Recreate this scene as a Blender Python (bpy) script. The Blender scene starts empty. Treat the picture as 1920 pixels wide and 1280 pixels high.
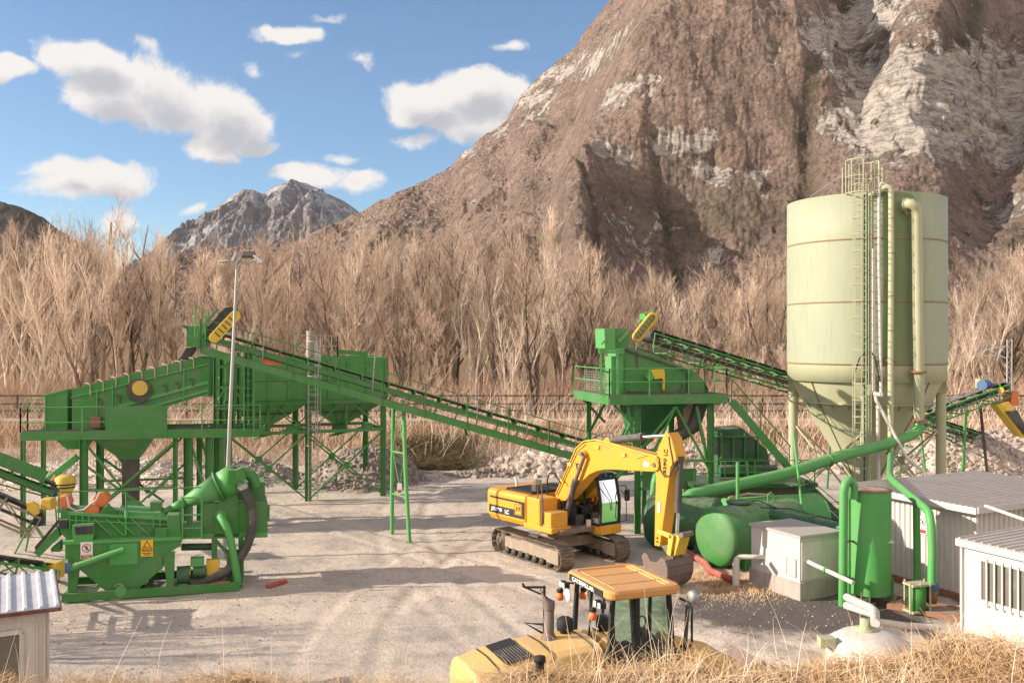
import bpy, math, random
import numpy as np
from mathutils import Vector, Matrix
SC = bpy.context.scene
COL = SC.collection
R = math.radians
random.seed(7)
# ---------------------------------------------------------------- camera
H, FPX = 8.2, 1780.0
cam_d = bpy.data.cameras.new('camera'); cam = bpy.data.objects.new('camera', cam_d); COL.objects.link(cam)
cam_d.sensor_width = 36; cam_d.lens = FPX/1920*36; cam_d.clip_end = 30000; cam_d.clip_start = 0.1
cam.location = (0, 0, H); cam.rotation_euler = (R(90), 0, 0)
SC.camera = cam
# ---------------------------------------------------------------- sun and sky
SUN_AZ, SUN_EL = 84.0, 22.0          # azimuth the light travels towards (from +Y, clockwise), elevation
sv = Vector((math.sin(R(SUN_AZ))*math.cos(R(SUN_EL)), math.cos(R(SUN_AZ))*math.cos(R(SUN_EL)), -math.sin(R(SUN_EL))))
sd = bpy.data.lights.new('sun', 'SUN'); sd.energy = 4.1; sd.angle = R(0.5); sd.color = (1.0, 0.875, 0.725)
so = bpy.data.objects.new('sun', sd); COL.objects.link(so); so.location = (-60, -10, 50)
so.rotation_euler = sv.to_track_quat('-Z', 'Y').to_euler()
SC.view_settings.view_transform = 'Standard'; SC.view_settings.look = 'None'
SC.view_settings.exposure = 0.90; SC.view_settings.gamma = 1
SC.render.resolution_x = 1024; SC.render.resolution_y = 682
SC.cycles.max_bounces = 6; SC.cycles.transparent_max_bounces = 12
W = bpy.data.worlds.new('World'); SC.world = W; W.use_nodes = True
wn, wl = W.node_tree.nodes, W.node_tree.links
wn.clear()

def cloud_group():
    g = bpy.data.node_groups.new('cloud_density', 'ShaderNodeTree')
    g.interface.new_socket('P', in_out='INPUT', socket_type='NodeSocketVector')
    g.interface.new_socket('D', in_out='OUTPUT', socket_type='NodeSocketFloat')
    n, l = g.nodes, g.links
    i = n.new('NodeGroupInput'); o = n.new('NodeGroupOutput')
    # warp
    nz = n.new('ShaderNodeTexNoise'); nz.inputs['Scale'].default_value = 9; nz.inputs['Detail'].default_value = 3
    l.new(i.outputs[0], nz.inputs['Vector'])
    vs = n.new('ShaderNodeVectorMath'); vs.operation = 'SUBTRACT'; vs.inputs[1].default_value = (.5, .5, .5)
    l.new(nz.outputs['Color'], vs.inputs[0])
    vm = n.new('ShaderNodeVectorMath'); vm.operation = 'MULTIPLY_ADD'; vm.inputs[1].default_value = (.07, .05, 0)
    l.new(vs.outputs[0], vm.inputs[0]); l.new(i.outputs[0], vm.inputs[2])
    blobs = [(20,118,80,26,0,1),(150,110,110,48,-18,1),(215,185,110,55,-22,1),(300,180,125,72,-20,1.05),(410,205,95,72,-20,1.05),
             (470,235,62,60,-20,1),(400,270,75,34,-5,.85),(425,300,45,22,-10,.8),(500,280,50,20,10,.75),(175,338,150,44,4,.95),(110,320,75,26,0,.8),
             (545,52,82,22,2,.75),(500,48,40,14,0,.6),(880,180,135,58,2,1),(800,192,80,52,-10,1),(870,235,95,42,-15,.95),(950,190,60,60,0,1),
             (590,335,80,30,0,.7),(665,345,50,30,0,.72),(375,388,36,16,0,.62),(225,410,60,34,0,.7),(60,68,60,16,0,.3),(270,92,40,14,-25,.3),
             (690,104,44,18,-25,.34),(620,22,40,12,0,.28),(545,92,34,14,0,.3),(960,78,50,16,0,.3),(780,262,50,16,0,.3),(640,300,50,14,0,.28),(480,128,44,14,-20,.3)]
    last = None
    for (px, py, rx, ry, rot, a) in blobs:
        m = n.new('ShaderNodeMapping'); m.vector_type = 'TEXTURE'
        m.inputs['Location'].default_value = ((px-960)/FPX, (640-py)/FPX, 0)
        m.inputs['Rotation'].default_value = (0, 0, R(rot)); m.inputs['Scale'].default_value = (rx/FPX*1.06, ry/FPX*1.06, 1)
        l.new(vm.outputs[0], m.inputs['Vector'])
        ln = n.new('ShaderNodeVectorMath'); ln.operation = 'LENGTH'; l.new(m.outputs[0], ln.inputs[0])
        s = n.new('ShaderNodeMath'); s.operation = 'MULTIPLY_ADD'; s.inputs[1].default_value = -a; s.inputs[2].default_value = a
        l.new(ln.outputs['Value'], s.inputs[0])
        if last is None: last = s
        else:
            mx = n.new('ShaderNodeMath'); mx.operation = 'SMOOTH_MAX'; mx.inputs[2].default_value = .12
            l.new(last.outputs[0], mx.inputs[0]); l.new(s.outputs[0], mx.inputs[1]); last = mx
    n2 = n.new('ShaderNodeTexNoise'); n2.inputs['Scale'].default_value = 15; n2.inputs['Detail'].default_value = 12; n2.inputs['Roughness'].default_value = .66
    l.new(vm.outputs[0], n2.inputs['Vector'])
    ad = n.new('ShaderNodeMath'); ad.operation = 'MULTIPLY_ADD'; ad.inputs[1].default_value = 1.6
    l.new(n2.outputs['Fac'], ad.inputs[0]); l.new(last.outputs[0], ad.inputs[2])
    mr = n.new('ShaderNodeMapRange'); mr.interpolation_type = 'SMOOTHSTEP'
    mr.inputs['From Min'].default_value = .84; mr.inputs['From Max'].default_value = 1.2
    l.new(ad.outputs[0], mr.inputs['Value']); l.new(mr.outputs[0], o.inputs[0])
    # keep raw too
    g.interface.new_socket('Raw', in_out='OUTPUT', socket_type='NodeSocketFloat')
    l.new(ad.outputs[0], o.inputs['Raw'])
    return g

def build_world():
    out = wn.new('ShaderNodeOutputWorld'); bg = wn.new('ShaderNodeBackground')
    sky = wn.new('ShaderNodeTexSky'); sky.sky_type = 'NISHITA'; sky.sun_disc = False
    sky.sun_elevation = R(SUN_EL); sky.sun_rotation = R(180+SUN_AZ)
    sky.altitude = 900; sky.air_density = 1.0; sky.dust_density = .5; sky.ozone_density = 2.2
    bg.inputs['Strength'].default_value = .15
    tc = wn.new('ShaderNodeTexCoord'); sp = wn.new('ShaderNodeSeparateXYZ'); wl.new(tc.outputs['Generated'], sp.inputs[0])
    my = wn.new('ShaderNodeMath'); my.operation = 'MAXIMUM'; my.inputs[1].default_value = .05; wl.new(sp.outputs['Y'], my.inputs[0])
    du = wn.new('ShaderNodeMath'); du.operation = 'DIVIDE'; wl.new(sp.outputs['X'], du.inputs[0]); wl.new(my.outputs[0], du.inputs[1])
    dv = wn.new('ShaderNodeMath'); dv.operation = 'DIVIDE'; wl.new(sp.outputs['Z'], dv.inputs[0]); wl.new(my.outputs[0], dv.inputs[1])
    cb = wn.new('ShaderNodeCombineXYZ'); wl.new(du.outputs[0], cb.inputs[0]); wl.new(dv.outputs[0], cb.inputs[1])
    g = cloud_group()
    a = wn.new('ShaderNodeGroup'); a.node_tree = g; wl.new(cb.outputs[0], a.inputs[0])
    of = wn.new('ShaderNodeVectorMath'); of.operation = 'ADD'; of.inputs[1].default_value = (-.012, .022, 0); wl.new(cb.outputs[0], of.inputs[0])
    b = wn.new('ShaderNodeGroup'); b.node_tree = g; wl.new(of.outputs[0], b.inputs[0])
    # thickness towards the light -> grey undersides
    sh = wn.new('ShaderNodeMapRange'); sh.interpolation_type = 'SMOOTHSTEP'; sh.inputs['From Min'].default_value = .95; sh.inputs['From Max'].default_value = 1.75
    wl.new(b.outputs['Raw'], sh.inputs['Value'])
    cc = wn.new('ShaderNodeMix'); cc.data_type = 'RGBA'
    cc.inputs[6].default_value = (3.35, 3.2, 3.05, 1); cc.inputs[7].default_value = (1.9, 1.9, 2.05, 1)
    wl.new(sh.outputs[0], cc.inputs[0])
    hs = wn.new('ShaderNodeHueSaturation'); hs.inputs['Saturation'].default_value = 1.14; hs.inputs['Value'].default_value = .60
    wl.new(sky.outputs[0], hs.inputs['Color'])
    mx = wn.new('ShaderNodeMix'); mx.data_type = 'RGBA'
    wl.new(a.outputs['D'], mx.inputs[0]); wl.new(hs.outputs[0], mx.inputs[6]); wl.new(cc.outputs[2], mx.inputs[7])
    # unseen bright cloud added behind the camera to lift and warm the ambient light
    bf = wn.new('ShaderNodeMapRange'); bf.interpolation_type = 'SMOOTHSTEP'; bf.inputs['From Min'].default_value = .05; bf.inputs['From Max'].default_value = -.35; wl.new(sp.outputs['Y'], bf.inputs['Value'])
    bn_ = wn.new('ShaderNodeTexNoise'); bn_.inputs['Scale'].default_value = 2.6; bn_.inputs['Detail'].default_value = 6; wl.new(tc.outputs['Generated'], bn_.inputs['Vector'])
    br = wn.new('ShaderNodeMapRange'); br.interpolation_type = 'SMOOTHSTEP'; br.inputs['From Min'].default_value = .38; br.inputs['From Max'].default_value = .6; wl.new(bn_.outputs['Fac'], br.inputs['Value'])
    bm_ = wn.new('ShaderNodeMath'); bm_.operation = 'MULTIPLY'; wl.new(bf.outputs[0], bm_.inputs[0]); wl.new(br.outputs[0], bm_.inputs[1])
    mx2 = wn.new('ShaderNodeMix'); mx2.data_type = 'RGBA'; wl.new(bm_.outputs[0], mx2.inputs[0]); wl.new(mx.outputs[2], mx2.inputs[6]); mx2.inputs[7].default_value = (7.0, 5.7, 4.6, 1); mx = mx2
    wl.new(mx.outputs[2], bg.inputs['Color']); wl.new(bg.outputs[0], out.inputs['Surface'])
build_world()

# ---------------------------------------------------------------- helpers
def at(px, py, D):
    "world point seen at photograph pixel (px,py) at depth D"
    return Vector(((px-960)/FPX*D, D, H-(py-640)/FPX*D))
def gp(px, py, z=0.0):
    "world point on the horizontal plane z seen at (px,py)"
    return at(px, py, FPX*(H-z)/(py-640))
ORIG = {}
def empty(name, loc, label=None, cat=None, group=None):
    o = bpy.data.objects.new(name, None); COL.objects.link(o); o.location = loc; o.empty_display_size = .3
    ORIG[o.name] = Vector(loc)
    if label: tag(o, label, cat, group)
    return o
def tag(o, label=None, cat=None, group=None, kind=None):
    if label: o['label'] = label
    if cat: o['category'] = cat
    if group: o['group'] = group
    if kind: o['kind'] = kind
    return o
class MB:
    def __init__(s): s.v = []; s.f = []; s.sm = []; s.chunks = []
    def add(s, vs, fs, smooth=False):
        n = len(s.v); s.chunks.append((vs, fs, smooth)); s.v.extend([tuple(v) for v in vs]); s.f.extend([tuple(n+i for i in f) for f in fs]); s.sm.extend([smooth]*len(fs)); return s
    def box(s, c, d, yaw=0, rot=None):
        c = Vector(c); hx, hy, hz = d[0]/2, d[1]/2, d[2]/2
        M = rot if rot is not None else Matrix.Rotation(yaw, 3, 'Z')
        vs = [c + M @ Vector((x*hx, y*hy, z*hz)) for z in (-1, 1) for (x, y) in ((-1,-1),(1,-1),(1,1),(-1,1))]
        return s.add(vs, [(3,2,1,0),(4,5,6,7),(0,1,5,4),(1,2,6,5),(2,3,7,6),(3,0,4,7)])
    def beam(s, p, q, w, h=None, up=(0,0,1)):
        "rectangular bar from p to q, w sideways, h along up"
        p, q = Vector(p), Vector(q); h = w if h is None else h
        d = (q-p); L = d.length
        if L < 1e-6: return s
        d = d/L; u = Vector(up); sd_ = d.cross(u)
        if sd_.length < 1e-3: sd_ = d.cross(Vector((1, 0, 0)))
        sd_.normalize(); u = sd_.cross(d)
        M = Matrix((sd_, d, u)).transposed()
        return s.box((p+q)/2, (w, L, h), rot=M)
    def ibeam(s, p, q, w, h, t=.02, up=(0,0,1)):
        p, q = Vector(p), Vector(q); d = (q-p).normalized(); sd_ = d.cross(Vector(up)).normalized(); u = sd_.cross(d)
        for k in (-1, 1): s.beam(p+u*k*(h/2-t/2), q+u*k*(h/2-t/2), w, t, u)
        return s.beam(p, q, t, h-2*t, u)
    def chan(s, p, q, w, h, side=1, t=.02, up=(0,0,1)):
        "C channel: web towards side"
        p, q = Vector(p), Vector(q); d = (q-p).normalized(); sd_ = d.cross(Vector(up)).normalized(); u = sd_.cross(d)
        for k in (-1, 1): s.beam(p+u*k*(h/2-t/2), q+u*k*(h/2-t/2), w, t, u)
        o = sd_*side*(w/2-t/2)
        return s.beam(p+o, q+o, t, h-2*t-.004, u)
    def tube(s, pts, r, n=10, caps=True, smooth=True):
        pts = [Vector(p) for p in pts]; m = len(pts)
        rs = r if isinstance(r, (list, tuple)) else [r]*m
        vs = []; prev = None
        for i, p in enumerate(pts):
            if i == 0: t = pts[1]-p
            elif i == m-1: t = p-pts[i-1]
            else: t = (pts[i+1]-p).normalized()+(p-pts[i-1]).normalized()
            if t.length < 1e-9: t = Vector((0, 0, 1))
            t.normalize()
            if prev is None:
                a = Vector((0, 0, 1)) if abs(t.z) < .9 else Vector((1, 0, 0))
                u = t.cross(a).normalized()
            else:
                u = prev - t*prev.dot(t)
                if u.length < 1e-6: u = t.orthogonal()
                u.normalize()
            prev = u; w = t.cross(u)
            for k in range(n):
                an = 2*math.pi*k/n
                vs.append(p + (u*math.cos(an)+w*math.sin(an))*rs[i])
        fs = [(i*n+k, i*n+(k+1) % n, (i+1)*n+(k+1) % n, (i+1)*n+k) for i in range(m-1) for k in range(n)]
        s.add(vs, fs, smooth)
        if caps:
            s.add([vs[k] for k in range(n)][::-1], [tuple(range(n))]); s.add([vs[(m-1)*n+k] for k in range(n)], [tuple(range(n))])
        return s
    def cyl(s, p, q, r, r2=None, n=16, caps=True): return s.tube([p, q], [r, r if r2 is None else r2], n, caps)
    def lathe(s, base, prof, n=24, axis=(0,0,1), smooth=True):
        "prof: list of (radius, height along axis)"
        base = Vector(base); a = Vector(axis).normalized()
        u = a.orthogonal().normalized() if abs(a.z) < .99 else Vector((1, 0, 0)); w = a.cross(u); vs = []
        for (r, h) in prof:
            for k in range(n):
                an = 2*math.pi*k/n; vs.append(base + a*h + (u*math.cos(an)+w*math.sin(an))*r)
        fs = [(i*n+k, i*n+(k+1) % n, (i+1)*n+(k+1) % n, (i+1)*n+k) for i in range(len(prof)-1) for k in range(n)]
        return s.add(vs, fs, smooth)
    def prism(s, pts, off):
        "polygon pts (3D, planar) extruded by off, centred"
        o = Vector(off)/2; n = len(pts); pts = [Vector(p) for p in pts]
        vs = [p-o for p in pts]+[p+o for p in pts]
        fs = [tuple(range(n))[::-1], tuple(range(n, 2*n))]+[(i, (i+1) % n, n+(i+1) % n, n+i) for i in range(n)]
        return s.add(vs, fs)
    def quad(s, a, b, c, d): return s.add([a, b, c, d], [(0, 1, 2, 3)])
    def loft(s, rings, caps=True, smooth=False):
        n = len(rings[0]); vs = [v for r in rings for v in r]
        fs = [(i*n+k, i*n+(k+1) % n, (i+1)*n+(k+1) % n, (i+1)*n+k) for i in range(len(rings)-1) for k in range(n)]
        s.add(vs, fs, smooth)
        if caps: s.add(rings[0][::-1], [tuple(range(n))]); s.add(rings[-1], [tuple(range(n))])
        return s
    def each(s, name, mat, parent, bevel=0):
        "every bar its own part"
        for vs, fs, sm in s.chunks: MB().add(vs, fs, sm).build(name, mat, parent, bevel)
    def build(s, name, mat, parent=None, bevel=0, label=None, cat=None, group=None, kind=None):
        if not s.v: return None
        org = ORIG[parent.name] if parent is not None else None
        if org is None:
            a = np.array(s.v); org = Vector(((a[:,0].min()+a[:,0].max())/2, (a[:,1].min()+a[:,1].max())/2, a[:,2].min()))
        me = bpy.data.meshes.new(name)
        me.from_pydata([(v[0]-org.x, v[1]-org.y, v[2]-org.z) for v in s.v], [], s.f)
        me.polygons.foreach_set('use_smooth', s.sm)
        me.materials.append(mat)
        o = bpy.data.objects.new(name, me); COL.objects.link(o)
        import bmesh
        bm = bmesh.new(); bm.from_mesh(me); bmesh.ops.recalc_face_normals(bm, faces=bm.faces); bm.to_mesh(me); bm.free()
        ORIG[o.name] = org.copy()
        if parent is not None: o.parent = parent
        else: o.location = org
        if bevel:
            m = o.modifiers.new('bevel', 'BEVEL'); m.width = bevel; m.segments = 2; m.limit_method = 'ANGLE'; m.angle_limit = R(40)
        tag(o, label, cat, group, kind)
        return o
def copy_tree(o, parent=None):
    c = o.copy(); COL.objects.link(c); c.parent = parent
    ORIG[c.name] = ORIG[o.name].copy()
    for ch in list(o.children): copy_tree(ch, c)
    return c
def frame(o, yaw):
    "local (x along, y away, z up) to world"
    o = Vector(o); c, s_ = math.cos(yaw), math.sin(yaw)
    return lambda x, y, z=0: Vector((o.x + x*c - y*s_, o.y + x*s_ + y*c, o.z + z))
def text_mesh(txt, name, mat, parent, origin, right, up, size, width=None, extr=.004, slant=0, bold=0):
    "flat raised lettering: origin = lower-left corner, right/up unit vectors"
    cu = bpy.data.curves.new('t', 'FONT'); cu.body = txt; cu.size = size; cu.extrude = extr; cu.shear = slant; cu.offset = bold
    to = bpy.data.objects.new('t', cu); COL.objects.link(to)
    bpy.context.view_layer.update()
    me = bpy.data.meshes.new_from_object(to.evaluated_get(bpy.context.evaluated_depsgraph_get()))
    bpy.data.objects.remove(to); bpy.data.curves.remove(cu)
    n = len(me.vertices); a = np.empty(n*3); me.vertices.foreach_get('co', a); a = a.reshape(-1, 3)
    a[:,0] -= a[:,0].min(); a[:,1] -= a[:,1].min()
    if width: a[:,0] *= width/a[:,0].max()
    hh = a[:,1].max(); a[:,:2] *= 1; a[:,1] *= size/hh
    rt, u = np.array(Vector(right).normalized()), np.array(Vector(up).normalized()); nn = np.cross(rt, u)
    org = ORIG[parent.name]
    w = np.array(origin)-np.array(org) + a[:,:1]*rt + a[:,1:2]*u + a[:,2:3]*nn
    me.vertices.foreach_set('co', w.ravel()); me.materials.clear(); me.materials.append(mat); me.name = name
    o = bpy.data.objects.new(name, me); COL.objects.link(o); o.parent = parent; ORIG[o.name] = org.copy()
    return o
def np_obj(name, V, F, mat, smooth=True, parent=None, nv=4):
    me = bpy.data.meshes.new(name); V = np.asarray(V, np.float32); F = np.asarray(F, np.int32)
    me.vertices.add(len(V)); me.vertices.foreach_set('co', V.ravel())
    me.loops.add(F.size); me.loops.foreach_set('vertex_index', F.ravel())
    me.polygons.add(len(F)); me.polygons.foreach_set('loop_start', np.arange(0, F.size, F.shape[1], dtype=np.int32))
    me.polygons.foreach_set('loop_total', np.full(len(F), F.shape[1], np.int32))
    me.polygons.foreach_set('use_smooth', np.full(len(F), smooth))
    me.update(calc_edges=True); me.materials.append(mat)
    o = bpy.data.objects.new(name, me); COL.objects.link(o)
    if parent is not None: o.parent = parent
    return o
def grid_faces(nx, ny):
    i = np.arange(nx-1)[None, :]+np.arange(ny-1)[:, None]*nx; i = i.ravel()
    return np.stack([i, i+1, i+1+nx, i+nx], 1)
def _hash(ix, iy, seed):
    n = (ix.astype(np.int64)*374761393 + iy.astype(np.int64)*668265263 + seed*1442695041) & 0x7fffffff
    n = ((n ^ (n >> 13))*1274126177) & 0x7fffffff
    return ((n ^ (n >> 16)) & 0xffff)/65535.0
def vnoise(x, y, seed=0):
    x0 = np.floor(x); y0 = np.floor(y); fx = x-x0; fy = y-y0
    fx = fx*fx*fx*(fx*(fx*6-15)+10); fy = fy*fy*fy*(fy*(fy*6-15)+10)
    x0 = x0.astype(np.int64); y0 = y0.astype(np.int64)
    a = _hash(x0, y0, seed); b = _hash(x0+1, y0, seed); c = _hash(x0, y0+1, seed); d = _hash(x0+1, y0+1, seed)
    return (a+(b-a)*fx)*(1-fy)+(c+(d-c)*fx)*fy
def fbm(x, y, oct=5, seed=0, rough=.5, ridged=False):
    t = 0; a = 1; s_ = 0; c, sn = math.cos(.6), math.sin(.6)
    for k in range(oct):
        n = vnoise(x, y, seed+k*17)
        if ridged: n = 1-np.abs(2*n-1)
        t = t+a*n; s_ += a; a *= rough; x, y = (x*c-y*sn)*2.03+13.7, (x*sn+y*c)*2.03+5.1
    return t/s_
def sstep(a, b, x):
    t = np.clip((x-a)/(b-a), 0, 1); return t*t*(3-2*t)

# ---------------------------------------------------------------- materials
def new_mat(name):
    m = bpy.data.materials.new(name); m.use_nodes = True
    n, l = m.node_tree.nodes, m.node_tree.links
    return m, n, l, n['Principled BSDF']
def mixc(n, l, fac, a, b):
    m = n.new('ShaderNodeMix'); m.data_type = 'RGBA'
    if fac is not None:
        if isinstance(fac, (int, float)): m.inputs[0].default_value = fac
        else: l.new(fac, m.inputs[0])
    for k, v in ((6, a), (7, b)):
        if isinstance(v, (tuple, list)): m.inputs[k].default_value = (*v[:3], 1)
        else: l.new(v, m.inputs[k])
    return m.outputs[2]
def nz(n, l, scale, detail=4, rough=.55, vec=None, dist=0, dim=None):
    t = n.new('ShaderNodeTexNoise'); t.inputs['Scale'].default_value = scale; t.inputs['Detail'].default_value = detail
    t.inputs['Roughness'].default_value = rough; t.inputs['Distortion'].default_value = dist
    if vec is not None: l.new(vec, t.inputs['Vector'])
    return t.outputs['Fac']
def ramp(n, l, x, a, b):
    r = n.new('ShaderNodeMapRange'); r.interpolation_type = 'SMOOTHSTEP'
    r.inputs['From Min'].default_value = a; r.inputs['From Max'].default_value = b; l.new(x, r.inputs['Value']); return r.outputs[0]
def mul(n, l, a, b, op='MULTIPLY'):
    m = n.new('ShaderNodeMath'); m.operation = op
    for k, v in ((0, a), (1, b)):
        if isinstance(v, (int, float)): m.inputs[k].default_value = v
        else: l.new(v, m.inputs[k])
    return m.outputs[0]
def coords(n, l, scale=(1,1,1), kind='Object'):
    tc = n.new('ShaderNodeTexCoord'); mp = n.new('ShaderNodeMapping'); mp.inputs['Scale'].default_value = scale
    l.new(tc.outputs[kind], mp.inputs['Vector']); return mp.outputs[0]
def bump(n, l, bs, h, st, dist=.02):
    b = n.new('ShaderNodeBump'); b.inputs['Strength'].default_value = st; b.inputs['Distance'].default_value = dist
    l.new(h, b.inputs['Height']); l.new(b.outputs[0], bs.inputs['Normal'])
def paint(name, col, rough=.45, dirt=.35, dirtc=(.33,.28,.22), rust=0.0, metal=0, fade=.25, streak=.3):
    "weathered paint: faded patches, dust, runs down the faces, rust spots"
    m, n, l, b = new_mat(name)
    v = coords(n, l); vs = coords(n, l, (5, 5, .35))
    base = mixc(n, l, ramp(n, l, nz(n, l, .9, 5, .6, v), .35, .7), col, tuple(min(1, c*(1-fade)+.22*fade) for c in col))
    f1 = mul(n, l, ramp(n, l, nz(n, l, 2.2, 8, .7, v), .46, .74), dirt)
    c2 = mixc(n, l, f1, base, dirtc)
    if dirt > .15:   # dust lying on upward faces
        gn = n.new('ShaderNodeNewGeometry'); gs = n.new('ShaderNodeSeparateXYZ'); l.new(gn.outputs['Normal'], gs.inputs[0])
        fd = mul(n, l, ramp(n, l, gs.outputs['Z'], .55, .95), mul(n, l, ramp(n, l, nz(n, l, 3.5, 6, .7, v), .3, .7), min(.75, dirt*1.5)))
        c2 = mixc(n, l, fd, c2, (.42, .35, .28))
    f2 = mul(n, l, ramp(n, l, nz(n, l, 1.4, 6, .7, vs), .5, .78), streak)
    c3 = mixc(n, l, f2, c2, tuple(c*.45+.02 for c in dirtc))
    if rust:
        f3 = mul(n, l, ramp(n, l, nz(n, l, 3.1, 9, .72, v), .60, .68), rust)
        c3 = mixc(n, l, f3, c3, (.19, .075, .03))
    l.new(c3, b.inputs['Base Color'])
    rr = n.new('ShaderNodeMapRange'); rr.inputs['To Min'].default_value = rough; rr.inputs['To Max'].default_value = min(1, rough+.35)
    l.new(nz(n, l, 3, 5, .6, v), rr.inputs['Value']); l.new(rr.outputs[0], b.inputs['Roughness'])
    b.inputs['Metallic'].default_value = metal
    bump(n, l, b, nz(n, l, 9, 5, .6, v), .12, .02)
    return m
M = {}
M['green'] = paint('green_paint', (.037, .215, .036), .42, .34, (.21,.23,.12), .4)
M['green_lt'] = paint('green_paint_light', (.07, .34, .075), .4, .2, (.26,.30,.15), .15)
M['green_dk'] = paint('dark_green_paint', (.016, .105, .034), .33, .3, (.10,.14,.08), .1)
M['silo'] = paint('pale_green_paint', (.40, .41, .26), .5, .3, (.40,.35,.22), .12, fade=.1, streak=.3)
M['yellow'] = paint('excavator_yellow', (.72, .335, .012), .36, .32, (.36,.21,.06), .12, fade=.12, streak=.22)
M['yellow_lt'] = paint('loader_yellow', (.74, .46, .14), .42, .2, (.6,.42,.2), 0, streak=.1)
M['orange'] = paint('cab_roof_orange', (.66, .30, .07), .5, .25, (.60,.40,.2), 0)
M['motor_yellow'] = paint('guard_yellow', (.72, .48, .03), .45, .35, (.3,.22,.08), .25)
M['motor_orange'] = paint('motor_orange', (.72, .20, .06), .5, .3, (.4,.25,.15))
M['red'] = paint('red_pipe', (.42, .06, .035), .5, .3, (.4,.3,.25))
M['seam'] = paint('seam_stain', (.27, .20, .10), .7, .4, (.35,.3,.18))
M['steel'] = paint('galvanised_steel', (.42, .42, .40), .4, .3, (.3,.28,.25), .05, metal=.55)
M['dsteel'] = paint('dark_steel', (.07, .065, .06), .5, .5, (.20,.16,.12), .2, metal=.3)
M['chrome'] = paint('chrome_rod', (.72, .72, .72), .16, .05, metal=1, streak=0)
M['rubber'] = paint('rubber_belt', (.035, .033, .034), .7, .55, (.16,.14,.13), 0)
M['hose'] = paint('hose_rubber', (.06, .06, .052), .6, .45, (.25,.23,.18), 0)
M['trackm'] = paint('track_steel', (.14, .10, .07), .55, .8, (.42,.31,.22), .3, metal=.2)
M['dusty'] = paint('dusty_steel', (.30, .24, .18), .8, .8, (.50,.40,.31), .3)
M['bucketm'] = paint('bucket_steel', (.17, .12, .10), .5, .6, (.28,.20,.16), .3, metal=.2)
M['white'] = paint('white_paint', (.52, .505, .48), .5, .2, (.5,.46,.4), .03, fade=.05, streak=.25)
M['cream'] = paint('cream_cladding', (.62, .58, .52), .55, .3, (.42,.38,.33), 0, fade=.1, streak=.35)
M['concrete'] = paint('concrete', (.40, .36, .32), .85, .5, (.22,.18,.15), 0, streak=.6)
M['dconcrete'] = paint('stained_concrete', (.20, .165, .14), .85, .6, (.09,.075,.06), .1, streak=.6)
M['roof'] = paint('grey_sheet_roof', (.42, .39, .37), .5, .4, (.24,.2,.18), .1)
M['roofw'] = paint('white_sheet_roof', (.72, .72, .74), .38, .2, (.4,.38,.34), .03, metal=.2)
M['redtrim'] = paint('red_trim', (.14, .035, .03), .6, .3)
M['rust'] = paint('rusty_steel', (.30, .12, .055), .75, .6, (.18,.09,.05), 0)
M['pvc'] = paint('grey_pvc', (.62, .57, .52), .5, .3, (.4,.34,.28))
M['blue'] = paint('blue_motor', (.05, .14, .30), .45, .3)
M['ink'] = paint('black_ink', (.02, .02, .02), .6, 0, streak=0, fade=0)
M['signw'] = paint('sign_white', (.8, .8, .78), .5, .1, streak=.05)
M['signr'] = paint('sign_red', (.55, .03, .03), .5, .05, streak=0)
M['signy'] = paint('sign_yellow', (.85, .48, .02), .5, .05, streak=0)
M['lime'] = paint('stack_steel', (.34, .27, .22), .45, .4, metal=.3)
M['amber'] = paint('amber_lens', (.85, .20, .03), .3, .05, streak=0)
M['seat'] = paint('seat_fabric', (.03, .03, .035), .8, .2)
def silo_shell():
    "silo paint with a long green algae run on the right of the pipes and dents of rust under the top pipe"
    m = paint('silo_shell_paint', (.335, .365, .255), .5, .3, (.42,.36,.22), .10, fade=.1, streak=.45)
    n, l = m.node_tree.nodes, m.node_tree.links; b = n['Principled BSDF']; old = b.inputs['Base Color'].links[0].from_socket
    tc = n.new('ShaderNodeTexCoord')
    def dot(v):
        d = n.new('ShaderNodeVectorMath'); d.operation = 'DOT_PRODUCT'; d.inputs[1].default_value = v; l.new(tc.outputs['Object'], d.inputs[0]); return d.outputs['Value']
    tt = dot((.937, -.348, 0)); fr = dot((-.348, -.937, 0)); sx = coords(n, l, (1.2, 1.2, .18))
    wob = mul(n, l, nz(n, l, 1.2, 5, .6, sx), .9)
    q = mul(n, l, tt, wob, 'ADD'); k = mul(n, l, ramp(n, l, q, .95, 1.25), mul(n, l, ramp(n, l, q, 3.2, 2.2), ramp(n, l, fr, .5, 1.5)))
    k = mul(n, l, k, mul(n, l, nz(n, l, .5, 4, .6, sx), 1.3))
    l.new(mixc(n, l, k, old, (.10, .17, .05)), b.inputs['Base Color'])
    return m
M['shell'] = silo_shell()
def glass(name, tint, rough=.04):
    m, n, l, b = new_mat(name)
    b.inputs['Base Color'].default_value = (*tint, 1); b.inputs['Roughness'].default_value = rough
    b.inputs['Transmission Weight'].default_value = 1; b.inputs['IOR'].default_value = 1.03
    b.inputs['Specular IOR Level'].default_value = .5
    g = n.new('ShaderNodeBsdfGlossy'); g.inputs['Roughness'].default_value = .05; g.inputs['Color'].default_value = (.9,.9,.9,1)
    t = n.new('ShaderNodeBsdfTransparent'); t.inputs['Color'].default_value = (*tint, 1)
    fr = n.new('ShaderNodeFresnel'); fr.inputs['IOR'].default_value = 1.5
    mx = n.new('ShaderNodeMixShader'); l.new(fr.outputs[0], mx.inputs[0]); l.new(t.outputs[0], mx.inputs[1]); l.new(g.outputs[0], mx.inputs[2])
    l.new(mx.outputs[0], n['Material Output'].inputs['Surface'])
    return m
M['glass'] = glass('green_tinted_glass', (.62, .78, .68))
M['pane'] = paint('window_pane', (.16, .15, .12), .08, .2, (.4,.36,.28), streak=.3)
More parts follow.
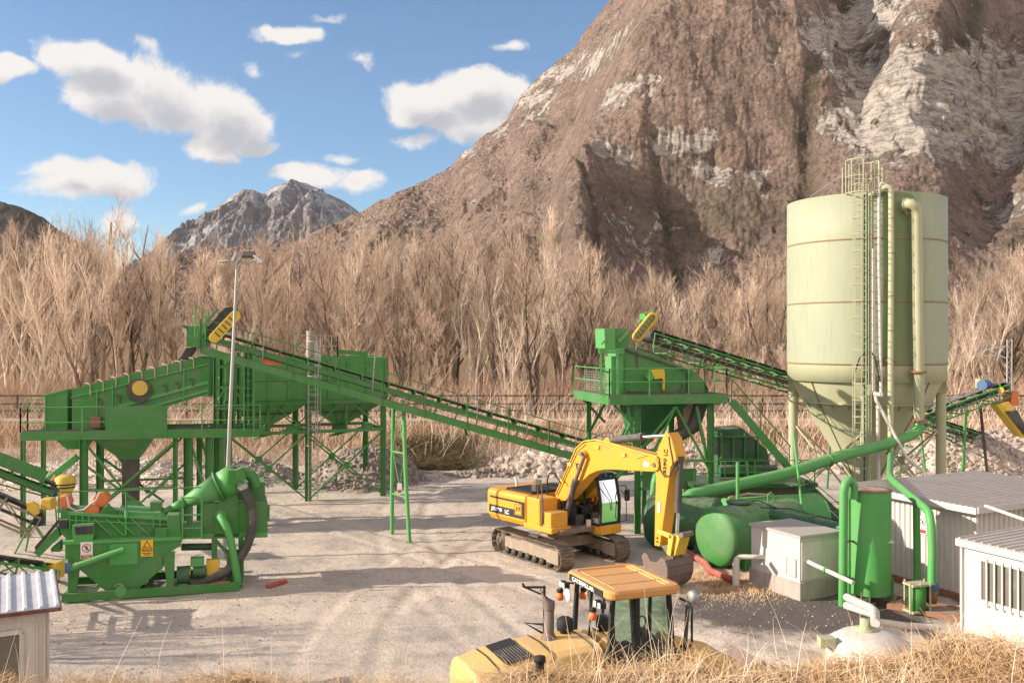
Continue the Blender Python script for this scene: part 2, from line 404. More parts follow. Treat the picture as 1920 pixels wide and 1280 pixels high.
# ---------------------------------------------------------------- ground: one sheet, with the yard, the rear railway bank and the near grassy bank
def bank_crest(X):
    "height of the near grass bank across the view"
    return 4.66 + .13*sstep(-1.5, 1.0, X) + .20*sstep(2.6, 4.8, X) + .06*np.sin(X*1.7) + .05*np.sin(X*4.1+1)
def ground_z(X, Y):
    X = np.asarray(X, float); Y = np.asarray(Y, float)
    z = .10*(fbm(X*.16+3, Y*.16, 4, 3)-.5) + .08*(fbm(X*.9, Y*.9, 4, 9)-.5)
    z = z*sstep(13, 17, Y)
    # tyre ruts sweeping across the yard
    for (a, bx, k) in ((.55, 4.0, .02), (-.35, -3.0, .03), (.95, 12., .015), (.1, -5.5, .05), (-.9, 1.5, .01), (1.6, 2.0, -.03)):
        s_ = X - (bx + a*(Y-30) + k*(Y-30)**2*.3)
        z = z - .03*np.exp(-(s_/.25)**2) - .045*np.exp(-((s_-2.1)/.25)**2) + .018*np.exp(-((s_-.42)/.15)**2) + .018*np.exp(-((s_-1.68)/.15)**2)
    rear = sstep(61.5, 66.5, Y + 1.5*(fbm(X*.1, Y*.1, 3, 31)-.5))*2.3
    near = bank_crest(X)*sstep(15.2, 9.6, Y) + .28*sstep(9.6, 5, Y) + 1.4*sstep(6, 0, Y)
    near = near + .25*(fbm(X*.8, Y*.8, 4, 55)-.5)*sstep(15, 11, Y)
    far = .02*np.maximum(Y-110, 0)
    return z + rear + near + far
def build_ground():
    xs = np.unique(np.concatenate([np.linspace(-420, -60, 40), np.linspace(-60, -24, 60), np.linspace(-24, 34, 420), np.linspace(34, 70, 60), np.linspace(70, 620, 50)]))
    ys = np.unique(np.concatenate([np.linspace(-40, 4, 20), np.linspace(4, 62, 460), np.linspace(62, 75, 50), np.linspace(75, 420, 60)]))
    X, Y = np.meshgrid(xs, ys); Z = ground_z(X, Y)
    m, n, l, b = new_mat('yard_gravel')
    v = coords(n, l, kind='Object'); geo = n.new('ShaderNodeNewGeometry'); sp = n.new('ShaderNodeSeparateXYZ'); l.new(geo.outputs['Position'], sp.inputs[0])
    c = mixc(n, l, ramp(n, l, nz(n, l, .25, 6, .6, v), .35, .65), (.64,.545,.455), (.53,.455,.385))
    c = mixc(n, l, mul(n, l, ramp(n, l, nz(n, l, .5, 10, .75, v), .47, .62), .75), c, (.40,.345,.30))
    # compacted paler tracks along curved lines
    vt = coords(n, l, (.10, .55, 1)); c = mixc(n, l, mul(n, l, ramp(n, l, nz(n, l, .9, 5, .6, vt, 1.2), .5, .64), .5), c, (.68,.55,.45))
    # grit
    vo = n.new('ShaderNodeTexVoronoi'); vo.inputs['Scale'].default_value = 16; l.new(v, vo.inputs['Vector'])
    c = mixc(n, l, mul(n, l, ramp(n, l, nz(n, l, 9, 9, .85, v), .5, .60), .5), c, (.27,.23,.20))
    c = mixc(n, l, mul(n, l, ramp(n, l, nz(n, l, 15, 6, .85, v), .56, .64), .5), c, (.80,.72,.63))
    # darker gravel patch at the right front (x>5, 20<y<31)
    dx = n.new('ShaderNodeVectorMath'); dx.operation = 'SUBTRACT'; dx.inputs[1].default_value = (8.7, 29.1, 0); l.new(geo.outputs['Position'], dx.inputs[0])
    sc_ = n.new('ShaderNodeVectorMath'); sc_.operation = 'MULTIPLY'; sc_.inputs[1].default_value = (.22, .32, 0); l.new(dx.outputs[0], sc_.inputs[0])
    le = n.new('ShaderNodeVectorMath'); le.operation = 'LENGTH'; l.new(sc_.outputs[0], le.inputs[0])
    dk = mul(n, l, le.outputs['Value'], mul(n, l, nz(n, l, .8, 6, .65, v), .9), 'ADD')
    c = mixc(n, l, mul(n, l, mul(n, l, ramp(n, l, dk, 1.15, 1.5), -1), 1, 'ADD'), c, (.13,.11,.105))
    # vegetation on banks
    at_ = n.new('ShaderNodeAttribute'); at_.attribute_name = 'veg'
    vg = mixc(n, l, ramp(n, l, nz(n, l, 1.3, 7, .7, v), .4, .62), (.16,.105,.06), (.34,.22,.115))
    vf = mul(n, l, at_.outputs['Fac'], mul(n, l, nz(n, l, 2.0, 6, .7, v), -.5, 'ADD'), 'ADD')
    c = mixc(n, l, ramp(n, l, vf, .4, .6), c, vg)
    l.new(c, b.inputs['Base Color']); b.inputs['Roughness'].default_value = .95; b.inputs['Specular IOR Level'].default_value = .2
    bb = n.new('ShaderNodeBump'); bb.inputs['Strength'].default_value = .9; bb.inputs['Distance'].default_value = .06
    h = mul(n, l, mul(n, l, nz(n, l, 14, 7, .75, v), .8), mul(n, l, nz(n, l, 2.2, 6, .65, v), 1.6), 'ADD'); l.new(h, bb.inputs['Height']); l.new(bb.outputs[0], b.inputs['Normal'])
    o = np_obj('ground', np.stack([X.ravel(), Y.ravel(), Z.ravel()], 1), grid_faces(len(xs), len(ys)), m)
    veg = sstep(14.8, 12.5, Y) + sstep(62.5, 65.5, Y) + .75*sstep(1.0, .2, np.hypot((X-7.2)/1.7, (Y-32.5)/2.2))
    a = o.data.attributes.new('veg', 'FLOAT', 'POINT'); a.data.foreach_set('value', np.clip(veg, 0, 1).ravel().astype(np.float32))
    tag(o, kind='structure'); return o
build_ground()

# ---------------------------------------------------------------- mountains
def rock_forest_mat(name, forest, forest2, rock, rockd, fs=1.0, snow=None):
    m, n, l, b = new_mat(name); v = coords(n, l)
    at_ = n.new('ShaderNodeAttribute'); at_.attribute_name = 'rock'
    at2 = n.new('ShaderNodeAttribute'); at2.attribute_name = 'tone'
    f = mixc(n, l, ramp(n, l, nz(n, l, .055*fs, 8, .65, v), .36, .64), forest, forest2)
    f = mixc(n, l, mul(n, l, ramp(n, l, nz(n, l, .22*fs, 8, .85, v), .47, .58), .8), f, tuple(c*.5 for c in forest))
    f = mixc(n, l, mul(n, l, ramp(n, l, nz(n, l, .31*fs, 8, .85, v), .54, .62), .5), f, tuple(c*1.35 for c in forest2))
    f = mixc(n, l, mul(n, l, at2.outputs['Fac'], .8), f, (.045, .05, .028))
    vr = coords(n, l, (1, 1, 3.2))
    r = mixc(n, l, ramp(n, l, nz(n, l, .13*fs, 10, .8, vr), .43, .56), rockd, rock)
    r = mixc(n, l, mul(n, l, ramp(n, l, nz(n, l, .5*fs, 5, .7, v), .56, .68), .7), r, tuple(c*.8 for c in forest))
    vst = coords(n, l, (1, 1, .45)); nm_ = mul(n, l, mul(n, l, nz(n, l, .05*fs, 12, .8, vst), -.5, 'ADD'), 4.6)
    fac = ramp(n, l, mul(n, l, mul(n, l, at_.outputs['Fac'], .80), nm_, 'ADD'), .50, .60)
    l.new(mixc(n, l, fac, f, r), b.inputs['Base Color']); b.inputs['Roughness'].default_value = .95; b.inputs['Specular IOR Level'].default_value = .1
    bb = n.new('ShaderNodeBump'); bb.inputs['Strength'].default_value = .9; bb.inputs['Distance'].default_value = 2.4/fs
    vo = n.new('ShaderNodeTexVoronoi'); vo.inputs['Scale'].default_value = .4*fs; l.new(v, vo.inputs['Vector'])
    hh = mixc(n, l, fac, mul(n, l, mul(n, l, vo.outputs['Distance'], -.85), nz(n, l, .38*fs, 7, .75, v), 'ADD'), mul(n, l, nz(n, l, .2*fs, 9, .8, vr), 1.4))
    l.new(hh, bb.inputs['Height']); l.new(bb.outputs[0], b.inputs['Normal'])
    return m
def interp(xs, pts):
    a = np.array(pts, float); return np.interp(xs, a[:,0], a[:,1])
def build_mountain():
    nx, ny = 1050, 560
    px = np.linspace(330, 2330, nx); t = np.linspace(0, 1.22, ny)
    PX, T = np.meshgrid(px, t)
    ridge = [(330,470),(470,462),(560,448),(640,418),(700,388),(760,356),(800,340),(850,310),(868,286),(900,262),(950,226),(975,178),(1000,152),(1040,118),(1075,88),(1100,52),(1150,-5),(1200,-80),(1300,-190),(1450,-300),(1600,-350),(1900,-420),(2330,-480)]
    V = (640-interp(PX, ridge))/FPX
    D0 = interp(PX, [(330,330),(700,290),(1200,235),(1600,215),(2330,200)])
    DR = interp(PX, [(330,700),(700,760),(1000,820),(1300,930),(1900,960),(2330,960)])
    D = D0+(DR-D0)*T
    tt = np.clip(T, 0, 1)
    g = .30*tt + .70*tt**1.55
    Z = V*DR*g*(1-.5*np.clip(T-1, 0, 1)*4)
    X = (PX-960)/FPX*D
    env = np.clip(tt*(1-tt)*4, 0, 1)**.7
    # spurs and gullies
    sx = X/150+.3*fbm(X/90, D/90, 3, 5)
    ga = fbm(sx, D/420+.12*sx, 4, 21, .55, True)-.6
    Z = Z + 48*ga*env
    def hump(cx, cy, rx, ry, rot=0):
        c, s_ = math.cos(rot), math.sin(rot); a = (PX-cx)*c+(T-cy)*1000*s_; bq = -(PX-cx)*s_+(T-cy)*1000*c
        return np.exp(-(a/rx)**2-(bq/ry)**2)
    # the big spur with the shaded hollow on its far side
    win = sstep(1010, 1230, PX + 60*(T-.3))*sstep(1640, 1500, PX)
    Z = Z + 62*win*sstep(.19, .34, T)*sstep(1.0, .42, T) + 46*hump(1060, .2, 120, 130, .1)
    Z = Z - 26*hump(1340, .14, 240, 110, .1) - 30*hump(1560, .50, 90, 260, -.3)
    Z = Z + 46*hump(1760, .42, 170, 200, 0) - 34*hump(1890, .34, 70, 200, -.25) - 26*hump(1420, .86, 60, 150, 0) - 30*hump(1015,.18,40,120,0)
    # cliff bands
    PY = 640-(Z-H)/D*FPX
    cl = fbm(PX/130, PY/60, 4, 77, .6)
    def blob(cx, cy, rx, ry, rot=0):
        c, s_ = math.cos(rot), math.sin(rot); a = (PX-cx)*c+(PY-cy)*s_; bq = -(PX-cx)*s_+(PY-cy)*c
        return np.clip(1-np.hypot(a/rx, bq/ry), 0, 1)
    rock = 0*PX
    for q in ((1820,200,330,150,.1,1.5),(1690,270,230,110,.1,1.3),(1600,60,150,60,-.4,1.1),(1560,150,60,90,.3,.6),(1000,200,60,90,.35,.72),(1040,155,90,40,-.6,.7),(1130,130,110,28,-.75,.68),(1170,205,70,34,-.6,.75),(875,295,34,26,0,.9),(940,255,60,34,-.6,.5),
              (1290,300,150,34,.05,.95),(1330,345,70,36,0,.9),(1130,310,34,34,0,.9),(1170,320,34,40,0,.8),(1420,370,40,50,0,.6),(1690,20,100,50,0,.6),(1880,430,120,50,.3,.55),(1340,520,80,50,-.5,.5),(1880,300,120,80,.2,.9),(1460,130,40,70,.4,.35)):
        rock = np.maximum(rock, blob(*q[:5])*q[5]*1.6)
    rock = np.clip(rock + .42*sstep(.60, .74, fbm(X/55, Z/38, 5, 93, .65)), 0, 1.15)
    step = np.sin((Z*.16 + 3*cl + X*.015)*2.2)
    D2 = D + rock*(1.6*step) + (11*(fbm(X/34, Z/60, 6, 88, .68, True)-.5) + 5*(fbm(X/9, Z/7, 3, 89, .6, True)-.5))*np.clip(rock*1.3, .2, 1)
    gul = sum(a*np.exp(-((PX-c-s*(T-.3)*1000+12*np.sin(T*30))/w)**2)*sstep(t0, t0+.06, T)*sstep(t1, t1-.1, T) for a, c, s, w, t0, t1 in ((10,1018,-.12,9,.02,.34),(7,1075,-.2,7,.05,.3),(9,1440,.2,14,.3,.8),(12,1545,.35,20,.12,.6),(9,930,-.3,8,.1,.45),(8,1225,-.25,9,.05,.3),(12,1640,.25,16,.2,.55),(14,1790,.3,22,.2,.5),(8,1150,-.3,10,.5,.9)))
    gul = gul*.5
    Z2 = Z + ((1.2+3.6*fbm(X/60, D/60, 2, 66))*fbm(X/5.5, D/5.5, 4, 61, .75) + 8*(fbm(X/24, D/24, 6, 62, .66, True)-.5) - gul)*(1-.55*np.clip(rock, 0, 1))*sstep(0, .05, T)
    Z2 = Z2 - 26*(1-sstep(0, .10, T)) + 6
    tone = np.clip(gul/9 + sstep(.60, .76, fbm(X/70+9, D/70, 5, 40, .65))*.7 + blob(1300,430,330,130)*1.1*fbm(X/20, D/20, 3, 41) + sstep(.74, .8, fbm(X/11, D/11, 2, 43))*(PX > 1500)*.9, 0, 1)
    V_ = np.stack([X.ravel(), D2.ravel(), Z2.ravel()], 1)
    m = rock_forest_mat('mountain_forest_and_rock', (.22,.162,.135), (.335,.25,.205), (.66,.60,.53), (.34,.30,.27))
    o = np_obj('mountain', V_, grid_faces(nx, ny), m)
    for nm, ar in (('rock', rock), ('tone', tone)):
        a = o.data.attributes.new(nm, 'FLOAT', 'POINT'); a.data.foreach_set('value', ar.ravel().astype(np.float32))
    tag(o, 'steep brown wooded mountainside with pale rock cliffs', None, None, 'structure')
build_mountain()
def build_peak():
    nx, ny = 420, 240
    px = np.linspace(120, 900, nx); t = np.linspace(0, 1.3, ny); PX, T = np.meshgrid(px, t)
    ridge = [(120,560),(240,500),(310,442),(360,415),(400,388),(430,368),(455,352),(475,353),(492,362),(515,346),(548,335),(575,341),(610,358),(645,374),(668,390),(720,440),(800,500),(900,560)]
    V = (640-interp(PX, ridge))/FPX
    D = 2600+(4200-2600)*T; tt = np.clip(T, 0, 1); g = tt**.85
    Z = (V*4200)*g*(1-1.5*np.clip(T-1, 0, 1)); X = (PX-960)/FPX*D
    env = np.clip((1-tt)*4, 0.04, 1)*np.clip(tt*4, 0, 1)
    Z = Z + env*(210*(fbm(X/260+T*1.0, D/2400, 4, 5, .55, True)-.6) + 90*(fbm(X/70, D/300, 5, 6, .62, True)-.5))
    D2 = D + 90*(fbm(X/90, Z/70, 5, 7, .6, True)-.5)*np.clip((1-tt)*5, .15, 1)
    rock = np.clip(.35+1.3*(fbm(X/160, Z/90, 4, 12)-.25)*sstep(.25, .7, tt), 0, 1)
    m = rock_forest_mat('peak_rock', (.23,.205,.21), (.30,.275,.27), (.62,.60,.59), (.40,.39,.40), .14)
    o = np_obj('distant_peak', np.stack([X.ravel(), D2.ravel(), Z.ravel()], 1), grid_faces(nx, ny), m)
    for nm, ar in (('rock', rock), ('tone', rock*0)):
        a = o.data.attributes.new(nm, 'FLOAT', 'POINT'); a.data.foreach_set('value', ar.ravel().astype(np.float32))
    tag(o, 'distant grey rocky peak beyond the woods', None, None, 'structure')
    # dark hill on the left and low wooded hills in front of the peak
    for (nm, ridge, Da, Db, sd, p0, p1, dark, lab) in (
        ('hill', [(-260,330),(-100,362),(0,368),(40,378),(85,402),(115,425),(170,455),(230,500),(300,560)], 1200, 1700, 50, -260, 300, .9, 'dark wooded hill rising above the trees'),
        ('wooded_hill', [(60,520),(150,500),(300,485),(380,470),(480,458),(560,452),(640,440),(720,430),(800,430)], 700, 1000, 70, 60, 800, .1, 'low brown wooded hill below the peak')):
        nx, ny = 260, 90; px = np.linspace(p0, p1, nx); t = np.linspace(0, 1.3, ny); PX, T = np.meshgrid(px, t)
        V = (640-interp(PX, ridge))/FPX; D = Da+(Db-Da)*T; tt = np.clip(T, 0, 1)
        Z = V*Db*tt*(1-1.2*np.clip(T-1, 0, 1)); X = (PX-960)/FPX*D
        Z = Z + np.clip((1-tt)*3, .08, 1)*np.clip(tt*4, 0, 1)*(34*(fbm(X/90, D/200, 5, sd, .6, True)-.5)) + 5*(fbm(X/9, D/9, 3, sd+3)-.5)
        rock = np.clip(1.6*(fbm(X/60, Z/40, 4, sd+9)-.42), 0, .6)
        m = rock_forest_mat(nm+'_cover', (.17,.11,.09), (.25,.17,.13), (.4,.36,.33), (.28,.25,.23), .5)
        o = np_obj(nm, np.stack([X.ravel(), D.ravel(), Z.ravel()], 1), grid_faces(nx, ny), m)
        for a_, ar in (('rock', rock), ('tone', rock*0+dark)):
            a = o.data.attributes.new(a_, 'FLOAT', 'POINT'); a.data.foreach_set('value', ar.ravel().astype(np.float32))
        tag(o, lab, None, None, 'structure')
build_peak()

# ---------------------------------------------------------------- strands (grass blades, twigs) as thin prisms, vectorised
def strands(P, n_seg, r0, name, mat, parent=None, taper=.25):
    "P: (N, n_seg+1, 3) polylines -> 3-sided tapered tubes"
    N = P.shape[0]; k = P.shape[1]
    T = np.gradient(P, axis=1); T /= np.linalg.norm(T, axis=2, keepdims=True)+1e-9
    ref = np.tile(np.array([.31, .95, .05]), (N, 1))[:, None, :]
    U = np.cross(T, ref); U /= np.linalg.norm(U, axis=2, keepdims=True)+1e-9; Wv = np.cross(T, U)
    r = (np.asarray(r0).reshape(-1, 1)*np.linspace(1, taper, k)[None, :])[:, :, None]
    rings = [P + r*(U*math.cos(a)+Wv*math.sin(a)) for a in (0, 2.094, 4.189)]
    V = np.stack(rings, 2).reshape(-1, 3)
    base = (np.arange(N)*k*3)[:, None, None] + (np.arange(k-1)*3)[None, :, None]
    F = []
    for a in range(3):
        b_ = (a+1) % 3; F.append(np.stack([base+a, base+b_, base+b_+3, base+a+3], -1))
    F = np.concatenate(F, 2).reshape(-1, 4)
    return V, F
def twig_mat(name, c1, c2, scale=.6, sub=0):
    m, n, l, b = new_mat(name)
    v = coords(n, l); oi = n.new('ShaderNodeObjectInfo')
    c = mixc(n, l, ramp(n, l, nz(n, l, scale, 4, .6, v), .38, .62), c1, c2)
    hs = n.new('ShaderNodeHueSaturation'); l.new(c, hs.inputs['Color'])
    mr = n.new('ShaderNodeMapRange'); mr.inputs['To Min'].default_value = .65; mr.inputs['To Max'].default_value = 1.3; l.new(oi.outputs['Random'], mr.inputs['Value'])
    l.new(mr.outputs[0], hs.inputs['Value']); l.new(hs.outputs[0], b.inputs['Base Color']); b.inputs['Roughness'].default_value = .9; b.inputs['Specular IOR Level'].default_value = .15
    return m
M['bark'] = twig_mat('bark', (.32,.24,.17), (.46,.35,.26))
M['bark_dk'] = twig_mat('dark_bark', (.13,.095,.07), (.21,.16,.12))
M['twig'] = twig_mat('twigs', (.56,.42,.32), (.70,.54,.42))
M['twig2'] = twig_mat('twigs_pale', (.72,.58,.46), (.82,.69,.56))
M['twigdk'] = twig_mat('twigs_dark', (.36,.26,.20), (.50,.38,.29))
M['brush'] = twig_mat('undergrowth_twigs', (.36,.23,.16), (.54,.39,.28), .3)
M['ivy'] = twig_mat('ivy', (.07,.06,.03), (.13,.10,.055), 2)
M['straw'] = twig_mat('dry_grass', (.56,.37,.20), (.72,.53,.34), 1.2)
M['straw2'] = twig_mat('dry_grass_pale', (.70,.50,.30), (.86,.70,.50), 1.2)

def tree_variant(seed, kind):
    "returns (trunk V,F), (crown V,F), ivy or None; height ~1 unit = metre"
    rs = np.random.RandomState(seed)
    Ht = {'poplar': 17, 'pale': 12.5, 'broad': 15}[kind]*rs.uniform(.92, 1.08)
    trunk = MB(); segs = []; start = []
    def limb(p, d, L, r, depth, curl):
        n = 6; pts = [p.copy()]; q = p.copy(); dd = d.copy()
        for i in range(n):
            dd = dd + np.array([rs.normal(0, .11), rs.normal(0, .11), curl]); dd /= np.linalg.norm(dd)
            q = q + dd*L/n; pts.append(q.copy())
        trunk.tube([Vector(x) for x in pts], [r*(1-.8*i/n) for i in range(n+1)], 5 if r > .06 else 4, caps=False)
        return pts, dd
    nst = {'poplar': 1, 'pale': 4, 'broad': 2}[kind]
    tips = []
    for s_ in range(nst):
        an = rs.uniform(0, 6.28); sp = {'poplar': .03, 'pale': .2, 'broad': .13}[kind]
        d0 = np.array([math.cos(an)*sp, math.sin(an)*sp, 1.0]); d0 /= np.linalg.norm(d0)
        pts, _ = limb(np.array([rs.normal(0, .12), rs.normal(0, .12), -.3]), d0, Ht, ({'poplar': .2, 'broad': .26, 'pale': .1}[kind])*rs.uniform(.8, 1.15), 0, .02)
        nb = {'poplar': 22, 'pale': 10, 'broad': 17}[kind]
        for k in range(nb):
            f = rs.uniform(.2 if kind != 'pale' else .12, .97); i = int(f*6); fr = f*6-i
            p = np.array(pts[i])*(1-fr)+np.array(pts[min(i+1, 6)])*fr
            a2 = rs.uniform(0, 6.28); out = {'poplar': .30, 'pale': .36, 'broad': .52}[kind]
            d = np.array([math.cos(a2)*out, math.sin(a2)*out, rs.uniform(.6, 1.0)]); d /= np.linalg.norm(d)
            L = (Ht*(.34-.24*f)+1.0)*rs.uniform(.7, 1.25)*(1.15 if kind == 'broad' else 1)
            lp, dd = limb(p, d, L, (.10 if kind == 'broad' else .07)*(1.15-f*.75), 1, .07)
            tips.append((lp, L))
        tips.append((pts[3:], Ht*.4))
    # twigs: rising from every limb
    tw = []
    for lp, L in tips:
        lp = np.array(lp); m = len(lp)
        for k in range(int(3+L*2.0)):
            f = rs.uniform(.1, 1)*(m-1); i = min(int(f), m-2); fr = f-i
            p = lp[i]*(1-fr)+lp[i+1]*fr; ax = lp[i+1]-lp[i]; ax /= np.linalg.norm(ax)
            d = ax*.8 + rs.normal(0, .42, 3) + np.array([0, 0, .4]); d /= np.linalg.norm(d)
            l1 = rs.uniform(.6, 1.7)*(1.0 if kind != 'pale' else .9); side = rs.normal(0, .12, 3)
            q = np.stack([p, p+d*l1*.5+side*.3*l1, p+d*l1+np.array([0, 0, .15*l1])+side*l1]); tw.append(q)
            for j in range(3):
                f2 = rs.uniform(.2, .9); p2 = p+(q[2]-p)*f2; d2 = d+rs.normal(0, .5, 3)+np.array([0, 0, .2]); d2 /= np.linalg.norm(d2); l2 = l1*rs.uniform(.35, .7)
                tw.append(np.stack([p2, p2+d2*l2*.5, p2+d2*l2+np.array([0, 0, .06])]))
    P = np.array(tw); r0 = np.where(np.arange(len(P)) % 4 == 0, .015, .0095)*rs.uniform(.8, 1.25, len(P))
    Vc, Fc = strands(P, 2, r0, '', None, taper=.35)
    return trunk, (Vc, Fc), Ht
def mk_tree(seed, kind, bark, twig, lab):
    tr, (V, F), Ht = tree_variant(seed, kind)
    root = empty('bare_tree', (0, 0, 0), lab, 'tree', 'bare trees of the wood behind the yard')
    tr.build('trunk', bark, root); np_obj('crown', V, F, twig, False, root); ORIG['crown'] = Vector((0,0,0))
    for c in root.children: ORIG[c.name] = Vector((0, 0, 0))
    return root
protos = [mk_tree(11, 'poplar', M['bark'], M['twig'], 't'), mk_tree(12, 'poplar', M['bark'], M['twig2'], 't'), mk_tree(13, 'broad', M['bark_dk'], M['twigdk'], 't'),
          mk_tree(14, 'pale', M['twig2'], M['twig2'], 't'), mk_tree(15, 'broad', M['bark'], M['twig'], 't'), mk_tree(16, 'poplar', M['bark_dk'], M['twig'], 't')]
TL = ['slender tan poplar with bare upswept twigs in the wood', 'slender pale straw coloured bare poplar in the wood', 'spreading dark brown bare tree with forked stems in the wood',
      'whitish many stemmed bare sapling clump at the edge of the wood', 'spreading tan bare tree with forked stems in the wood', 'tall bare poplar with dark trunk and tan twigs in the wood']
used_p = set(); tr_rs = np.random.RandomState(5)
def place_tree(k, X, Y, z, s, rot, sz=None):
    if k in used_p: o = copy_tree(protos[k])
    else: o = protos[k]; used_p.add(k)
    o.location = (X, Y, z); o.rotation_euler = (0, 0, rot); o.scale = (s, s, sz or s); o['label'] = TL[k]; o['group'] = TL[k].split(' in the wood')[0].split(' at the edge')[0]+' trees'
    return o
# tree top line of the photograph (px, py)
top = [(-60,430),(0,432),(70,400),(130,415),(200,390),(260,410),(330,440),(420,450),(520,445),(600,440),(660,432),(760,440),(830,430),(960,418),(1040,425),(1100,455),(1150,500),(1230,520),(1320,520),(1390,495),(1460,490),(1560,500),(1700,510),(1800,480),(1880,492),(1990,470)]
cnt = 0
place_tree(2, -21.5, 23.8, -.2, .5, 1.0, .42)['label'] = 'dark bare tree beyond the left edge, its shadow falling by the small cabin'
place_tree(4, -20.5, 26.0, -.2, .5, 2.0, .38)['label'] = 'smaller bare tree left of the yard behind the small cabin'
for (Y0, n_, jit, hs) in ((74, 22, 1.2, .82), (79, 32, 2, .97), (86, 38, 3, 1.0), (95, 42, 4, 1.0), (108, 44, 6, 1.02)):
    for i in range(n_):
        px = -60+2060*(i+tr_rs.uniform(.05, .95))/n_; Y = Y0+tr_rs.uniform(-jit, jit); X = (px-960)/FPX*Y
        ty = float(interp(px, top)); gz = float(ground_z(X, Y)); want = (H+(640-ty)/FPX*Y-gz)*hs*tr_rs.uniform(.84, 1.05)
        k = int(tr_rs.choice([0, 1, 2, 3, 4, 5], p=[.22, .2, .13, .12, .15, .18]))
        if Y0 >= 95: k = int(tr_rs.choice([2, 4, 5, 0], p=[.4, .3, .15, .15]))
        if Y0 == 74: k = int(tr_rs.choice([3, 2, 4, 0, 5], p=[.45, .15, .1, .15, .15])); want *= tr_rs.uniform(.55, 1.0)
        hn = {0: 17, 1: 17, 5: 17, 3: 12.5, 2: 15, 4: 15}[k]+1.2
        s = want/hn; place_tree(k, X, Y, gz-.2, max(s, .45)*tr_rs.uniform(.9, 1.1), tr_rs.uniform(0, 6.28), s); cnt += 1

def brush(name, n, fx, fy, hmin, hmax, r, mat, lab, seed, lean=.35, zoff=0, segs=3, curl=.2):
    rs = np.random.RandomState(seed); X = fx(rs, n); Y = fy(rs, n, X); Z = ground_z(X, Y)+zoff
    h = rs.uniform(hmin, hmax, n)*(.6+.8*fbm(X*.5, Y*.5, 3, seed)); P0 = np.stack([X, Y, Z-.03], 1)
    d = np.stack([rs.normal(0, lean, n), rs.normal(0, lean, n), np.ones(n)], 1); d /= np.linalg.norm(d, axis=1, keepdims=True)
    b = rs.normal(0, curl, (n, 3)); b[:, 2] = -abs(b[:, 2])
    P = np.stack([P0 + d*h[:, None]*t + b*h[:, None]*t*t for t in np.linspace(0, 1, segs+1)], 1)
    V, F = strands(P, segs, r*rs.uniform(.7, 1.3, n), name, mat)
    o = np_obj(name, V, F, mat, False); tag(o, lab, 'undergrowth' if 'grass' not in name else 'grass', None, 'stuff'); return o
brush('undergrowth', 26000, lambda rs, n: rs.uniform(-48, 50, n), lambda rs, n, X: rs.uniform(71, 84, n), 1.0, 4.2, .018, M['brush'], 'reddish brown bare undergrowth below the trees', 3)
brush('undergrowth', 24000, lambda rs, n: rs.uniform(-42, 40, n), lambda rs, n, X: rs.uniform(62.2, 67.5, n), .3, 1.0, .012, M['brush'], 'dry brown scrub on the bank in front of the wall', 4)
brush('undergrowth', 2400, lambda rs, n: rs.uniform(-42, 40, n), lambda rs, n, X: rs.uniform(62, 69, n), 1.2, 3.6, .014, M['twig2'], 'pale bare saplings and stems on the rear bank', 6)
brush('undergrowth', 5200, lambda rs, n: rs.normal(-5.2, 1.5, n), lambda rs, n, X: rs.uniform(60.6, 64.6, n), .5, 1.6, .014, M['ivy'], 'dark green bramble thicket at the foot of the bank', 8, .8, 0, 3, .5)
# straw grass of the near bank
def nb_x(rs, n): return rs.uniform(-5.6, 8.2, n)
def nb_y(rs, n, X): return rs.uniform(5.6, 12.2, n)
brush('dry_grass', 60000, nb_x, nb_y, .10, .33, .0042, M['straw'], 'golden dry grass covering the near bank', 21, .5, 0, 4, .5)
brush('dry_grass', 800, lambda rs, n: np.concatenate([rs.normal(1.5, .5, n//2), rs.uniform(.6, 7.5, n-n//2)]), nb_y, .3, .62, .0038, M['straw2'], 'long pale dry grass blades on the right of the bank', 22, .35, 0, 5, .45)
brush('dry_grass', 150, lambda rs, n: rs.uniform(-5, 8, n), nb_y, .5, 1.05, .0036, M['twig2'], 'tall thin weed stalks standing on the near bank', 23, .2, 0, 4, .1)
brush('dry_grass', 7000, lambda rs, n: rs.normal(7.2, 1.0, n), lambda rs, n, X: rs.normal(32.4, 1.1, n), .05, .2, .006, M['straw'], 'dry grass patch in front of the green tanks', 24, .5)
brush('dry_grass', 5200, lambda rs, n: rs.normal(6.6, 1.0, n), lambda rs, n, X: rs.uniform(7.6, 10, n), .12, .42, .006, M['brush'], 'tangled reddish bramble at the right of the bank', 25, .7, 0, 4, .5)
# ---------------------------------------------------------------- shared builders
def vplane(o, yaw, off=0):
    "points seen at a pixel on the vertical plane through o with heading yaw, moved off metres away"
    nx_, ny_ = -math.sin(yaw), math.cos(yaw); c = nx_*(o[0]+nx_*off)+ny_*(o[1]+ny_*off)
    return lambda px, py: at(px, py, c/(nx_*(px-960)/FPX+ny_))
def lerp(a, b, t): return Vector(a)+(Vector(b)-Vector(a))*t
def rail(mb, pts, h=1.05, r=.022, rows=(1, .5), step=1.5):
    "handrail along a polyline of floor points"
    for a, b in zip(pts[:-1], pts[1:]):
        a, b = Vector(a), Vector(b); n = max(1, round((b-a).length/step))
        for k in range(n+1):
            p = lerp(a, b, k/n); mb.beam(p, p+Vector((0, 0, h)), .045, .045, (0, 1, 0))
        for f in rows: mb.tube([a+Vector((0, 0, h*f)), b+Vector((0, 0, h*f))], r, 6)
    return mb
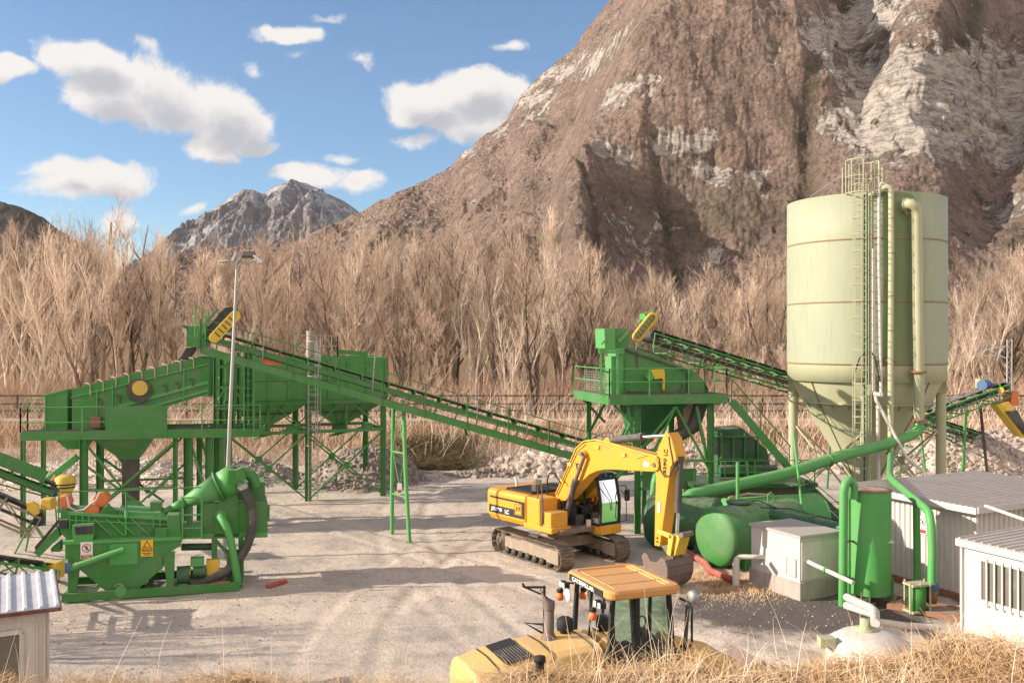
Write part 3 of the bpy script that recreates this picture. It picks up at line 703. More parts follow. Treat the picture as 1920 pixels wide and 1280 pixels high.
def ladder(mb, p, q, side, w=.42, step=.3, r=.02):
    p, q, sd_ = Vector(p), Vector(q), Vector(side).normalized()*w/2
    for k in (-1, 1): mb.beam(p+sd_*k, q+sd_*k, .045, .045, sd_)
    L = (q-p).length; n = int(L/step)
    for i in range(1, n): c = lerp(p, q, i/n); mb.tube([c-sd_, c+sd_], r*.8, 5, caps=False)
    return mb
def cage(mb, p, q, side, out, r=.36, step=.85):
    p, q, sd_, o = Vector(p), Vector(q), Vector(side).normalized(), Vector(out).normalized()
    n = max(2, int((q-p).length/step)); arc = [R(a) for a in range(0, 181, 30)]
    rings = [[lerp(p, q, i/n)+sd_*math.cos(a)*r+o*math.sin(a)*r*1.7 for a in arc] for i in range(n+1)]
    for g in rings: mb.tube(g, .02, 5)
    for k in (1, 3, 5): mb.tube([rings[0][k], rings[-1][k]], .016, 5)
    return mb
def hopper(mb, F, x0, x1, y0, y1, zt, zb, s=.28, cx=None):
    "square funnel in local frame F"
    cx = (x0+x1)/2 if cx is None else cx; cy = (y0+y1)/2
    top = [F(x0, y0, zt), F(x1, y0, zt), F(x1, y1, zt), F(x0, y1, zt)]
    bot = [F(cx-s, cy-s, zb), F(cx+s, cy-s, zb), F(cx+s, cy+s, zb), F(cx-s, cy+s, zb)]
    return mb.loft([top, bot])
def conveyor(lab, group, head, tail, w=.75, green=None, walk=False, truss=False, deep=.28, base=None, idle=1.15, name='belt_conveyor'):
    g = green or M['green']; head, tail = Vector(head), Vector(tail)
    root = empty(name, base or (tail.x, tail.y, 0), lab, 'conveyor', group)
    d = (tail-head); L = d.length; d.normalize(); lift = .27 if walk else 0; sd_ = d.cross(Vector((0, 0, 1))).normalized()
    if sd_.y > 0: sd_ = -sd_
    up = sd_.cross(d); up = up if up.z > 0 else -up
    b = MB(); hw = w/2
    prof = [(-hw, .10), (-hw*.42, 0), (hw*.42, 0), (hw, .10), (hw, .13), (hw*.4, .03), (-hw*.4, .03), (-hw, .13)]
    b.loft([[head+sd_*x+up*y for x, y in prof], [tail+sd_*x+up*y for x, y in prof]])
    b.beam(head-up*.36, tail-up*.36, w*.95, .025, up)
    for p in (head, tail): b.tube([p-up*.17-sd_*w*.5, p-up*.17+sd_*w*.5], .19, 14)
    b.build('belt', M['rubber'], root)
    f = MB()
    for k in (-1, 1):
        o = sd_*k*(hw+.10)
        if truss:
            f.beam(head+o-up*.06, tail+o-up*.06, .07, .07, up); f.beam(head+o-up*.75, tail+o-up*.75, .07, .07, up)
            n = int(L/1.1)
            for i in range(n+1):
                p = lerp(head, tail, i/n)+o; f.beam(p-up*.06, p-up*.75, .04, .04, d)
                if i < n: q = lerp(head, tail, (i+1)/n)+o; f.beam(p-up*(.06 if i % 2 else .75), q-up*(.75 if i % 2 else .06), .035, .035, up)
        else: f.chan(head+o-up*.22, tail+o-up*.22, .08, deep*.7, k, .012, up)
    for i in range(int(L/2.2)):
        p = lerp(head, tail, (i+.5)/int(L/2.2))-up*(.75 if truss else .3); f.beam(p-sd_*(hw+.1), p+sd_*(hw+.1), .05, .05, up)
    f.build('frame', g, root)
    n = int(L/idle)
    for i in range(n):
        p = lerp(head, tail, (i+.5)/n); mb = MB()
        for k in (-1, 1):
            mb.beam(p+sd_*k*(hw+.10)-up*.1, p+sd_*k*(hw+.06)+up*.13, .05, .03, d)
            mb.tube([p+sd_*k*hw*.42-up*.05, p+sd_*k*hw*1.02+up*.06], .05, 8)
        mb.tube([p-sd_*hw*.4-up*.05, p+sd_*hw*.4-up*.05], .05, 8); mb.beam(p-sd_*(hw+.1)-up*.12, p+sd_*(hw+.1)-up*.12, .05, .04, up)
        mb.build('idler', g, root)
    if walk:
        ww = .75; o0 = sd_*(hw+.16); wk = MB()
        wk.chan(head+o0+sd_*ww-up*(.46+lift), tail+o0+sd_*ww-up*(.46+lift), .09, deep, 1, .014, up)
        for i in range(int(L/.9)):
            p = lerp(head, tail, (i+.5)/int(L/.9))-up*(.36+lift); wk.beam(p+o0, p+o0+sd_*ww, .04, .05, up); wk.beam(p+o0, p+o0+up*(.1+lift), .05, .05, d)
        wk.build('walkway_beam', g, root)
        gr = MB()
        for k in range(7): gr.beam(head+o0+sd_*(.08+k*.1)-up*(.33+lift), tail+o0+sd_*(.08+k*.1)-up*(.33+lift), .012, .03, up)
        gr.build('walkway_grating', M['dsteel'], root)
        n = int(L/1.75)
        for i in range(n+1):
            p = lerp(head, tail, i/n)+o0+sd_*(ww+.03)-up*(.55+lift); MB().chan(p, p+Vector((0, 0, 1.32)), .07, .05, 1, .01, d).build('rail_post', g, root)
        h = MB()
        for hh in (.75-lift, .38-lift): h.tube([head+o0+sd_*(ww+.03)+Vector((0, 0, hh)), tail+o0+sd_*(ww+.03)+Vector((0, 0, hh))], .022, 6)
        h.build('handrail', g, root)
        n = int(L/2.2)
        for i in range(1, n):   # grey guard posts on the far side of the walkway
            p = lerp(head, tail, i/n)+o0-up*.5; MB().beam(p, p+Vector((.12, 0, 1.6)), .04, .04, d).build('guard_post', M['steel'], root)
    return root, d, sd_, up

# ================================================================ LEFT: screening platform
YS = R(10); SO = (-20.5, 39.6, 0); SF = frame(SO, YS); SP = vplane(SO, YS, 0); SL = 9.7; ZP = 4.42
t = empty('screening_platform', SO, 'green steel platform on legs under the long screen, with a solid side panel', 'platform')
b = MB()
b.chan(SF(0, 0, ZP-.18), SF(SL, 0, ZP-.18), .1, .36, 1, .016); b.chan(SF(0, 3.0, ZP-.18), SF(SL, 3.0, ZP-.18), .1, .36, -1, .016)
for x in (.05, 2.4, 4.9, 7.2, SL-.05): b.beam(SF(x, .06, ZP-.2), SF(x, 2.94, ZP-.2), .1, .24)
b.each('platform_beam', M['green'], t)
b = MB()
for k in range(9): b.beam(SF(.05, .12+k*.1, ZP+.01), SF(SL-.05, .12+k*.1, ZP+.01), .03, .03)
b.build('grating', M['dsteel'], t)
for x, w_ in ((.06, .16), (2.45, .26), (6.15, .16), (6.75, .2), (7.55, .28)):
    for y in (.12, 2.85): MB().ibeam(SF(x, y, -.1), SF(x, y, ZP-.37), w_, w_, .02, (1, 0, 0)).build('leg', M['green'], t)
b = MB()
for (x0, z0, x1, z1) in ((2.5, 3.9, 4.5, 1.3), (6.1, 3.9, 2.6, .8), (6.1, 2.6, 4.5, 1.1), (2.6, 2.9, 5.2, .9), (2.5, 1.9, 6.1, 1.95), (6.8, 3.8, 7.5, 1.4)):
    b.beam(SF(x0, .12, z0), SF(x1, .12, z1), .09, .09); b.beam(SF(x0, 2.85, z0), SF(x1, 2.85, z1), .09, .09)
b.box(SF(4.45, .07, 1.25), (.5, .03, .36), YS)
b.each('brace', M['green'], t)
MB().beam(SF(3.35, -.06, ZP+.4), SF(5.85, -.06, ZP+.4), .03, 1.28).build('side_panel', M['green'], t)
b = MB(); rail(b, [SF(0, .9, ZP), SF(0, -.02, ZP), SF(SL, -.02, ZP)], 1.02, .02, (1, .38), 2.4); rail(b, [SF(0, .9, ZP), SF(.9, .95, ZP)], 1.3, .02, (1, .6))
b.build('handrail', M['green_lt'], t)
b = MB(); ladder(b, SF(9.25, -.28, ZP-.1), SF(9.25, -.28, 8.35), SF(1, 0)-SF(0, 0), .42); b.build('ladder', M['green_lt'], t)
b = MB()
for x in (7.8, 8.55, 9.1):
    for y in (.2, 2.3): b.chan(SF(x, y, ZP), SF(x, y, 7.7), .16, .14, 1, .02, (1, 0, 0))
for z in (5.3, 6.2, 7.1): b.beam(SF(7.8, .2, z), SF(9.1, .2, z), .08, .1); b.beam(SF(7.8, 2.3, z), SF(9.1, 2.3, z), .08, .1)
b.beam(SF(7.8, .2, 5.3), SF(8.55, .2, 7.1), .06, .06); b.beam(SF(9.1, .2, 5.3), SF(8.55, .2, 6.2), .06, .06)
b.each('head_frame', M['green'], t)
b = MB(); hopper(b, SF, 2.7, 5.0, .3, 2.7, ZP-.36, 3.05, .34, 4.05); hopper(b, SF, 1.2, 2.5, .5, 2.4, ZP-.36, 3.55, .34); b.build('underflow_hopper', M['green'], t)
b = MB(); b.box(SF(4.05, 1.5, 2.05), (.62, .62, 2.0), YS); b.build('discharge_duct', M['dsteel'], t); MB().box(SF(4.05, 1.5, .62), (.72, .72, .86), YS).build('duct_foot', M['green_lt'], t)
b = MB(); b.beam(SF(2.0, .9, 3.25), SF(.5, .6, 2.0), .5, .28); b.build('side_chute', M['green_lt'], t)

# vibrating screen on the platform
t = empty('vibrating_screen', SF(1, .8, ZP), 'long inclined green vibrating screen with hooked clamps along its top and a yellow round guard', 'screen')
P0 = vplane(SO, YS, .55); P1 = vplane(SO, YS, .5); nrm = SF(0, 1)-SF(0, 0)
body = [P0(135, 729), P0(391, 664), P0(391, 738), P0(262, 778), P0(158, 812), P0(135, 812)]
b = MB(); b.prism(body, nrm*.03); b.prism([p+nrm*2.0 for p in body], nrm*.03); b.build('side_plate', M['green'], t)
MB().prism([P0(140, 752)+nrm, P0(388, 690)+nrm, P0(388, 700)+nrm, P0(140, 762)+nrm], nrm*1.94).build('screen_deck', M['dusty'], t)
b = MB(); b.beam(P1(133, 745), P1(391, 682), .05, .06); b.beam(P1(222, 762), P1(391, 716), .06, .14); b.beam(P1(250, 772), P1(391, 731), .07, .1)
for x in (182, 211, 345): yy = 745-(x-133)*.245; b.beam(P1(x, yy-4), P1(x, yy+62), .05, .07, nrm)
b.build('stiffener', M['green_lt'], t)
b = MB(); b.box(P0(390, 700)+nrm*1.0, (.12, 2.1, 2.0), YS); b.build('end_plate', M['green'], t)
for i in range(9):
    x = 170+i*24.2; y = 745-(x-133)*.249; p = P1(x, y)-nrm*.04
    MB().tube([p+Vector((0, 0, -.10)), p+Vector((0, 0, .28)), p+Vector((-.04, 0, .36)), p+nrm*.25+Vector((-.22, 0, .40)), p+nrm*.5+Vector((-.34, 0, .38))], .027, 8).build('clamp', M['dusty'], t)
for i, x in enumerate((189, 223, 310, 334, 360)):
    p = P1(x, 752-(x-189)*.22)-nrm*.05; MB().tube([p+Vector((-.12, 0, .06)), p+Vector((0, 0, .12)), p+Vector((.07, 0, 0)), p+Vector((.05, 0, -.22))], .03, 6).build('spring_hook', M['dsteel'], t)
c = P1(264, 727)-nrm*.08
MB().cyl(c-nrm*.12, c+nrm*.1, .32, n=28).build('guard_disc', M['motor_yellow'], t, .01)
MB().cyl(c-nrm*.02+Vector((-.05, 0, -.1)), c+nrm*.12+Vector((-.05, 0, -.1)), .52, n=28).build('drive_housing', M['dsteel'], t)
b = MB(); b.box(SF(2.85, .55, ZP+.35), (.42, .4, .45), YS); b.tube([SF(3.3, .4, ZP+.1), SF(3.35, .35, ZP+.5), SF(3.6, .3, ZP+.62)], .03); b.build('vibrator_mount', M['rust'], t)
t = empty('discharge_box', SF(1, .4, ZP), 'upright green sheet metal box at the left end of the platform', 'chute')
q = [P0(86, 741), P0(127, 730), P0(127, 812), P0(86, 812)]
MB().prism([p+nrm*.9 for p in q], nrm*1.9).build('box', M['green'], t)
b = MB(); b.beam(q[3]-nrm*.06, q[0]-nrm*.06+Vector((0, 0, .05)), .05, .05, nrm); b.beam(q[0]-nrm*.06, q[1]-nrm*.06, .05, .05); b.build('edge_angle', M['green_lt'], t)
# feed box at the top of the screen
t = empty('feed_box', SF(8, .6, 7), 'green feed box over the upper end of the screen, sunlit on its left', 'chute')
Pb = vplane(SO, YS, .2)
MB().prism([p+nrm*.7 for p in (Pb(350, 612), Pb(386, 611), Pb(386, 650), Pb(350, 650))], nrm*1.5).build('box', M['green'], t)
b = MB(); b.prism([p+nrm*.7 for p in (Pb(343, 609), Pb(352, 614), Pb(352, 618), Pb(343, 613))], nrm*1.6); b.build('lip', M['green_dk'], t)
b = MB(); a1, a2, a3, a4 = Pb(382, 595)-nrm*.4, Pb(391, 594)-nrm*.4, Pb(376, 645)-nrm*.4, Pb(367, 645)-nrm*.4
for p, q in ((a1, a2), (a2, a3), (a3, a4), (a4, a1)): b.beam(p, q, .05, .05, nrm)
b.build('hatch_frame', M['green_lt'], t)
MB().prism([p+nrm*.6 for p in (Pb(367, 650), Pb(392, 650), Pb(392, 668), Pb(367, 668))], nrm*.9).build('chute', M['concrete'], t)
# upper short belt with grey cover
t = empty('oversize_belt', SF(8, 1.6, 6.9), 'short steep belt with grey cover rising behind the feed box', 'conveyor')
Pc = vplane(SO, YS, 1.2)
MB().prism([Pc(384, 622), Pc(424, 577), Pc(446, 577), Pc(404, 622)], nrm*.8).build('belt_cover', M['rubber'], t)
b = MB(); b.beam(Pc(380, 616)-nrm*.5, Pc(412, 580)-nrm*.5, .06, .1); b.beam(Pc(404, 626)-nrm*.5, Pc(448, 580)-nrm*.5, .08, .16); b.build('frame', M['green'], t)
b = MB(); b.prism([Pc(340, 672), Pc(352, 652), Pc(372, 650), Pc(352, 674)], nrm*.8); b.build('lower_belt', M['rubber'], t)

# ================================================================ main conveyor with walkway
HD = Vector((-12.2, 38.3, 8.56)); TL_ = Vector((4.9, 42.6, 3.21))
t, d, sd_, up = conveyor('long green conveyor with walkway and railings sloping down across the yard', None, HD, TL_, .8, walk=True, base=(-4.7, 39.8, 0))
# yellow drive guard at the head
g0 = HD-sd_*(-1.0)+Vector((.1, 0, -.15)); n_ = sd_
a, c = at(402, 633, 36.6), at(441, 592, 36.6); ax = (c-a).normalized(); pr = ax.cross(n_).normalized()
pts = [a+ax*(-.2*math.cos(th))+pr*.2*math.sin(th) for th in np.linspace(-math.pi/2, math.pi/2, 8)]+[c+ax*(.2*math.cos(th))-pr*-.2*math.sin(th)*-1*-1 for th in np.linspace(math.pi/2, -math.pi/2, 8)]
MB().prism(pts, n_*.14).build('drive_guard', M['motor_yellow'], t, .02)
b = MB()
for k in range(5): q = lerp(a, c, .15+k*.17)-n_*.08; b.beam(q-pr*.13+n_*.16, q+pr*.13+n_*.16, .05, .02, n_)
b.build('guard_slot', M['dsteel'], t)
b = MB(); b.cyl(at(425, 615, 36.9), at(434, 606, 37.9), .17); b.build('drive_motor', M['dsteel'], t)
b = MB(); b.beam(HD-d*.4+sd_*1.2-up*.5, HD+sd_*1.2-up*.5, .1, .3, up); b.beam(HD-d*.4-up*.5+sd_*.3, HD-up*.5+sd_*.3, .8, .04, up); b.build('head_platform', M['green'], t)
b = MB(); rail(b, [HD-d*.4+sd_*1.25-up*.3, HD+sd_*1.25-up*.3], 1.15, .025, (1, .5), .7); b.build('head_rail', M['green_lt'], t)
# orange gearbox
MB().box(lerp(HD, TL_, .145)+sd_*.1-up*.35, (.9, .5, .42), math.atan2(d.y, d.x)).build('gearbox', M['motor_orange'], t, .04)
# A-frame support
Lf = [at(738, 765, 40.2), at(735, 900, 40.4), gp(735, 1001)]; Rf = [at(756, 758, 39.4), at(761, 900, 39.1), gp(768, 1017)]
for q in (Lf, Rf): MB().tube([q[0]+Vector((0, 0, .2)), q[1], q[2]-Vector((0, 0, .1))], .085, 10).build('support_leg', M['green_lt'], t)
b = MB(); b.tube([Lf[0], Rf[0]], .05); b.tube([at(736, 846, 40.3), at(759, 850, 39.2)], .04); b.tube([at(735, 925, 40.4), at(762, 932, 39.1)], .035)
b.tube([at(746, 762, 39.9), at(737, 846, 40.2)], .02, 6); b.tube([at(746, 762, 39.9), at(759, 850, 39.3)], .02, 6)
b.tube([at(737, 846, 40.2), at(749, 912, 39.7)], .02, 6); b.tube([at(759, 850, 39.3), at(749, 912, 39.7)], .02, 6); b.each('support_brace', M['green_lt'], t)
b = MB(); q = at(749, 915, 39.6); b.box(q, (.2, .02, .42)); b.build('sign', M['signw'], t)
b = MB(); b.box(q+Vector((0, -.016, -.12)), (.16, .006, .12)); b.build('sign_bar', M['signr'], t)
b = MB(); b.beam(lerp(HD, TL_, .60)-up*.6, lerp(HD, TL_, .60)+Vector((0, 0, -1.2)), .1); b.build('cable_tray', M['green_dk'], t)
b = MB(); cpts = [lerp(HD, TL_, .27+i*.02)+sd_*1.15-up*(.62+.22*math.sin(i/7*math.pi)) for i in range(8)]; b.tube(cpts, .035, 6); b.build('hanging_cable', M['rust'], t)

# ================================================================ storage bin with hoppers
YB = R(21.8); BO = (-14.25, 47.4, 0); BF = frame(BO, YB); BL, BD = 8.1, 4.2; bn = BF(0, 1)-BF(0, 0)
t = empty('aggregate_bin', BO, 'large green aggregate bin with two funnels on braced legs', 'storage bin')
z0, z1 = 5.12, 7.38
b = MB()
for (x0, y0, x1, y1) in ((0, 0, BL, 0), (BL, 0, BL, BD), (BL, BD, 0, BD), (0, BD, 0, 0)):
    b.beam(BF(x0, y0, (z0+z1)/2), BF(x1, y1, (z0+z1)/2), .05, z1-z0)
b.build('bin_wall', M['green'], t)
b = MB()
for i in range(9): x = BL*i/8; b.beam(BF(x, -.07, z0), BF(x, -.07, z1), .08, .08, bn)
for i in range(5): y = BD*i/4; b.beam(BF(-.07, y, z0), BF(-.07, y, z1), .08, .08, (1, 0, 0)); b.beam(BF(BL+.07, y, z0), BF(BL+.07, y, z1), .08, .08, (1, 0, 0))
b.beam(BF(0, -.06, 6.25), BF(BL, -.06, 6.25), .06, .07); b.beam(BF(-.06, 0, 6.25), BF(-.06, BD, 6.25), .06, .07)
b.build('bin_rib', M['green'], t)
b = MB()
for y in (-.1, BD+.1): b.ibeam(BF(-.1, y, z0), BF(BL+.1, y, z0), .2, .26)
for x in (-.1, BL/2, BL+.1): b.ibeam(BF(x, 0, z0), BF(x, BD, z0), .2, .24)
b.box(BF(BL/2, BD/2, z1+.02), (BL+.1, .06, .06), YB)
b.each('ring_beam', M['green'], t)
MB().beam(BF(6.3, BD, z1+.25), BF(BL, BD, z1+.12), .05, .24).build('top_board', M['green'], t)
for x0 in (0, BL/2):
    b = MB(); hopper(b, BF, x0+.08, x0+BL/2-.08, .05, BD-.05, z0-.14, 3.72, .3); h = b.build('hopper', M['green'], t)
    r_ = MB()
    for f in (.3, .5, .7):
        cx = x0+BL/4; xt = x0+.08+(BL/2-.16)*f; xb = cx-.3+.6*f; r_.beam(BF(xt, .02, z0-.14), BF(xb, BD/2-.32, 3.75), .05, .07, bn)
    zz = 4.45; ff = (z0-.14-zz)/(z0-.14-3.72); r_.beam(BF(x0+.08+ff*1.65, .05+ff*1.7-.05, zz), BF(x0+BL/2-.08-ff*1.65, .05+ff*1.7-.05, zz), .05, .07)
    r_.build('hopper_rib', M['green_dk'], h)
    g_ = MB(); g_.box(BF(x0+BL/4, BD/2, 3.5), (.7, .7, .42), YB); g_.build('gate', M['green_dk'], h)
for x in (.1, BL/2, BL-.1):
    for y in (.05, BD-.05): MB().ibeam(BF(x, y, -.1), BF(x, y, z0-.12), .28, .28, .02, (1, 0, 0)).build('leg', M['green'], t)
b = MB()
for y in (.05, BD-.05):
    b.beam(BF(0, y, 3.55), BF(BL, y, 3.55), .14, .16)
    for x0 in (.15, BL/2+.1):
        x1 = x0+BL/2-.25; b.beam(BF(x0, y, 3.4), BF(x1, y, .1), .08, .08); b.beam(BF(x0, y+.09, .1), BF(x1, y+.09, 3.4), .08, .08)
        b.box(BF((x0+x1)/2, y-.07, 1.75), (.36, .03, .36), YB); b.beam(BF(x0, y, 3.6), BF(x0+1.5, y, 4.9), .06, .06); b.beam(BF(x1, y, 3.6), BF(x1-1.5, y, 4.9), .06, .06)
        b.beam(BF((x0+x1)/2, y, 3.6), BF((x0+x1)/2, y, 5.0), .07, .07)
for x in (.1, BL/2, BL-.1): b.beam(BF(x, .1, 3.55), BF(x, BD-.1, 3.55), .12, .14)
b.each('brace', M['green'], t)
b = MB(); ladder(b, BF(4.22, -.42, 0), BF(4.22, -.42, 8.15), BF(1, 0)-BF(0, 0), .46, .3, .025); lad = b.build('ladder', M['steel'], t)
b = MB(); cage(b, BF(4.22, -.42, 2.9), BF(4.22, -.42, 8.2), BF(1, 0)-BF(0, 0), -bn); b.build('cage', M['steel'], lad)
b = MB(); b.cyl(BF(4.4, 1.2, 7.3), BF(4.4, 1.2, 8.75), .26); b.build('stack', M['lime'], t)
b = MB(); rail(b, [BF(3.4, .2, 7.4), BF(5.6, .2, 7.4), BF(5.6, 1.8, 7.4)], 1.1, .02, (1, .5), 1.1); b.build('top_rail', M['steel'], t)
b = MB(); rail(b, [BF(.3, -.35, 3.7), BF(1.0, -.35, 3.7), BF(1.0, 1.0, 3.7)], 1.1, .02, (1, .5), .35); b.build('side_rail', M['green'], t)
b = MB()
for x in (2.0, 6.1): b.beam(BF(x-.5, BD/2, 3.1), BF(x+1.4, BD/2, 3.5), .6, .06); b.box(BF(x+1.5, BD/2-.1, 3.6), (.5, .5, .25), YB)
b.build('under_belt', M['green_lt'], t)

# ================================================================ lamp post
base = Vector((-10.9, 36, 0)); topp = at(444.5, 492, 36)
t = empty('floodlight_mast', base, 'tall thin galvanised lamp pole with floodlights, leaning beside the conveyor head', 'lamp post')
MB().tube([base, lerp(base, topp, .5)-Vector((.02, 0, 0)), topp], [.09, .07, .048], 14).build('pole', M['steel'], t)
b = MB(); b.beam(topp+Vector((-.45, 0, .02)), topp+Vector((.72, 0, .02)), .07, .07); b.beam(topp+Vector((.1, -.3, .02)), topp+Vector((.1, .4, .02)), .06, .06); b.build('cross_arm', M['steel'], t)
for (dx, dz, w_, h_, tilt, mt, yw) in ((-.5, .04, .34, .07, -8, 'white', 0), (-.06, .2, .08, .34, 24, 'white', 0), (.84, .12, .42, .1, 38, 'white', 0)):
    MB().box(topp+Vector((dx, 0, dz)), (w_, .4, h_), rot=Matrix.Rotation(R(tilt), 3, 'Y')).build('floodlight', M[mt], t, .015)
f = MB().box(topp+Vector((.46, -.06, .28)), (.46, .16, .26), rot=Matrix.Rotation(R(-38), 3, 'X')).build('floodlight', M['dsteel'], t, .02)
MB().box(topp+Vector((.46, -.135, .21)), (.34, .01, .16), rot=Matrix.Rotation(R(-38), 3, 'X')).build('lens', M['pane'], f)
# ================================================================ sand washing unit at the left front
YD = R(16); DO = (-14.0, 29.75, 0); DF = frame(DO, YD); dn = DF(0, 1)-DF(0, 0); dx_ = DF(1, 0)-DF(0, 0)
def DP(off): return vplane(DO, YD, off)
t = empty('sand_washing_unit', DO, 'green sand washing machine on a skid with funnel tank, cyclone and thick black hose', 'machine')
P = DP(0); PB = DP(2.2)
b = MB()
for k in (0, 2.2): b.chan(DF(-.1, k, .17), DF(5.25, k, .17), .14, .26, 1 if k == 0 else -1, .016)
for x in (0, 2.4, 5.15): b.beam(DF(x, .08, .17), DF(x, 2.1, .17), .12, .2)
b.box(DF(4.3, 1, .1), (2.1, 1.3, .06), YD); b.build('skid', M['green'], t)
def slab(px_pts, off, th, name, mat, par=t, bev=.012):
    Q = DP(off); return MB().prism([Q(*p)+dn*th/2 for p in px_pts], dn*th).build(name, mat, par, bev)
tank = slab([(122, 1018), (339, 1009), (339, 1022), (318, 1036), (306, 1041), (306, 1064), (246, 1114), (208, 1116), (149, 1067), (149, 1055), (122, 1048)], .12, 1.9, 'funnel_tank', M['green'])
slab([(118, 1015), (340, 1006), (340, 1012), (118, 1021)], .08, 2.0, 'tank_rim', M['green_lt'], tank, 0)
slab([(205, 1020), (258, 1017), (258, 1057), (205, 1060)], .09, .03, 'access_panel', M['green_lt'], tank)
for pts in ([(127, 1046), (150, 1064), (139, 1128), (127, 1130)], [(305, 1040), (328, 1033), (325, 1118), (316, 1119)]):
    for off in (.05, 2.0): slab(pts, off, .12, 'leg', M['green'])
slab([(113, 954), (128, 961), (312, 970), (320, 976), (320, 1005), (300, 1012), (128, 1013), (113, 998)], .45, 1.5, 'wet_screen', M['green'])
b = MB(); Q = DP(.40)
b.beam(Q(128, 962), Q(314, 972), .08, .09); b.beam(Q(128, 974), Q(314, 983), .04, .04)
for x in (176, 199, 220, 247): b.beam(Q(x, 972), Q(x+34, 1003), .04, .07, dn)
for x in (131, 143, 155, 167, 288, 300): b.beam(Q(x, 966), Q(x, 990), .04, .06, dn)
b.beam(Q(236, 958), Q(236, 1003), .06, .08, dn); b.build('screen_rib', M['green_lt'], t)
slab([(136, 984), (176, 981), (176, 1000), (173, 1014), (138, 1014), (136, 1003)], .1, .5, 'overflow_box', M['green_lt']); slab([(139, 987), (176, 984), (174, 1000), (142, 1002)], .06, .04, 'rubber_apron', M['rubber'])
slab([(110, 975), (127, 973), (127, 990), (110, 990)], .3, .3, 'rubber_flap', M['rubber'])
# side chute going down to the left with black lining
Q = DP(.5); a, c = Q(112, 978), Q(66, 1036)
b = MB(); b.prism([p+dn*.3 for p in (Q(109, 985), Q(113, 1005), Q(74, 1043), Q(63, 1035))], dn*.7); b.build('side_chute', M['green'], t)
b = MB(); b.prism([p+dn*.3 for p in (Q(64, 1026), Q(108, 974), Q(109, 981), Q(66, 1033))], dn*.5); b.build('chute_lining', M['rubber'], t)
slab([(95, 1028), (113, 1015), (113, 1034), (95, 1034)], .6, .5, 'chute_bracket', M['green'])
for (px, py, rr, off) in ((119, 943, .22, .9), (173, 957, .2, .55), (190, 937, .24, .9)):
    Q = DP(off); p = Q(px, py); m_ = MB().cyl(p, p+dn*.55, rr, n=22).build('vibrator_motor', M['motor_orange'], t, .02)
    MB().cyl(p-dn*.03, p+dn*.002, rr*.86, n=22).build('end_cover', M['motor_orange'], m_, .008)
    MB().box(p+dn*.3-Vector((0, 0, rr+.03)), (.4, .5, .12), YD).build('motor_foot', M['green'], m_)
Q = DP(.5); b = MB(); b.tube([Q(126, 930), Q(130, 950), Q(142, 957), Q(158, 955), Q(170, 944), Q(180, 938), Q(186, 925)], .03, 8); b.build('cable', M['pvc'], t)
slab([(184, 960), (201, 946), (220, 962), (219, 975), (184, 975)], .6, .3, 'motor_bracket', M['green'])
b = MB(); Q = DP(.3); b.tube([Q(110, 975), Q(110, 921)], .025, 6); b.tube([Q(110, 922), Q(236, 919), Q(378, 913)], .022, 6); b.tube([Q(236, 919), Q(237, 958)], .03, 6); b.build('handrail', M['green'], t)
for (px, py) in ((237, 956),): p = DP(.3)(px, py); MB().tube([p, p-Vector((0, 0, .25))], .06, 10).build('valve', M['green_lt'], t)
slab([(281, 941), (303, 941), (303, 958), (281, 958)], .9, .4, 'cover_box', M['green'])
slab([(228, 958), (300, 961), (318, 972), (240, 968)], .5, 1.2, 'top_plate', M['green_lt'])
slab([(313, 965), (336, 965), (340, 1010), (313, 1008)], .25, 1.6, 'outlet_box', M['green'])
slab([(290, 990), (314, 990), (312, 1012), (292, 1012)], .2, .3, 'bracket_box', M['green'])
# signs
def sign_prohib(px0, py0, px1, py1, off, par):
    Q = DP(off); s_ = MB().prism([Q(px0, py0), Q(px1, py0-1), Q(px1, py1-1), Q(px0, py1)], dn*.012).build('warning_sign', M['signw'], par)
    w = (Q(px1, py0)-Q(px0, py0)).length; h = (Q(px0, py1)-Q(px0, py0)).length; c = lerp(Q(px0, py0), Q(px1, py1), .5)+Vector((0, 0, h*.16))-dn*.012
    b = MB(); n = 28; ro, ri = w*.38, w*.31
    for k in range(n):
        a0, a1 = 2*math.pi*k/n, 2*math.pi*(k+1)/n
        q = [c+dx_*r*math.cos(a)+Vector((0, 0, r*math.sin(a))) for (r, a) in ((ri, a0), (ro, a0), (ro, a1), (ri, a1))]; b.add(q, [(0, 1, 2, 3)])
    b.beam(c+dx_*-ri*.7+Vector((0, 0, ri*.7)), c+dx_*ri*.7-Vector((0, 0, ri*.7)), .002, w*.07, Vector((1, 0, 1)))
    b.box(lerp(Q(px0, py1), Q(px1, py1), .5)+Vector((0, 0, h*.15))-dn*.01, (w*.9, .006, h*.2), YD); b.build('sign_red', M['signr'], s_)
    k = MB(); f = w*.055
    k.beam(c+Vector((0, 0, ri*.35))-dn*.004, c-Vector((0, 0, ri*.1))-dn*.004, .002, f*1.6, dx_)
    for (x0, z0_, x1, z1_) in ((0, .3, .35, .05), (0, .3, -.35, .1), (0, -.05, .3, -.6), (0, -.05, -.35, -.55)): k.beam(c+dx_*ri*x0+Vector((0, 0, ri*z0_))-dn*.005, c+dx_*ri*x1+Vector((0, 0, ri*z1_))-dn*.005, .002, f, dn.cross(dx_))
    k.lathe(c+Vector((0, 0, ri*.52))-dn*.004, [(0, 0), (f*1.1, 0)], 10, -dn); k.build('figure', M['ink'], s_)
    k = MB()
    for i in range(2): k.box(lerp(Q(px0, py1), Q(px1, py1), .5)+Vector((0, 0, h*(.11+.07*i)))-dn*.015, (w*(.62-.1*i), .004, h*.025), YD)
    k.build('sign_line', M['signw'], s_); return s_
sign_prohib(151, 1016, 174, 1048, .085, tank)
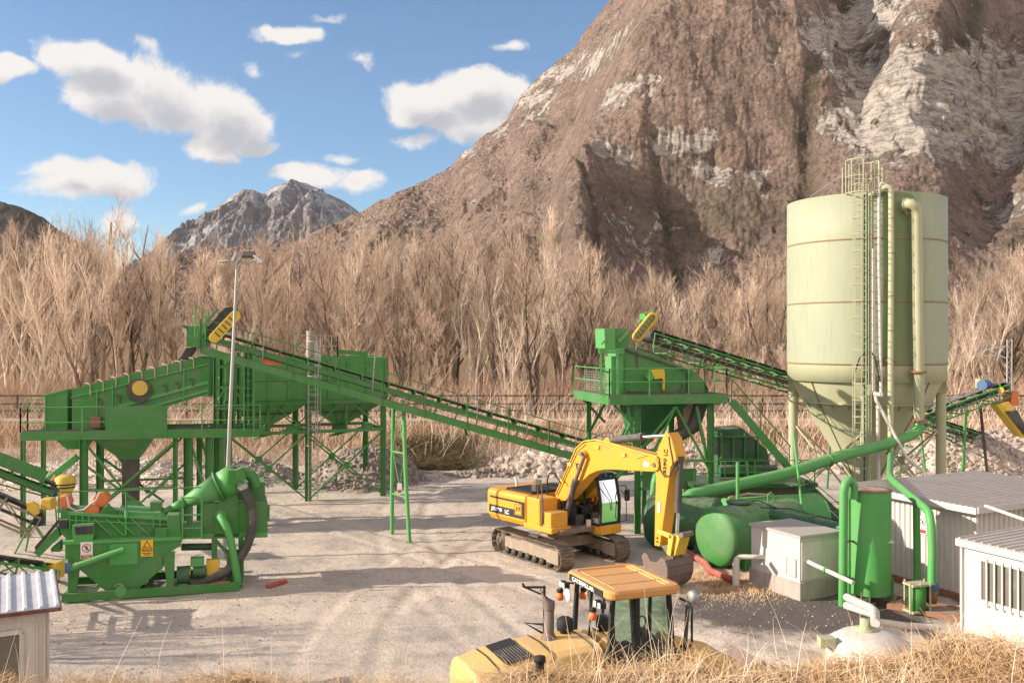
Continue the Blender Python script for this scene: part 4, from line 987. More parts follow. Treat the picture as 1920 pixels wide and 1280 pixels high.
Q = DP(.085); s_ = MB().prism([Q(264, 1012), Q(287, 1011), Q(287, 1042), Q(264, 1043)], dn*.012).build('warning_sign', M['signy'], tank)
b = MB(); Q = DP(.075); A, B_, C_ = Q(266, 1031), Q(285.5, 1030), Q(275.5, 1013.5)
for p, q in ((A, B_), (B_, C_), (C_, A)): b.beam(p, q, .003, .022, dn.cross((q-p).normalized()))
for (x, y, r_) in ((273.2, 1026.2, .045), (278.8, 1026.6, .034)):
    c = Q(x, y); n = 14
    for k in range(n):
        a0, a1 = 2*math.pi*k/n, 2*math.pi*(k+1)/n; b.add([c+dx_*r*math.cos(a)+Vector((0, 0, r*math.sin(a))) for (r, a) in ((r_*.65, a0), (r_, a0), (r_, a1), (r_*.65, a1))], [(0, 1, 2, 3)])
b.beam(Q(265, 1033.5), Q(286.5, 1032.5), .003, .012); b.beam(Q(267, 1036.5), Q(284.5, 1036), .003, .018); b.beam(Q(270, 1039.6), Q(282, 1039), .003, .022); b.build('sign_mark', M['ink'], s_)
# sloping pipe, drain flange
Q = DP(-.15); b = MB(); b.tube([Q(233, 1029), Q(228, 1031), Q(150, 1058), Q(112, 1072), Q(70, 1086)], .095, 14); b.build('drain_pipe', M['green_lt'], t)
c = Q(124, 1064); MB().cyl(c-dx_*.12-Vector((0, 0, -.04)), c+dx_*.12-Vector((0, 0, .04)), .16).build('coupling', M['blue'], t)
c = DP(0)(227, 1107); b = MB(); b.cyl(c-dn*.1, c+dn*.2, .17, n=20); b.build('drain_valve', M['green_lt'], t); b = MB(); b.tube([c-dn*.12+Vector((-.2, 0, .16)), c-dn*.14+Vector((-.08, 0, .26)), c-dn*.14+Vector((.1, 0, .2))], .02, 6); b.build('valve_lever', M['steel'], t)
# cyclone
Q = DP(1.0); ax = (Q(448, 892)-Q(345, 940)).normalized(); a = Q(345, 942)
def cy(name, h0, r0, h1, r1, m_): MB().lathe(a, [(0, h0), (r0, h0), (r1, h1), (0, h1)], 30, ax).build(name, m_, t)
L_ = (Q(448, 892)-a).length
cy('cyclone_cone', 0, .17, L_*.62, .46, M['green_lt']); cy('cyclone_flange', L_*.61, .53, L_*.64, .53, M['green']); cy('cyclone_cone', L_*.64, .45, L_*.97, .52, M['green_lt'])
cy('cyclone_flange', -.03, .22, .03, .22, M['green']); cy('cyclone_tip', -.45, .13, 0, .16, M['green_lt']); cy('cyclone_tip', -.8, .09, -.45, .13, M['green'])
b = MB(); b.tube([Q(447, 885), Q(462, 886), Q(474, 895), Q(480, 912)], .19, 16); b.build('overflow_pipe', M['green'], t)
slab([(378, 943), (411, 943), (411, 944), (498, 940), (502, 945), (502, 1006), (378, 1008)], .9, 1.7, 'dewatering_tank', M['green'])
slab([(442, 905), (497, 903), (497, 944), (442, 944)], 1.4, 1.2, 'tank_top', M['green']); slab([(378, 1000), (502, 997), (502, 1007), (378, 1010)], .86, .05, 'tank_hem', M['green_lt'])
slab([(500, 948), (506, 950), (505, 976), (500, 976)], 1.2, .5, 'side_gear', M['green'])
slab([(409, 943), (418, 908), (427, 901), (438, 898), (446, 935), (449, 1006), (400, 1007)], .86, .07, 'cyclone_bracket', M['green'])
p = DP(.82)(414, 966); b = MB(); b.cyl(p-dn*.06, p+dn*.02, .19, n=20); b.tube([p-dn*.05, p-dn*.22, DP(.5)(424, 985), DP(.45)(432, 1010), DP(.45)(440, 1050), DP(.45)(446, 1095)], .13, 14); b.build('riser_pipe', M['green_lt'], t)
b = MB()
for x in (402, 452): 
    for off in (.95, 2.3): b.beam(DP(off)(x, 1004), DP(off)(x, 1004)*1, .1); q = DP(off)(x, 1004); b.beam(Vector((q.x, q.y, q.z)), Vector((q.x, q.y, .25)), .18, .18, dn)
b.beam(DP(.95)(404, 1012), DP(.95)(450, 1062), .1, .1); b.each('tank_leg', M['green'], t)
slab([(425, 1030), (455, 1030), (455, 1100), (425, 1104)], .75, .1, 'tank_leg_plate', M['green'])
# hose
Q = DP(.55); hp = [(455, 912), (462, 925), (470, 945), (474, 970), (471, 1000), (462, 1026), (446, 1050), (425, 1070), (400, 1083), (372, 1092), (344, 1097)]
MB().tube([Q(*p) for p in hp], .155, 18).build('black_hose', M['hose'], t)
b = MB(); c = Q(453, 906); b.tube([Q(450, 900), c], .17, 14); b.tube([Q(453, 907), Q(457, 916)], .175, 18); b.build('hose_clamp', M['steel'], t)
b = MB(); b.tube([Q(442, 880), Q(450, 900)], .24, 14); b.box(Q(443, 892), (.5, .4, .45), YD); b.build('cyclone_inlet', M['green'], t)
# pump and motor
b = MB(); Q = DP(.5); b.cyl(Q(338, 1078)-dx_*.1, Q(338, 1078)+dx_*.3, .3, n=20); b.build('pump', M['green_dk'], t); b = MB(); b.tube([Q(333, 1097), Q(352, 1096)], .2, 16); b.build('pump_inlet', M['green_lt'], t)
b = MB(); b.cyl(Q(352, 1072), Q(358, 1072), .14); b.build('shaft_guard', M['motor_yellow'], t); b = MB(); b.cyl(Q(362, 1071), Q(386, 1070), .2, n=16); b.build('pump_motor', M['green_dk'], t)
MB().box(Q(399, 1064)+dn*.2, (.42, .3, .5), YD).build('belt_guard', M['motor_yellow'], t, .02); MB().box(Q(370, 1052), (.42, .35, .28), YD).build('junction_box', M['green_lt'], t, .02)
b = MB(); b.cyl(Q(395, 1092), Q(432, 1092), .07); b.build('red_pipe', M['red'], t)
b = MB(); Q2 = DP(1.2); b.tube([Q2(340, 1025), Q2(400, 1024)], .12, 12); b.build('cross_pipe', M['green_dk'], t)
b = MB(); Q = DP(.3)
for x in (342, 378): b.beam(Q(x, 933), Q(x, 1010), .05, .05, dn)
for y in (933, 965, 990, 1009): b.beam(Q(342, y), Q(378, y-1), .04, .04)
b.build('platform_frame', M['green_lt'], t); slab([(342, 988), (378, 987), (378, 1009), (342, 1009)], .5, .8, 'small_platform', M['green'])
MB().box(DF(2.9, .2, .3), (.32, .12, .1), rot=Matrix.Rotation(R(16), 3, 'Z')@Matrix.Rotation(R(-40), 3, 'Y')).build('loose_board', M['pvc'], t)

# ================================================================ things around it at the far left
def at_z(px, py, z): return gp(px, py, z)
hd1 = at(104, 912, 36.5); tl1 = at(-60, 850, 35)
t1, d1, s1, u1 = conveyor('green channel belt conveyor coming in from the left edge, upper one', 'conveyors at the left edge', hd1, tl1, .8, base=(-17.5, 36.4, 0), idle=.9)
b = MB(); b.beam(at(-60, 836, 34.6), at(86, 893, 36), .06, .45); b.build('side_board', M['green'], t1); b = MB(); b.tube([at(-10, 905, 35.6), at(103, 935, 36.2)], .03, 6); b.tube([at(100, 905, 36.2), at(108, 1000, 36.2)], .03, 6); b.build('support', M['green'], t1)
hd2 = at(78, 965, 33.2); tl2 = at(-60, 905, 32.2)
t2, d2, s2, u2 = conveyor('dusty lattice belt conveyor at the left edge ending at a yellow guarded drive', 'conveyors at the left edge', hd2, tl2, .6, truss=True, green=M['dusty'], base=(-16.4, 33.2, 0), idle=.7)
Pq = vplane((hd2.x, hd2.y), R(10), -.6)
MB().prism([Pq(50, 942), Pq(62, 939), Pq(73, 946), Pq(74, 962), Pq(66, 966), Pq(52, 955)], Vector((0, .12, 0))).build('drive_guard', M['motor_yellow'], t2, .02)
MB().box(Pq(72, 948)+Vector((.1, .5, 0)), (.4, .4, .4)).build('drive_motor', M['motor_yellow'], t2, .05)
b = MB(); g0 = Pq(60, 975)
for (x, y) in ((28, 1036), (48, 1032), (80, 1008), (84, 1010)): b.beam(g0, gp(x, y), .06, .06)
b.build('leg', M['green'], t2)
hd3 = at(92, 1062, 28.5); tl3 = at(-60, 1040, 26.5)
t3, d3, s3, u3 = conveyor('low green belt conveyor at the left edge behind the small cabin roof', 'conveyors at the left edge', hd3, tl3, .7, truss=True, base=(-13.9, 28.5, 0), idle=.8)
MB().box(hd3+Vector((.1, 0, -.1)), (.5, .6, .5)).build('drive_motor', M['motor_yellow'], t3, .05)
b = MB(); b.beam(hd3-Vector((.3, 0, .3)), gp(110, 1088, 0), .08); b.beam(hd3-Vector((.6, .2, .3)), gp(70, 1100, 0), .08); b.build('leg', M['green'], t3)
# yellow crusher motor under the platform
t = empty('cone_mill', (-17.2, 37.6, 0), 'small dusty yellow mill standing under the left platform', 'machine')
c = Vector(at(122, 905, 37.6)); b = MB(); b.lathe(c-Vector((0, 0, .85)), [(0, 0), (.26, 0), (.26, .5), (.36, .6), (.38, 1.05), (.25, 1.15), (0, 1.15)], 20); b.build('housing', M['motor_yellow'], t)
b = MB(); b.tube([c+Vector((-.3, 0, .3)), c+Vector((-.5, 0, 0)), c+Vector((-.55, 0, -.6))], .12, 10); b.build('side_drive', M['rust'], t); b = MB()
for k in (.1, .22): b.lathe(c+Vector((0, 0, -.28+k)), [(.375, 0), (.385, .02), (.375, .05)], 20)
b.build('stripe', M['ink'], t); b = MB(); b.cyl(c-Vector((0, 0, 1.5)), c-Vector((0, 0, .8)), .22); b.beam(Vector((c.x, c.y, .0)), c-Vector((0, 0, 1.45)), .5); b.build('stand', M['cream'], t)
# electrical cabinets behind and the little cabin lower left
YC = R(28); CO = (-9.93, 20.2, 0); CF = frame(CO, YC)
t = empty('site_cabin', CF(-1.5, 1, 0), 'small cream site cabin with ribbed metal roof at the lower left corner', 'cabin')
CW, CDp, Ch = 3.2, 2.2, 2.52
b = MB(); b.beam(CF(-CW, 0, Ch/2), CF(0, 0, Ch/2), .06, Ch); b.beam(CF(0, .03, Ch/2), CF(0, CDp, Ch/2), .06, Ch); b.beam(CF(-CW, .03, Ch/2), CF(-CW, CDp, Ch/2), .06, Ch); b.beam(CF(-CW, CDp, Ch/2), CF(0, CDp, Ch/2), .06, Ch)
wall = b.build('wall', M['cream'], t)
b = MB()
for x in (-.02, -.16): b.beam(CF(x, -.05, 0), CF(x, -.05, Ch-.1), .05, .03, (0, 1, 0))
b.beam(CF(.04, .0, 0), CF(.04, .0, Ch), .06, .06, (0, 1, 0)); b.beam(CF(-CW, -.05, Ch-.12), CF(.02, -.05, Ch-.12), .03, .2); b.beam(CF(-CW, -.06, Ch-.05), CF(.02, -.06, Ch-.05), .05, .05); b.build('wall_trim', M['pvc'], t)
b = MB(); x0, x1, zb, zt = -1.7, -.44, .9, 2.12
for p, q in ((CF(x0, -.06, zb), CF(x1, -.06, zb)), (CF(x0, -.06, zt), CF(x1, -.06, zt))): b.beam(p, q, .07, .1)
for x in (x0, (x0+x1)/2-.2, x1): b.beam(CF(x, -.06, zb+.05), CF(x, -.06, zt-.05), .07, .09, (1, 0, 0))
w_ = b.build('window', M['cream'], t); MB().beam(CF(x0+.05, -.035, (zb+zt)/2), CF(x1-.05, -.035, (zb+zt)/2), .01, zt-zb-.08).build('pane', M['pane'], w_)
rf = MB(); n = 12; ov = .28
P_ = lambda x, y, dz=0: CF(x, y, Ch+.06+.16*(y+ov)/(CDp+2*ov)+dz)
rf.loft([[P_(-CW-.2, -ov), P_(.28, -ov), P_(.28, -ov, .03), P_(-CW-.2, -ov, .03)], [P_(-CW-.2, CDp+ov), P_(.28, CDp+ov), P_(.28, CDp+ov, .03), P_(-CW-.2, CDp+ov, .03)]])
for i in range(n):
    x = .22-i*.30
    q = lambda y: [P_(x-.05, y, .031), P_(x-.025, y, .08), P_(x+.025, y, .08), P_(x+.05, y, .031)]
    rf.loft([q(-ov), q(CDp+ov)])
roof = rf.build('roof', M['roofw'], t)
b = MB(); b.beam(CF(-CW-.2, -ov-.02, Ch+.035), CF(.3, -ov-.02, Ch+.035), .03, .08); b.beam(CF(.29, -ov, Ch+.03), CF(.29, CDp+ov, Ch+.19), .03, .07); b.build('red_edge', M['redtrim'], roof)
# red pipe offcut lying on the yard
a, c = gp(501, 1099, .07), gp(536, 1089, .07); tag(MB().tube([a, c], .085, 14).build('pipe_offcut', M['red']), 'short red pipe lying loose on the gravel right of the washing machine', 'pipe')
# ================================================================ excavator
EC = Vector((1.8, 36.3, 0)); EY = math.atan2(-.8, .6); fv = Vector((.6, -.8, 0)); nv = Vector((.8, .6, 0))   # nv points to the cab side (away from camera)
TY = math.atan2(-.83, .55)
t = empty('excavator', EC, 'yellow crawler excavator with curved boom raised and bucket resting on the gravel', 'excavator')
E = lambda s, q, z: EC + fv*s + nv*q + Vector((0, 0, z))
EPo = lambda off: vplane(EC, EY, off)
def eslab(pts, off, th, name, mat, par=t, bev=.02):
    "polygon at distance off from the boom plane, th deep away from the camera"
    Q = EPo(off); return MB().prism([Q(*p)+nv*th/2 for p in pts], nv*th).build(name, mat, par, bev)
tf = Vector((.553, -.833, 0)); tn = Vector((.833, .553, 0))
for k in (-1, 1):
    c0 = EC + tn*k*1.3; Lh, r_ = 1.85, .43
    T_ = lambda s, z, q=0: c0 + tf*s + tn*q + Vector((0, 0, z))
    tot = 4*Lh+2*math.pi*r_; n = 46; sh = MB(); path = []
    for i in range(n):
        u = tot*i/n
        if u < 2*Lh: path.append((T_(-Lh+u, 2*r_+.03), (1, 0)))
        elif u < 2*Lh+math.pi*r_: a = (u-2*Lh)/r_; path.append((T_(Lh+math.sin(a)*r_, r_+.03+math.cos(a)*r_), (math.cos(a), -math.sin(a))))
        elif u < 4*Lh+math.pi*r_: path.append((T_(Lh-(u-2*Lh-math.pi*r_), .03), (-1, 0)))
        else: a = (u-4*Lh-math.pi*r_)/r_; path.append((T_(-Lh-math.sin(a)*r_, r_+.03-math.cos(a)*r_), (-math.cos(a), math.sin(a))))
    for p, (a, b_) in path:
        d = tf*a+Vector((0, 0, b_)); o = tn.cross(d)*-1
        o = o if (p-T_(0, r_)).dot(o) > 0 else -o
        Mx = Matrix((tn, d, o)).transposed()
        sh.box(p, (.62, tot/n-.02, .03), rot=Mx); 
        for g in (-.06, .05): sh.box(p+o*.03+d*g, (.6, .018, .04), rot=Mx)
        sh.box(p-o*.045, (.22, tot/n-.03, .06), rot=Mx)
    sh.build('track', M['trackm'], t)
    b = MB(); b.beam(T_(-Lh+.3, .47), T_(Lh-.5, .47), .34, .42); b.beam(T_(Lh-.6, .46), T_(Lh+.15, .46), .44, .5); b.beam(T_(-.4, .68), T_(Lh-.5, .62), .4, .12); b.build('track_frame', M['dusty'], t, .03)
    for s in (-Lh, Lh):
        b = MB(); b.lathe(T_(s, r_+.03, -.2), [(0, -.02), (.12, -.02), (.12, .05), (.36, .05), (.36, .35), (.12, .35), (.12, .42), (0, .42)], 22, tn); b.build('idler' if s > 0 else 'sprocket', M['trackm'], t)
    for i in range(7): MB().lathe(T_(-Lh+.5+i*.46, .19, -.22), [(0, 0), (.13, 0), (.13, .12), (.09, .12), (.09, .32), (.13, .32), (.13, .44), (0, .44)], 14, tn).build('roller', M['dsteel'], t)
    b = MB(); b.beam(T_(-.1, .95, 0), T_(.5, .95, 0), .1, .1); b.build('carrier_roller', M['dsteel'], t)
b = MB(); b.loft([[EC+tn*x+tf*s+Vector((0, 0, z)) for s, z in ((-.75, .5), (.75, .5), (.6, .85), (-.6, .85))] for x in (-1.15, 1.15)]); b.cyl(E(0, 0, .8), E(0, 0, 1.0), .75, .62, 30); b.build('undercarriage', M['dusty'], t, .02)
b = MB(); b.cyl(E(0, 0, .98), E(0, 0, 1.16), .62, n=36)
for i in range(40): a = i/40*6.283; b.box(E(.64*math.cos(a), .64*math.sin(a), 1.06), (.05, .05, .1), EY+a)
b.build('slewing_ring', M['dsteel'], t)
# upper structure
b = MB(); b.beam(E(-1.9, 0, 1.24), E(1.5, 0, 1.24), 2.3, .16); b.build('deck', M['bucketm'], t, .02)
def outline(x0, x1, q0, q1, rr, z):
    pts = []
    for (sx, sq, a0) in ((x1, q1, 0), (x0, q1, 90), (x0, q0, 180), (x1, q0, 270)):
        rad = rr if sx == x0 else .08
        cx = sx-rad if sx == x1 else sx+rad; cq = sq-rad if sq == q1 else sq+rad
        for k in range(6): a = R(a0+k*18); pts.append(E(cx+rad*math.cos(a), cq+rad*math.sin(a), z))
    return pts
def cowl(x0, x1, q0, q1, rr, z0, z1, inset, name, mat, top_in=.12):
    rings = [outline(x0+inset, x1, q0+inset, q1-inset, rr, z0), outline(x0, x1, q0, q1, rr, z0+.18), outline(x0, x1, q0, q1, rr, z1-.16), outline(x0+.04, x1, q0+.03, q1-.03, rr, z1-.05), outline(x0+top_in, x1, q0+top_in, q1-top_in, rr, z1)]
    return MB().loft(rings, smooth=False).build(name, mat, t)
cowl(-2.95, -.25, -1.45, 1.45, .42, 1.26, 2.42, .1, 'engine_cowl', M['yellow'])
b = MB(); Q = EPo(-1.458)
b.beam(E(-2.5, -1.456, 2.12), E(-.62, -1.456, 2.12), .014, .07); b.beam(E(-2.55, -1.456, 1.66), E(-.45, -1.456, 1.66), .014, .30); b.prism([E(-.62, -1.456, 2.155), E(-.3, -1.456, 2.15), E(-.3, -1.456, 1.52), E(-.5, -1.456, 1.51), E(-.62, -1.456, 1.8)], nv*.014); b.build('stripe', M['ink'], t)
st = MB().box(E(-.66, -1.466, 1.84), (.46, .02, .44), EY).build('badge', M['yellow'], t, .02)
b = MB()
for (x0, z0_, x1, z1_) in ((-.20, .19, .20, .19), (-.20, -.19, .20, -.19), (-.20, -.19, -.20, .19), (.20, -.19, .20, .19)): b.beam(E(-.66+x0, -1.479, 1.84+z0_), E(-.66+x1, -1.479, 1.84+z1_), .004, .02, nv.cross(E(-.66+x1, 0, z1_)-E(-.66+x0, 0, z0_)))
b.build('badge_edge', M['ink'], st)
UPV = Vector((0, 0, 1))
text_mesh('JCB', 'lettering', M['ink'], st, E(-.82, -1.478, 1.74), fv, UPV, .2, .32, .004, .25, .006)
text_mesh('JS290', 'lettering', M['signw'], t, E(-2.42, -1.466, 1.57), fv, UPV, .17, .72, .004, 0, .006)
text_mesh('LC', 'lettering', M['signw'], t, E(-1.5, -1.466, 1.57), fv, UPV, .17, .26, .004, 0, .006)
b = MB(); b.beam(E(-.2, -1.0, 1.85), E(.6, -1.0, 1.85), .86, 1.1); b.build('fuel_tank', M['yellow'], t, .05)
b = MB(); b.beam(E(.62, -.98, 1.62), E(1.2, -.98, 1.62), .8, .66); b.build('tool_box', M['yellow'], t, .03)
b = MB(); b.beam(E(-.3, -1.42, 1.32), E(1.35, -1.42, 1.32), .12, .2); b.beam(E(1.25, -1.4, 1.32), E(1.25, -.5, 1.32), .12, .2); b.build('side_bumper', M['yellow'], t, .03)
b = MB()
for s, hgt in ((.45, 1.0), (.7, .95)): b.tube([E(s, -1.4, 2.2-.8*(s > .6)), E(s, -1.4, 2.95), E(s-.25, -1.38, 3.0)], .02, 6)
b.tube([E(.78, -1.4, 1.5), E(.8, -1.42, 2.3), E(.62, -1.4, 2.92), E(.45, -1.4, 3.0)], .02, 6); b.build('handrail', M['dsteel'], t)
b = MB(); b.box(E(.5, -1.4, 3.05), (.3, .05, .12), EY); b.build('mirror', M['dsteel'], t, .01)
b = MB(); b.beam(E(-1.9, -.35, 2.46), E(-.3, -.35, 2.46), 1.5, .08); b.beam(E(-1.6, .6, 2.47), E(-.3, .6, 2.47), .7, .14); b.build('black_hood', M['ink'], t, .02)
b = MB(); b.tube([E(-2.3, -.3, 2.4), E(-2.3, -.3, 2.66), E(-2.4, -.3, 2.78)], .055, 10); b.build('exhaust', M['cream'], t)
b = MB(); b.box(E(-.5, -.7, 2.62), (.3, .3, .3), EY); b.build('air_intake', M['dsteel'], t, .04)
Q = EPo(-.5); MB().tube([Q(1029, 950), Q(1027, 925), Q(1026, 900), Q(1030, 887), Q(1038, 886), Q(1046, 897), Q(1052, 905)], .03, 8).build('hose', M['ink'], t)
eslab([(1030, 934), (1036, 932), (1041, 950), (1048, 990), (1040, 992), (1030, 965)], -.48, .1, 'boom_bracket', M['yellow'])
# boom
Bp = [(1041, 926), (1053, 901), (1067, 870), (1077, 848), (1086, 835), (1098, 829), (1117, 827), (1138, 830), (1185, 843), (1233, 857), (1237, 868), (1236, 880), (1229, 884), (1186, 882), (1150, 880), (1132, 880), (1118, 883), (1105, 889), (1091, 902), (1078, 918), (1060, 938), (1044, 945)]
boom = eslab(Bp, -.27, .56, 'boom', M['yellow'], t, .015)
b = MB(); Q = EPo(-.29); b.tube([Q(1042, 925), Q(1054, 899), Q(1068, 868), Q(1080, 840), Q(1094, 827), Q(1116, 824), Q(1150, 832), Q(1190, 845), Q(1232, 856)], .028, 8); b.tube([Q(1045, 928), Q(1057, 902), Q(1071, 871), Q(1083, 845), Q(1098, 832)], .02, 6); b.tube([Q(1118, 831), Q(1160, 843), Q(1195, 858), Q(1215, 852), Q(1232, 858)], .018, 6); b.build('boom_pipe', M['motor_yellow'], boom)
b = MB()
for (x, y) in ((1054, 901), (1068, 870), (1120, 838), (1169, 852)): b.box(EPo(-.3)(x, y), (.2, .06, .12), EY)
b.each('pipe_clamp', M['motor_yellow'], boom)
b = MB(); Q = EPo(-.1); b.tube([Q(1108, 828), Q(1118, 816), Q(1135, 810), Q(1148, 812), Q(1150, 818)], .03, 8); b.tube([Q(1112, 828), Q(1124, 813), Q(1142, 809), Q(1150, 815)], .025, 8); b.build('hose', M['hose'], boom)
p = EPo(-.29)(1097, 850); b = MB(); b.cyl(p-nv*.12, p+nv*.05, .12, n=20); b.build('boom_boss', M['yellow'], boom, .02); b = MB(); b.cyl(p-nv*.24, p-nv*.1, .08, n=16); b.build('pin', M['bucketm'], boom)
p = EPo(-.28)(1228, 871); b = MB(); b.cyl(p-nv*.04, p+nv*.05, .2, n=24); b.build('boom_boss', M['yellow'], boom, .02); b = MB(); b.cyl(p-nv*.07, p, .08, n=18); b.build('pin', M['bucketm'], boom)
Q = EPo(-.276); b = MB(); b.prism([Q(1207, 864), Q(1216, 866), Q(1216, 875), Q(1207, 874)], nv*.01); b.build('notice', M['signw'], boom)
Q = EPo(-.28); ba = (Q(1096, 860)-Q(1077, 868)).normalized(); bu = ba.cross(nv); bu = bu if bu.z > 0 else -bu
bd = (Q(1081, 880)-Q(1077, 866)); 
text_mesh('JCB', 'lettering', M['ink'], boom, Q(1081, 880), (Q(1089, 872)-Q(1079, 868)), (Q(1077, 866)-Q(1081, 880)), .30, .36, .004, .1, .008)
eslab([(1126, 832), (1136, 819), (1141, 822), (1146, 834)], -.14, .28, 'cylinder_lug', M['yellow'], boom)
for off in (-.42, .42):
    Q = EPo(off); b = MB(); b.tube([Q(1057, 984), Q(1077, 908)], .105, 16); b.tube([Q(1075, 914), Q(1079, 900)], .125, 16); b.build('boom_cylinder', M['dsteel'], t)
    b = MB(); b.tube([Q(1078, 903), Q(1096, 854)], .07, 12); b.build('cylinder_rod', M['bucketm'] if off < 0 else M['chrome'], t)
Q = EPo(0); b = MB(); b.tube([Q(1137, 826), Q(1204, 819)], .13, 18); b.tube([Q(1200, 819.5), Q(1206, 819)], .155, 18); b.build('arm_cylinder', M['dsteel'], t); b = MB(); b.tube([Q(1205, 819), Q(1250, 816)], .065, 14); b.build('cylinder_rod', M['chrome'], t)
# stick
Sp = [(1246, 812), (1252, 811), (1259, 822), (1266, 850), (1268, 862), (1257, 875), (1254, 900), (1246, 960), (1237, 1024), (1227, 1022), (1228, 960), (1230, 890), (1231, 868), (1233, 842)]
stick = eslab(Sp, -.24, .5, 'dipper_arm', M['yellow'], t, .015)
Q = EPo(-.25); b = MB(); b.tube([Q(1236, 858), Q(1238, 880), Q(1246, 893), Q(1256, 892), Q(1262, 875), Q(1261, 860), Q(1256, 835), Q(1254, 818)], .03, 8); b.build('hose', M['hose'], stick)
vt_ = (Q(1251, 838)-Q(1249, 893)).normalized(); text_mesh('JS290', 'lettering', M['ink'], stick, Q(1250, 893), vt_, -fv, .17, .6, .006, 0, .004); text_mesh('LC', 'lettering', M['ink'], stick, Q(1250, 893)+vt_*.68, vt_, -fv, .17, .22, .006, 0, .004)
Q = EPo(-.26)
for (x, y) in ((1233, 1008), (1233, 1015)): MB().box(Q(x-1, y), (.06, .01, .06), EY).build('grease_mark', M['ink'], stick)
b = MB(); b.prism([Q(1233.5, 941), Q(1238, 941), Q(1238, 960), Q(1233.5, 960)], nv*.01); b.build('notice', M['signw'], stick)
Q = EPo(0); b = MB(); b.tube([Q(1275, 862), Q(1271, 960)], .12, 18); b.tube([Q(1275, 855), Q(1275, 864)], .14, 18); b.build('bucket_cylinder', M['dsteel'], t); b = MB(); b.tube([Q(1271.5, 958), Q(1269, 1004)], .06, 14); b.build('cylinder_rod', M['chrome'], t)
Q = EPo(-.3); b = MB()
for off in (-.32, .3):
    q_ = EPo(off); b.prism([q_(1233, 990), q_(1260, 1001), q_(1262, 1008), q_(1258, 1010), q_(1232, 998)], nv*.07)
    b.prism([q_(1256, 1000), q_(1264, 1004), q_(1258, 1042), q_(1251, 1038)], nv*.07)
b.prism([EPo(0)(1262, 1000), EPo(0)(1282, 1003), EPo(0)(1284, 1008), EPo(0)(1275, 1040), EPo(0)(1262, 1042)], nv*.5)
b.build('bucket_link', M['motor_yellow'], t, .015); c = EPo(-.32)(1277, 1003); b = MB(); b.cyl(c, c+nv*.5, .09, n=16); b.build('pin', M['bucketm'], t)
# bucket
Q = EPo(-.68); side = [Q(1203, 1042), Q(1206, 1036), Q(1213, 1038), Q(1220, 1052), Q(1230, 1054), Q(1238, 1046), Q(1246, 1052), Q(1250, 1064), Q(1250, 1080), Q(1245, 1094), Q(1236, 1103), Q(1226, 1101), Q(1216, 1090), Q(1208, 1068)]
bk = MB(); bk.prism([p+nv*.02 for p in side], nv*.04); bk.prism([p+nv*1.24 for p in side], nv*.04); bucket = bk.build('bucket', M['bucketm'], t, .008)
b = MB(); arc = side[5:12]
for p, q in zip(arc[:-1], arc[1:]): b.prism([p, q, q+(p-q).cross(nv).normalized()*.035, p+(p-q).cross(nv).normalized()*.035], nv*0) if False else b.loft([[p, q, q+nv*1.24, p+nv*1.24], [x+(q-p).cross(nv).normalized()*.03 for x in (p, q, q+nv*1.24, p+nv*1.24)]])
b.build('bucket_shell', M['bucketm'], bucket)
b = MB()
for off in (.42, .86): b.prism([side[5]+nv*off+Vector((0, 0, .0)), side[6]+nv*off, side[6]+nv*off+Vector((0, 0, .25)), lerp(side[5], side[6], .2)+nv*off+Vector((0, 0, .42)), side[5]+nv*off+fv*-.35+Vector((0, 0, .3))], nv*.06)
b.build('bucket_ear', M['bucketm'], bucket)
for k in range(5): MB().beam(side[12]+nv*(.1+k*.28), side[12]-fv*.28+nv*(.1+k*.28)-Vector((0, 0, .16)), .09, .05).build('tooth', M['bucketm'], bucket)
# cab
K = lambda s, q, z: E(s, q, z)
s0, s1, q0, q1 = .15, 1.75, .52, 1.47; zf, zt = 1.38, 3.18
b = MB(); b.beam(K(s0-.1, (q0+q1)/2, 1.2), K(s1+.12, (q0+q1)/2, 1.2), q1-q0+.06, .34); b.build('cab_base', M['yellow'], t, .03)
cabf = MB(); prof = lambda q: [K(s0, q, zf), K(s1, q, zf), K(s1+.03, q, 2.2), K(s1-.16, q, zt-.12), K(s1-.4, q, zt), K(s0+.15, q, zt), K(s0, q, zt-.15)]
for q in (q0, q1):
    P_ = prof(q)
    for i in range(7): cabf.beam(P_[i], P_[(i+1) % 7], .09, .09, nv)
    cabf.beam(K(s0+.75, q, zf), K(s0+.72, q, zt), .07, .07, nv)
for (s, z) in ((s1, zf+.03), (s1-.16, zt-.12), (s0, zf+.03), (s0+.1, zt-.06)): cabf.beam(K(s, q0, z), K(s, q1, z), .1, .09)
cab = cabf.build('cab_frame', M['ink'], t, .01)
b = MB(); b.loft([[K(s1-.4, q0, zt+.01), K(s1-.4, q1, zt+.01), K(s1-.4, q1, zt+.07), K(s1-.4, q0, zt+.07)], [K(s0+.1, q0, zt), K(s0+.1, q1, zt), K(s0+.1, q1, zt+.09), K(s0+.1, q0, zt+.09)]]); b.build('cab_roof', M['green_dk'], cab, .01)
b = MB(); P0_, P1_ = prof(q0), prof(q1)
for i in (1, 2, 3): b.quad(P0_[i], P0_[i+1], P1_[i+1], P1_[i])
b.add(P0_, [tuple(range(7))]); b.add(P1_, [tuple(range(7))]); b.quad(P0_[0], P0_[6], P1_[6], P1_[0]); b.build('glazing', M['glass'], cab)
b = MB(); b.beam(K(.5, 1.0, 1.55), K(1.0, 1.0, 1.55), .5, .3); b.beam(K(.45, 1.0, 1.6), K(.4, 1.0, 2.4), .5, .14, fv); b.beam(K(.42, 1.0, 2.4), K(.41, 1.0, 2.65), .28, .1, fv); b.build('seat', M['seat'], cab, .03)
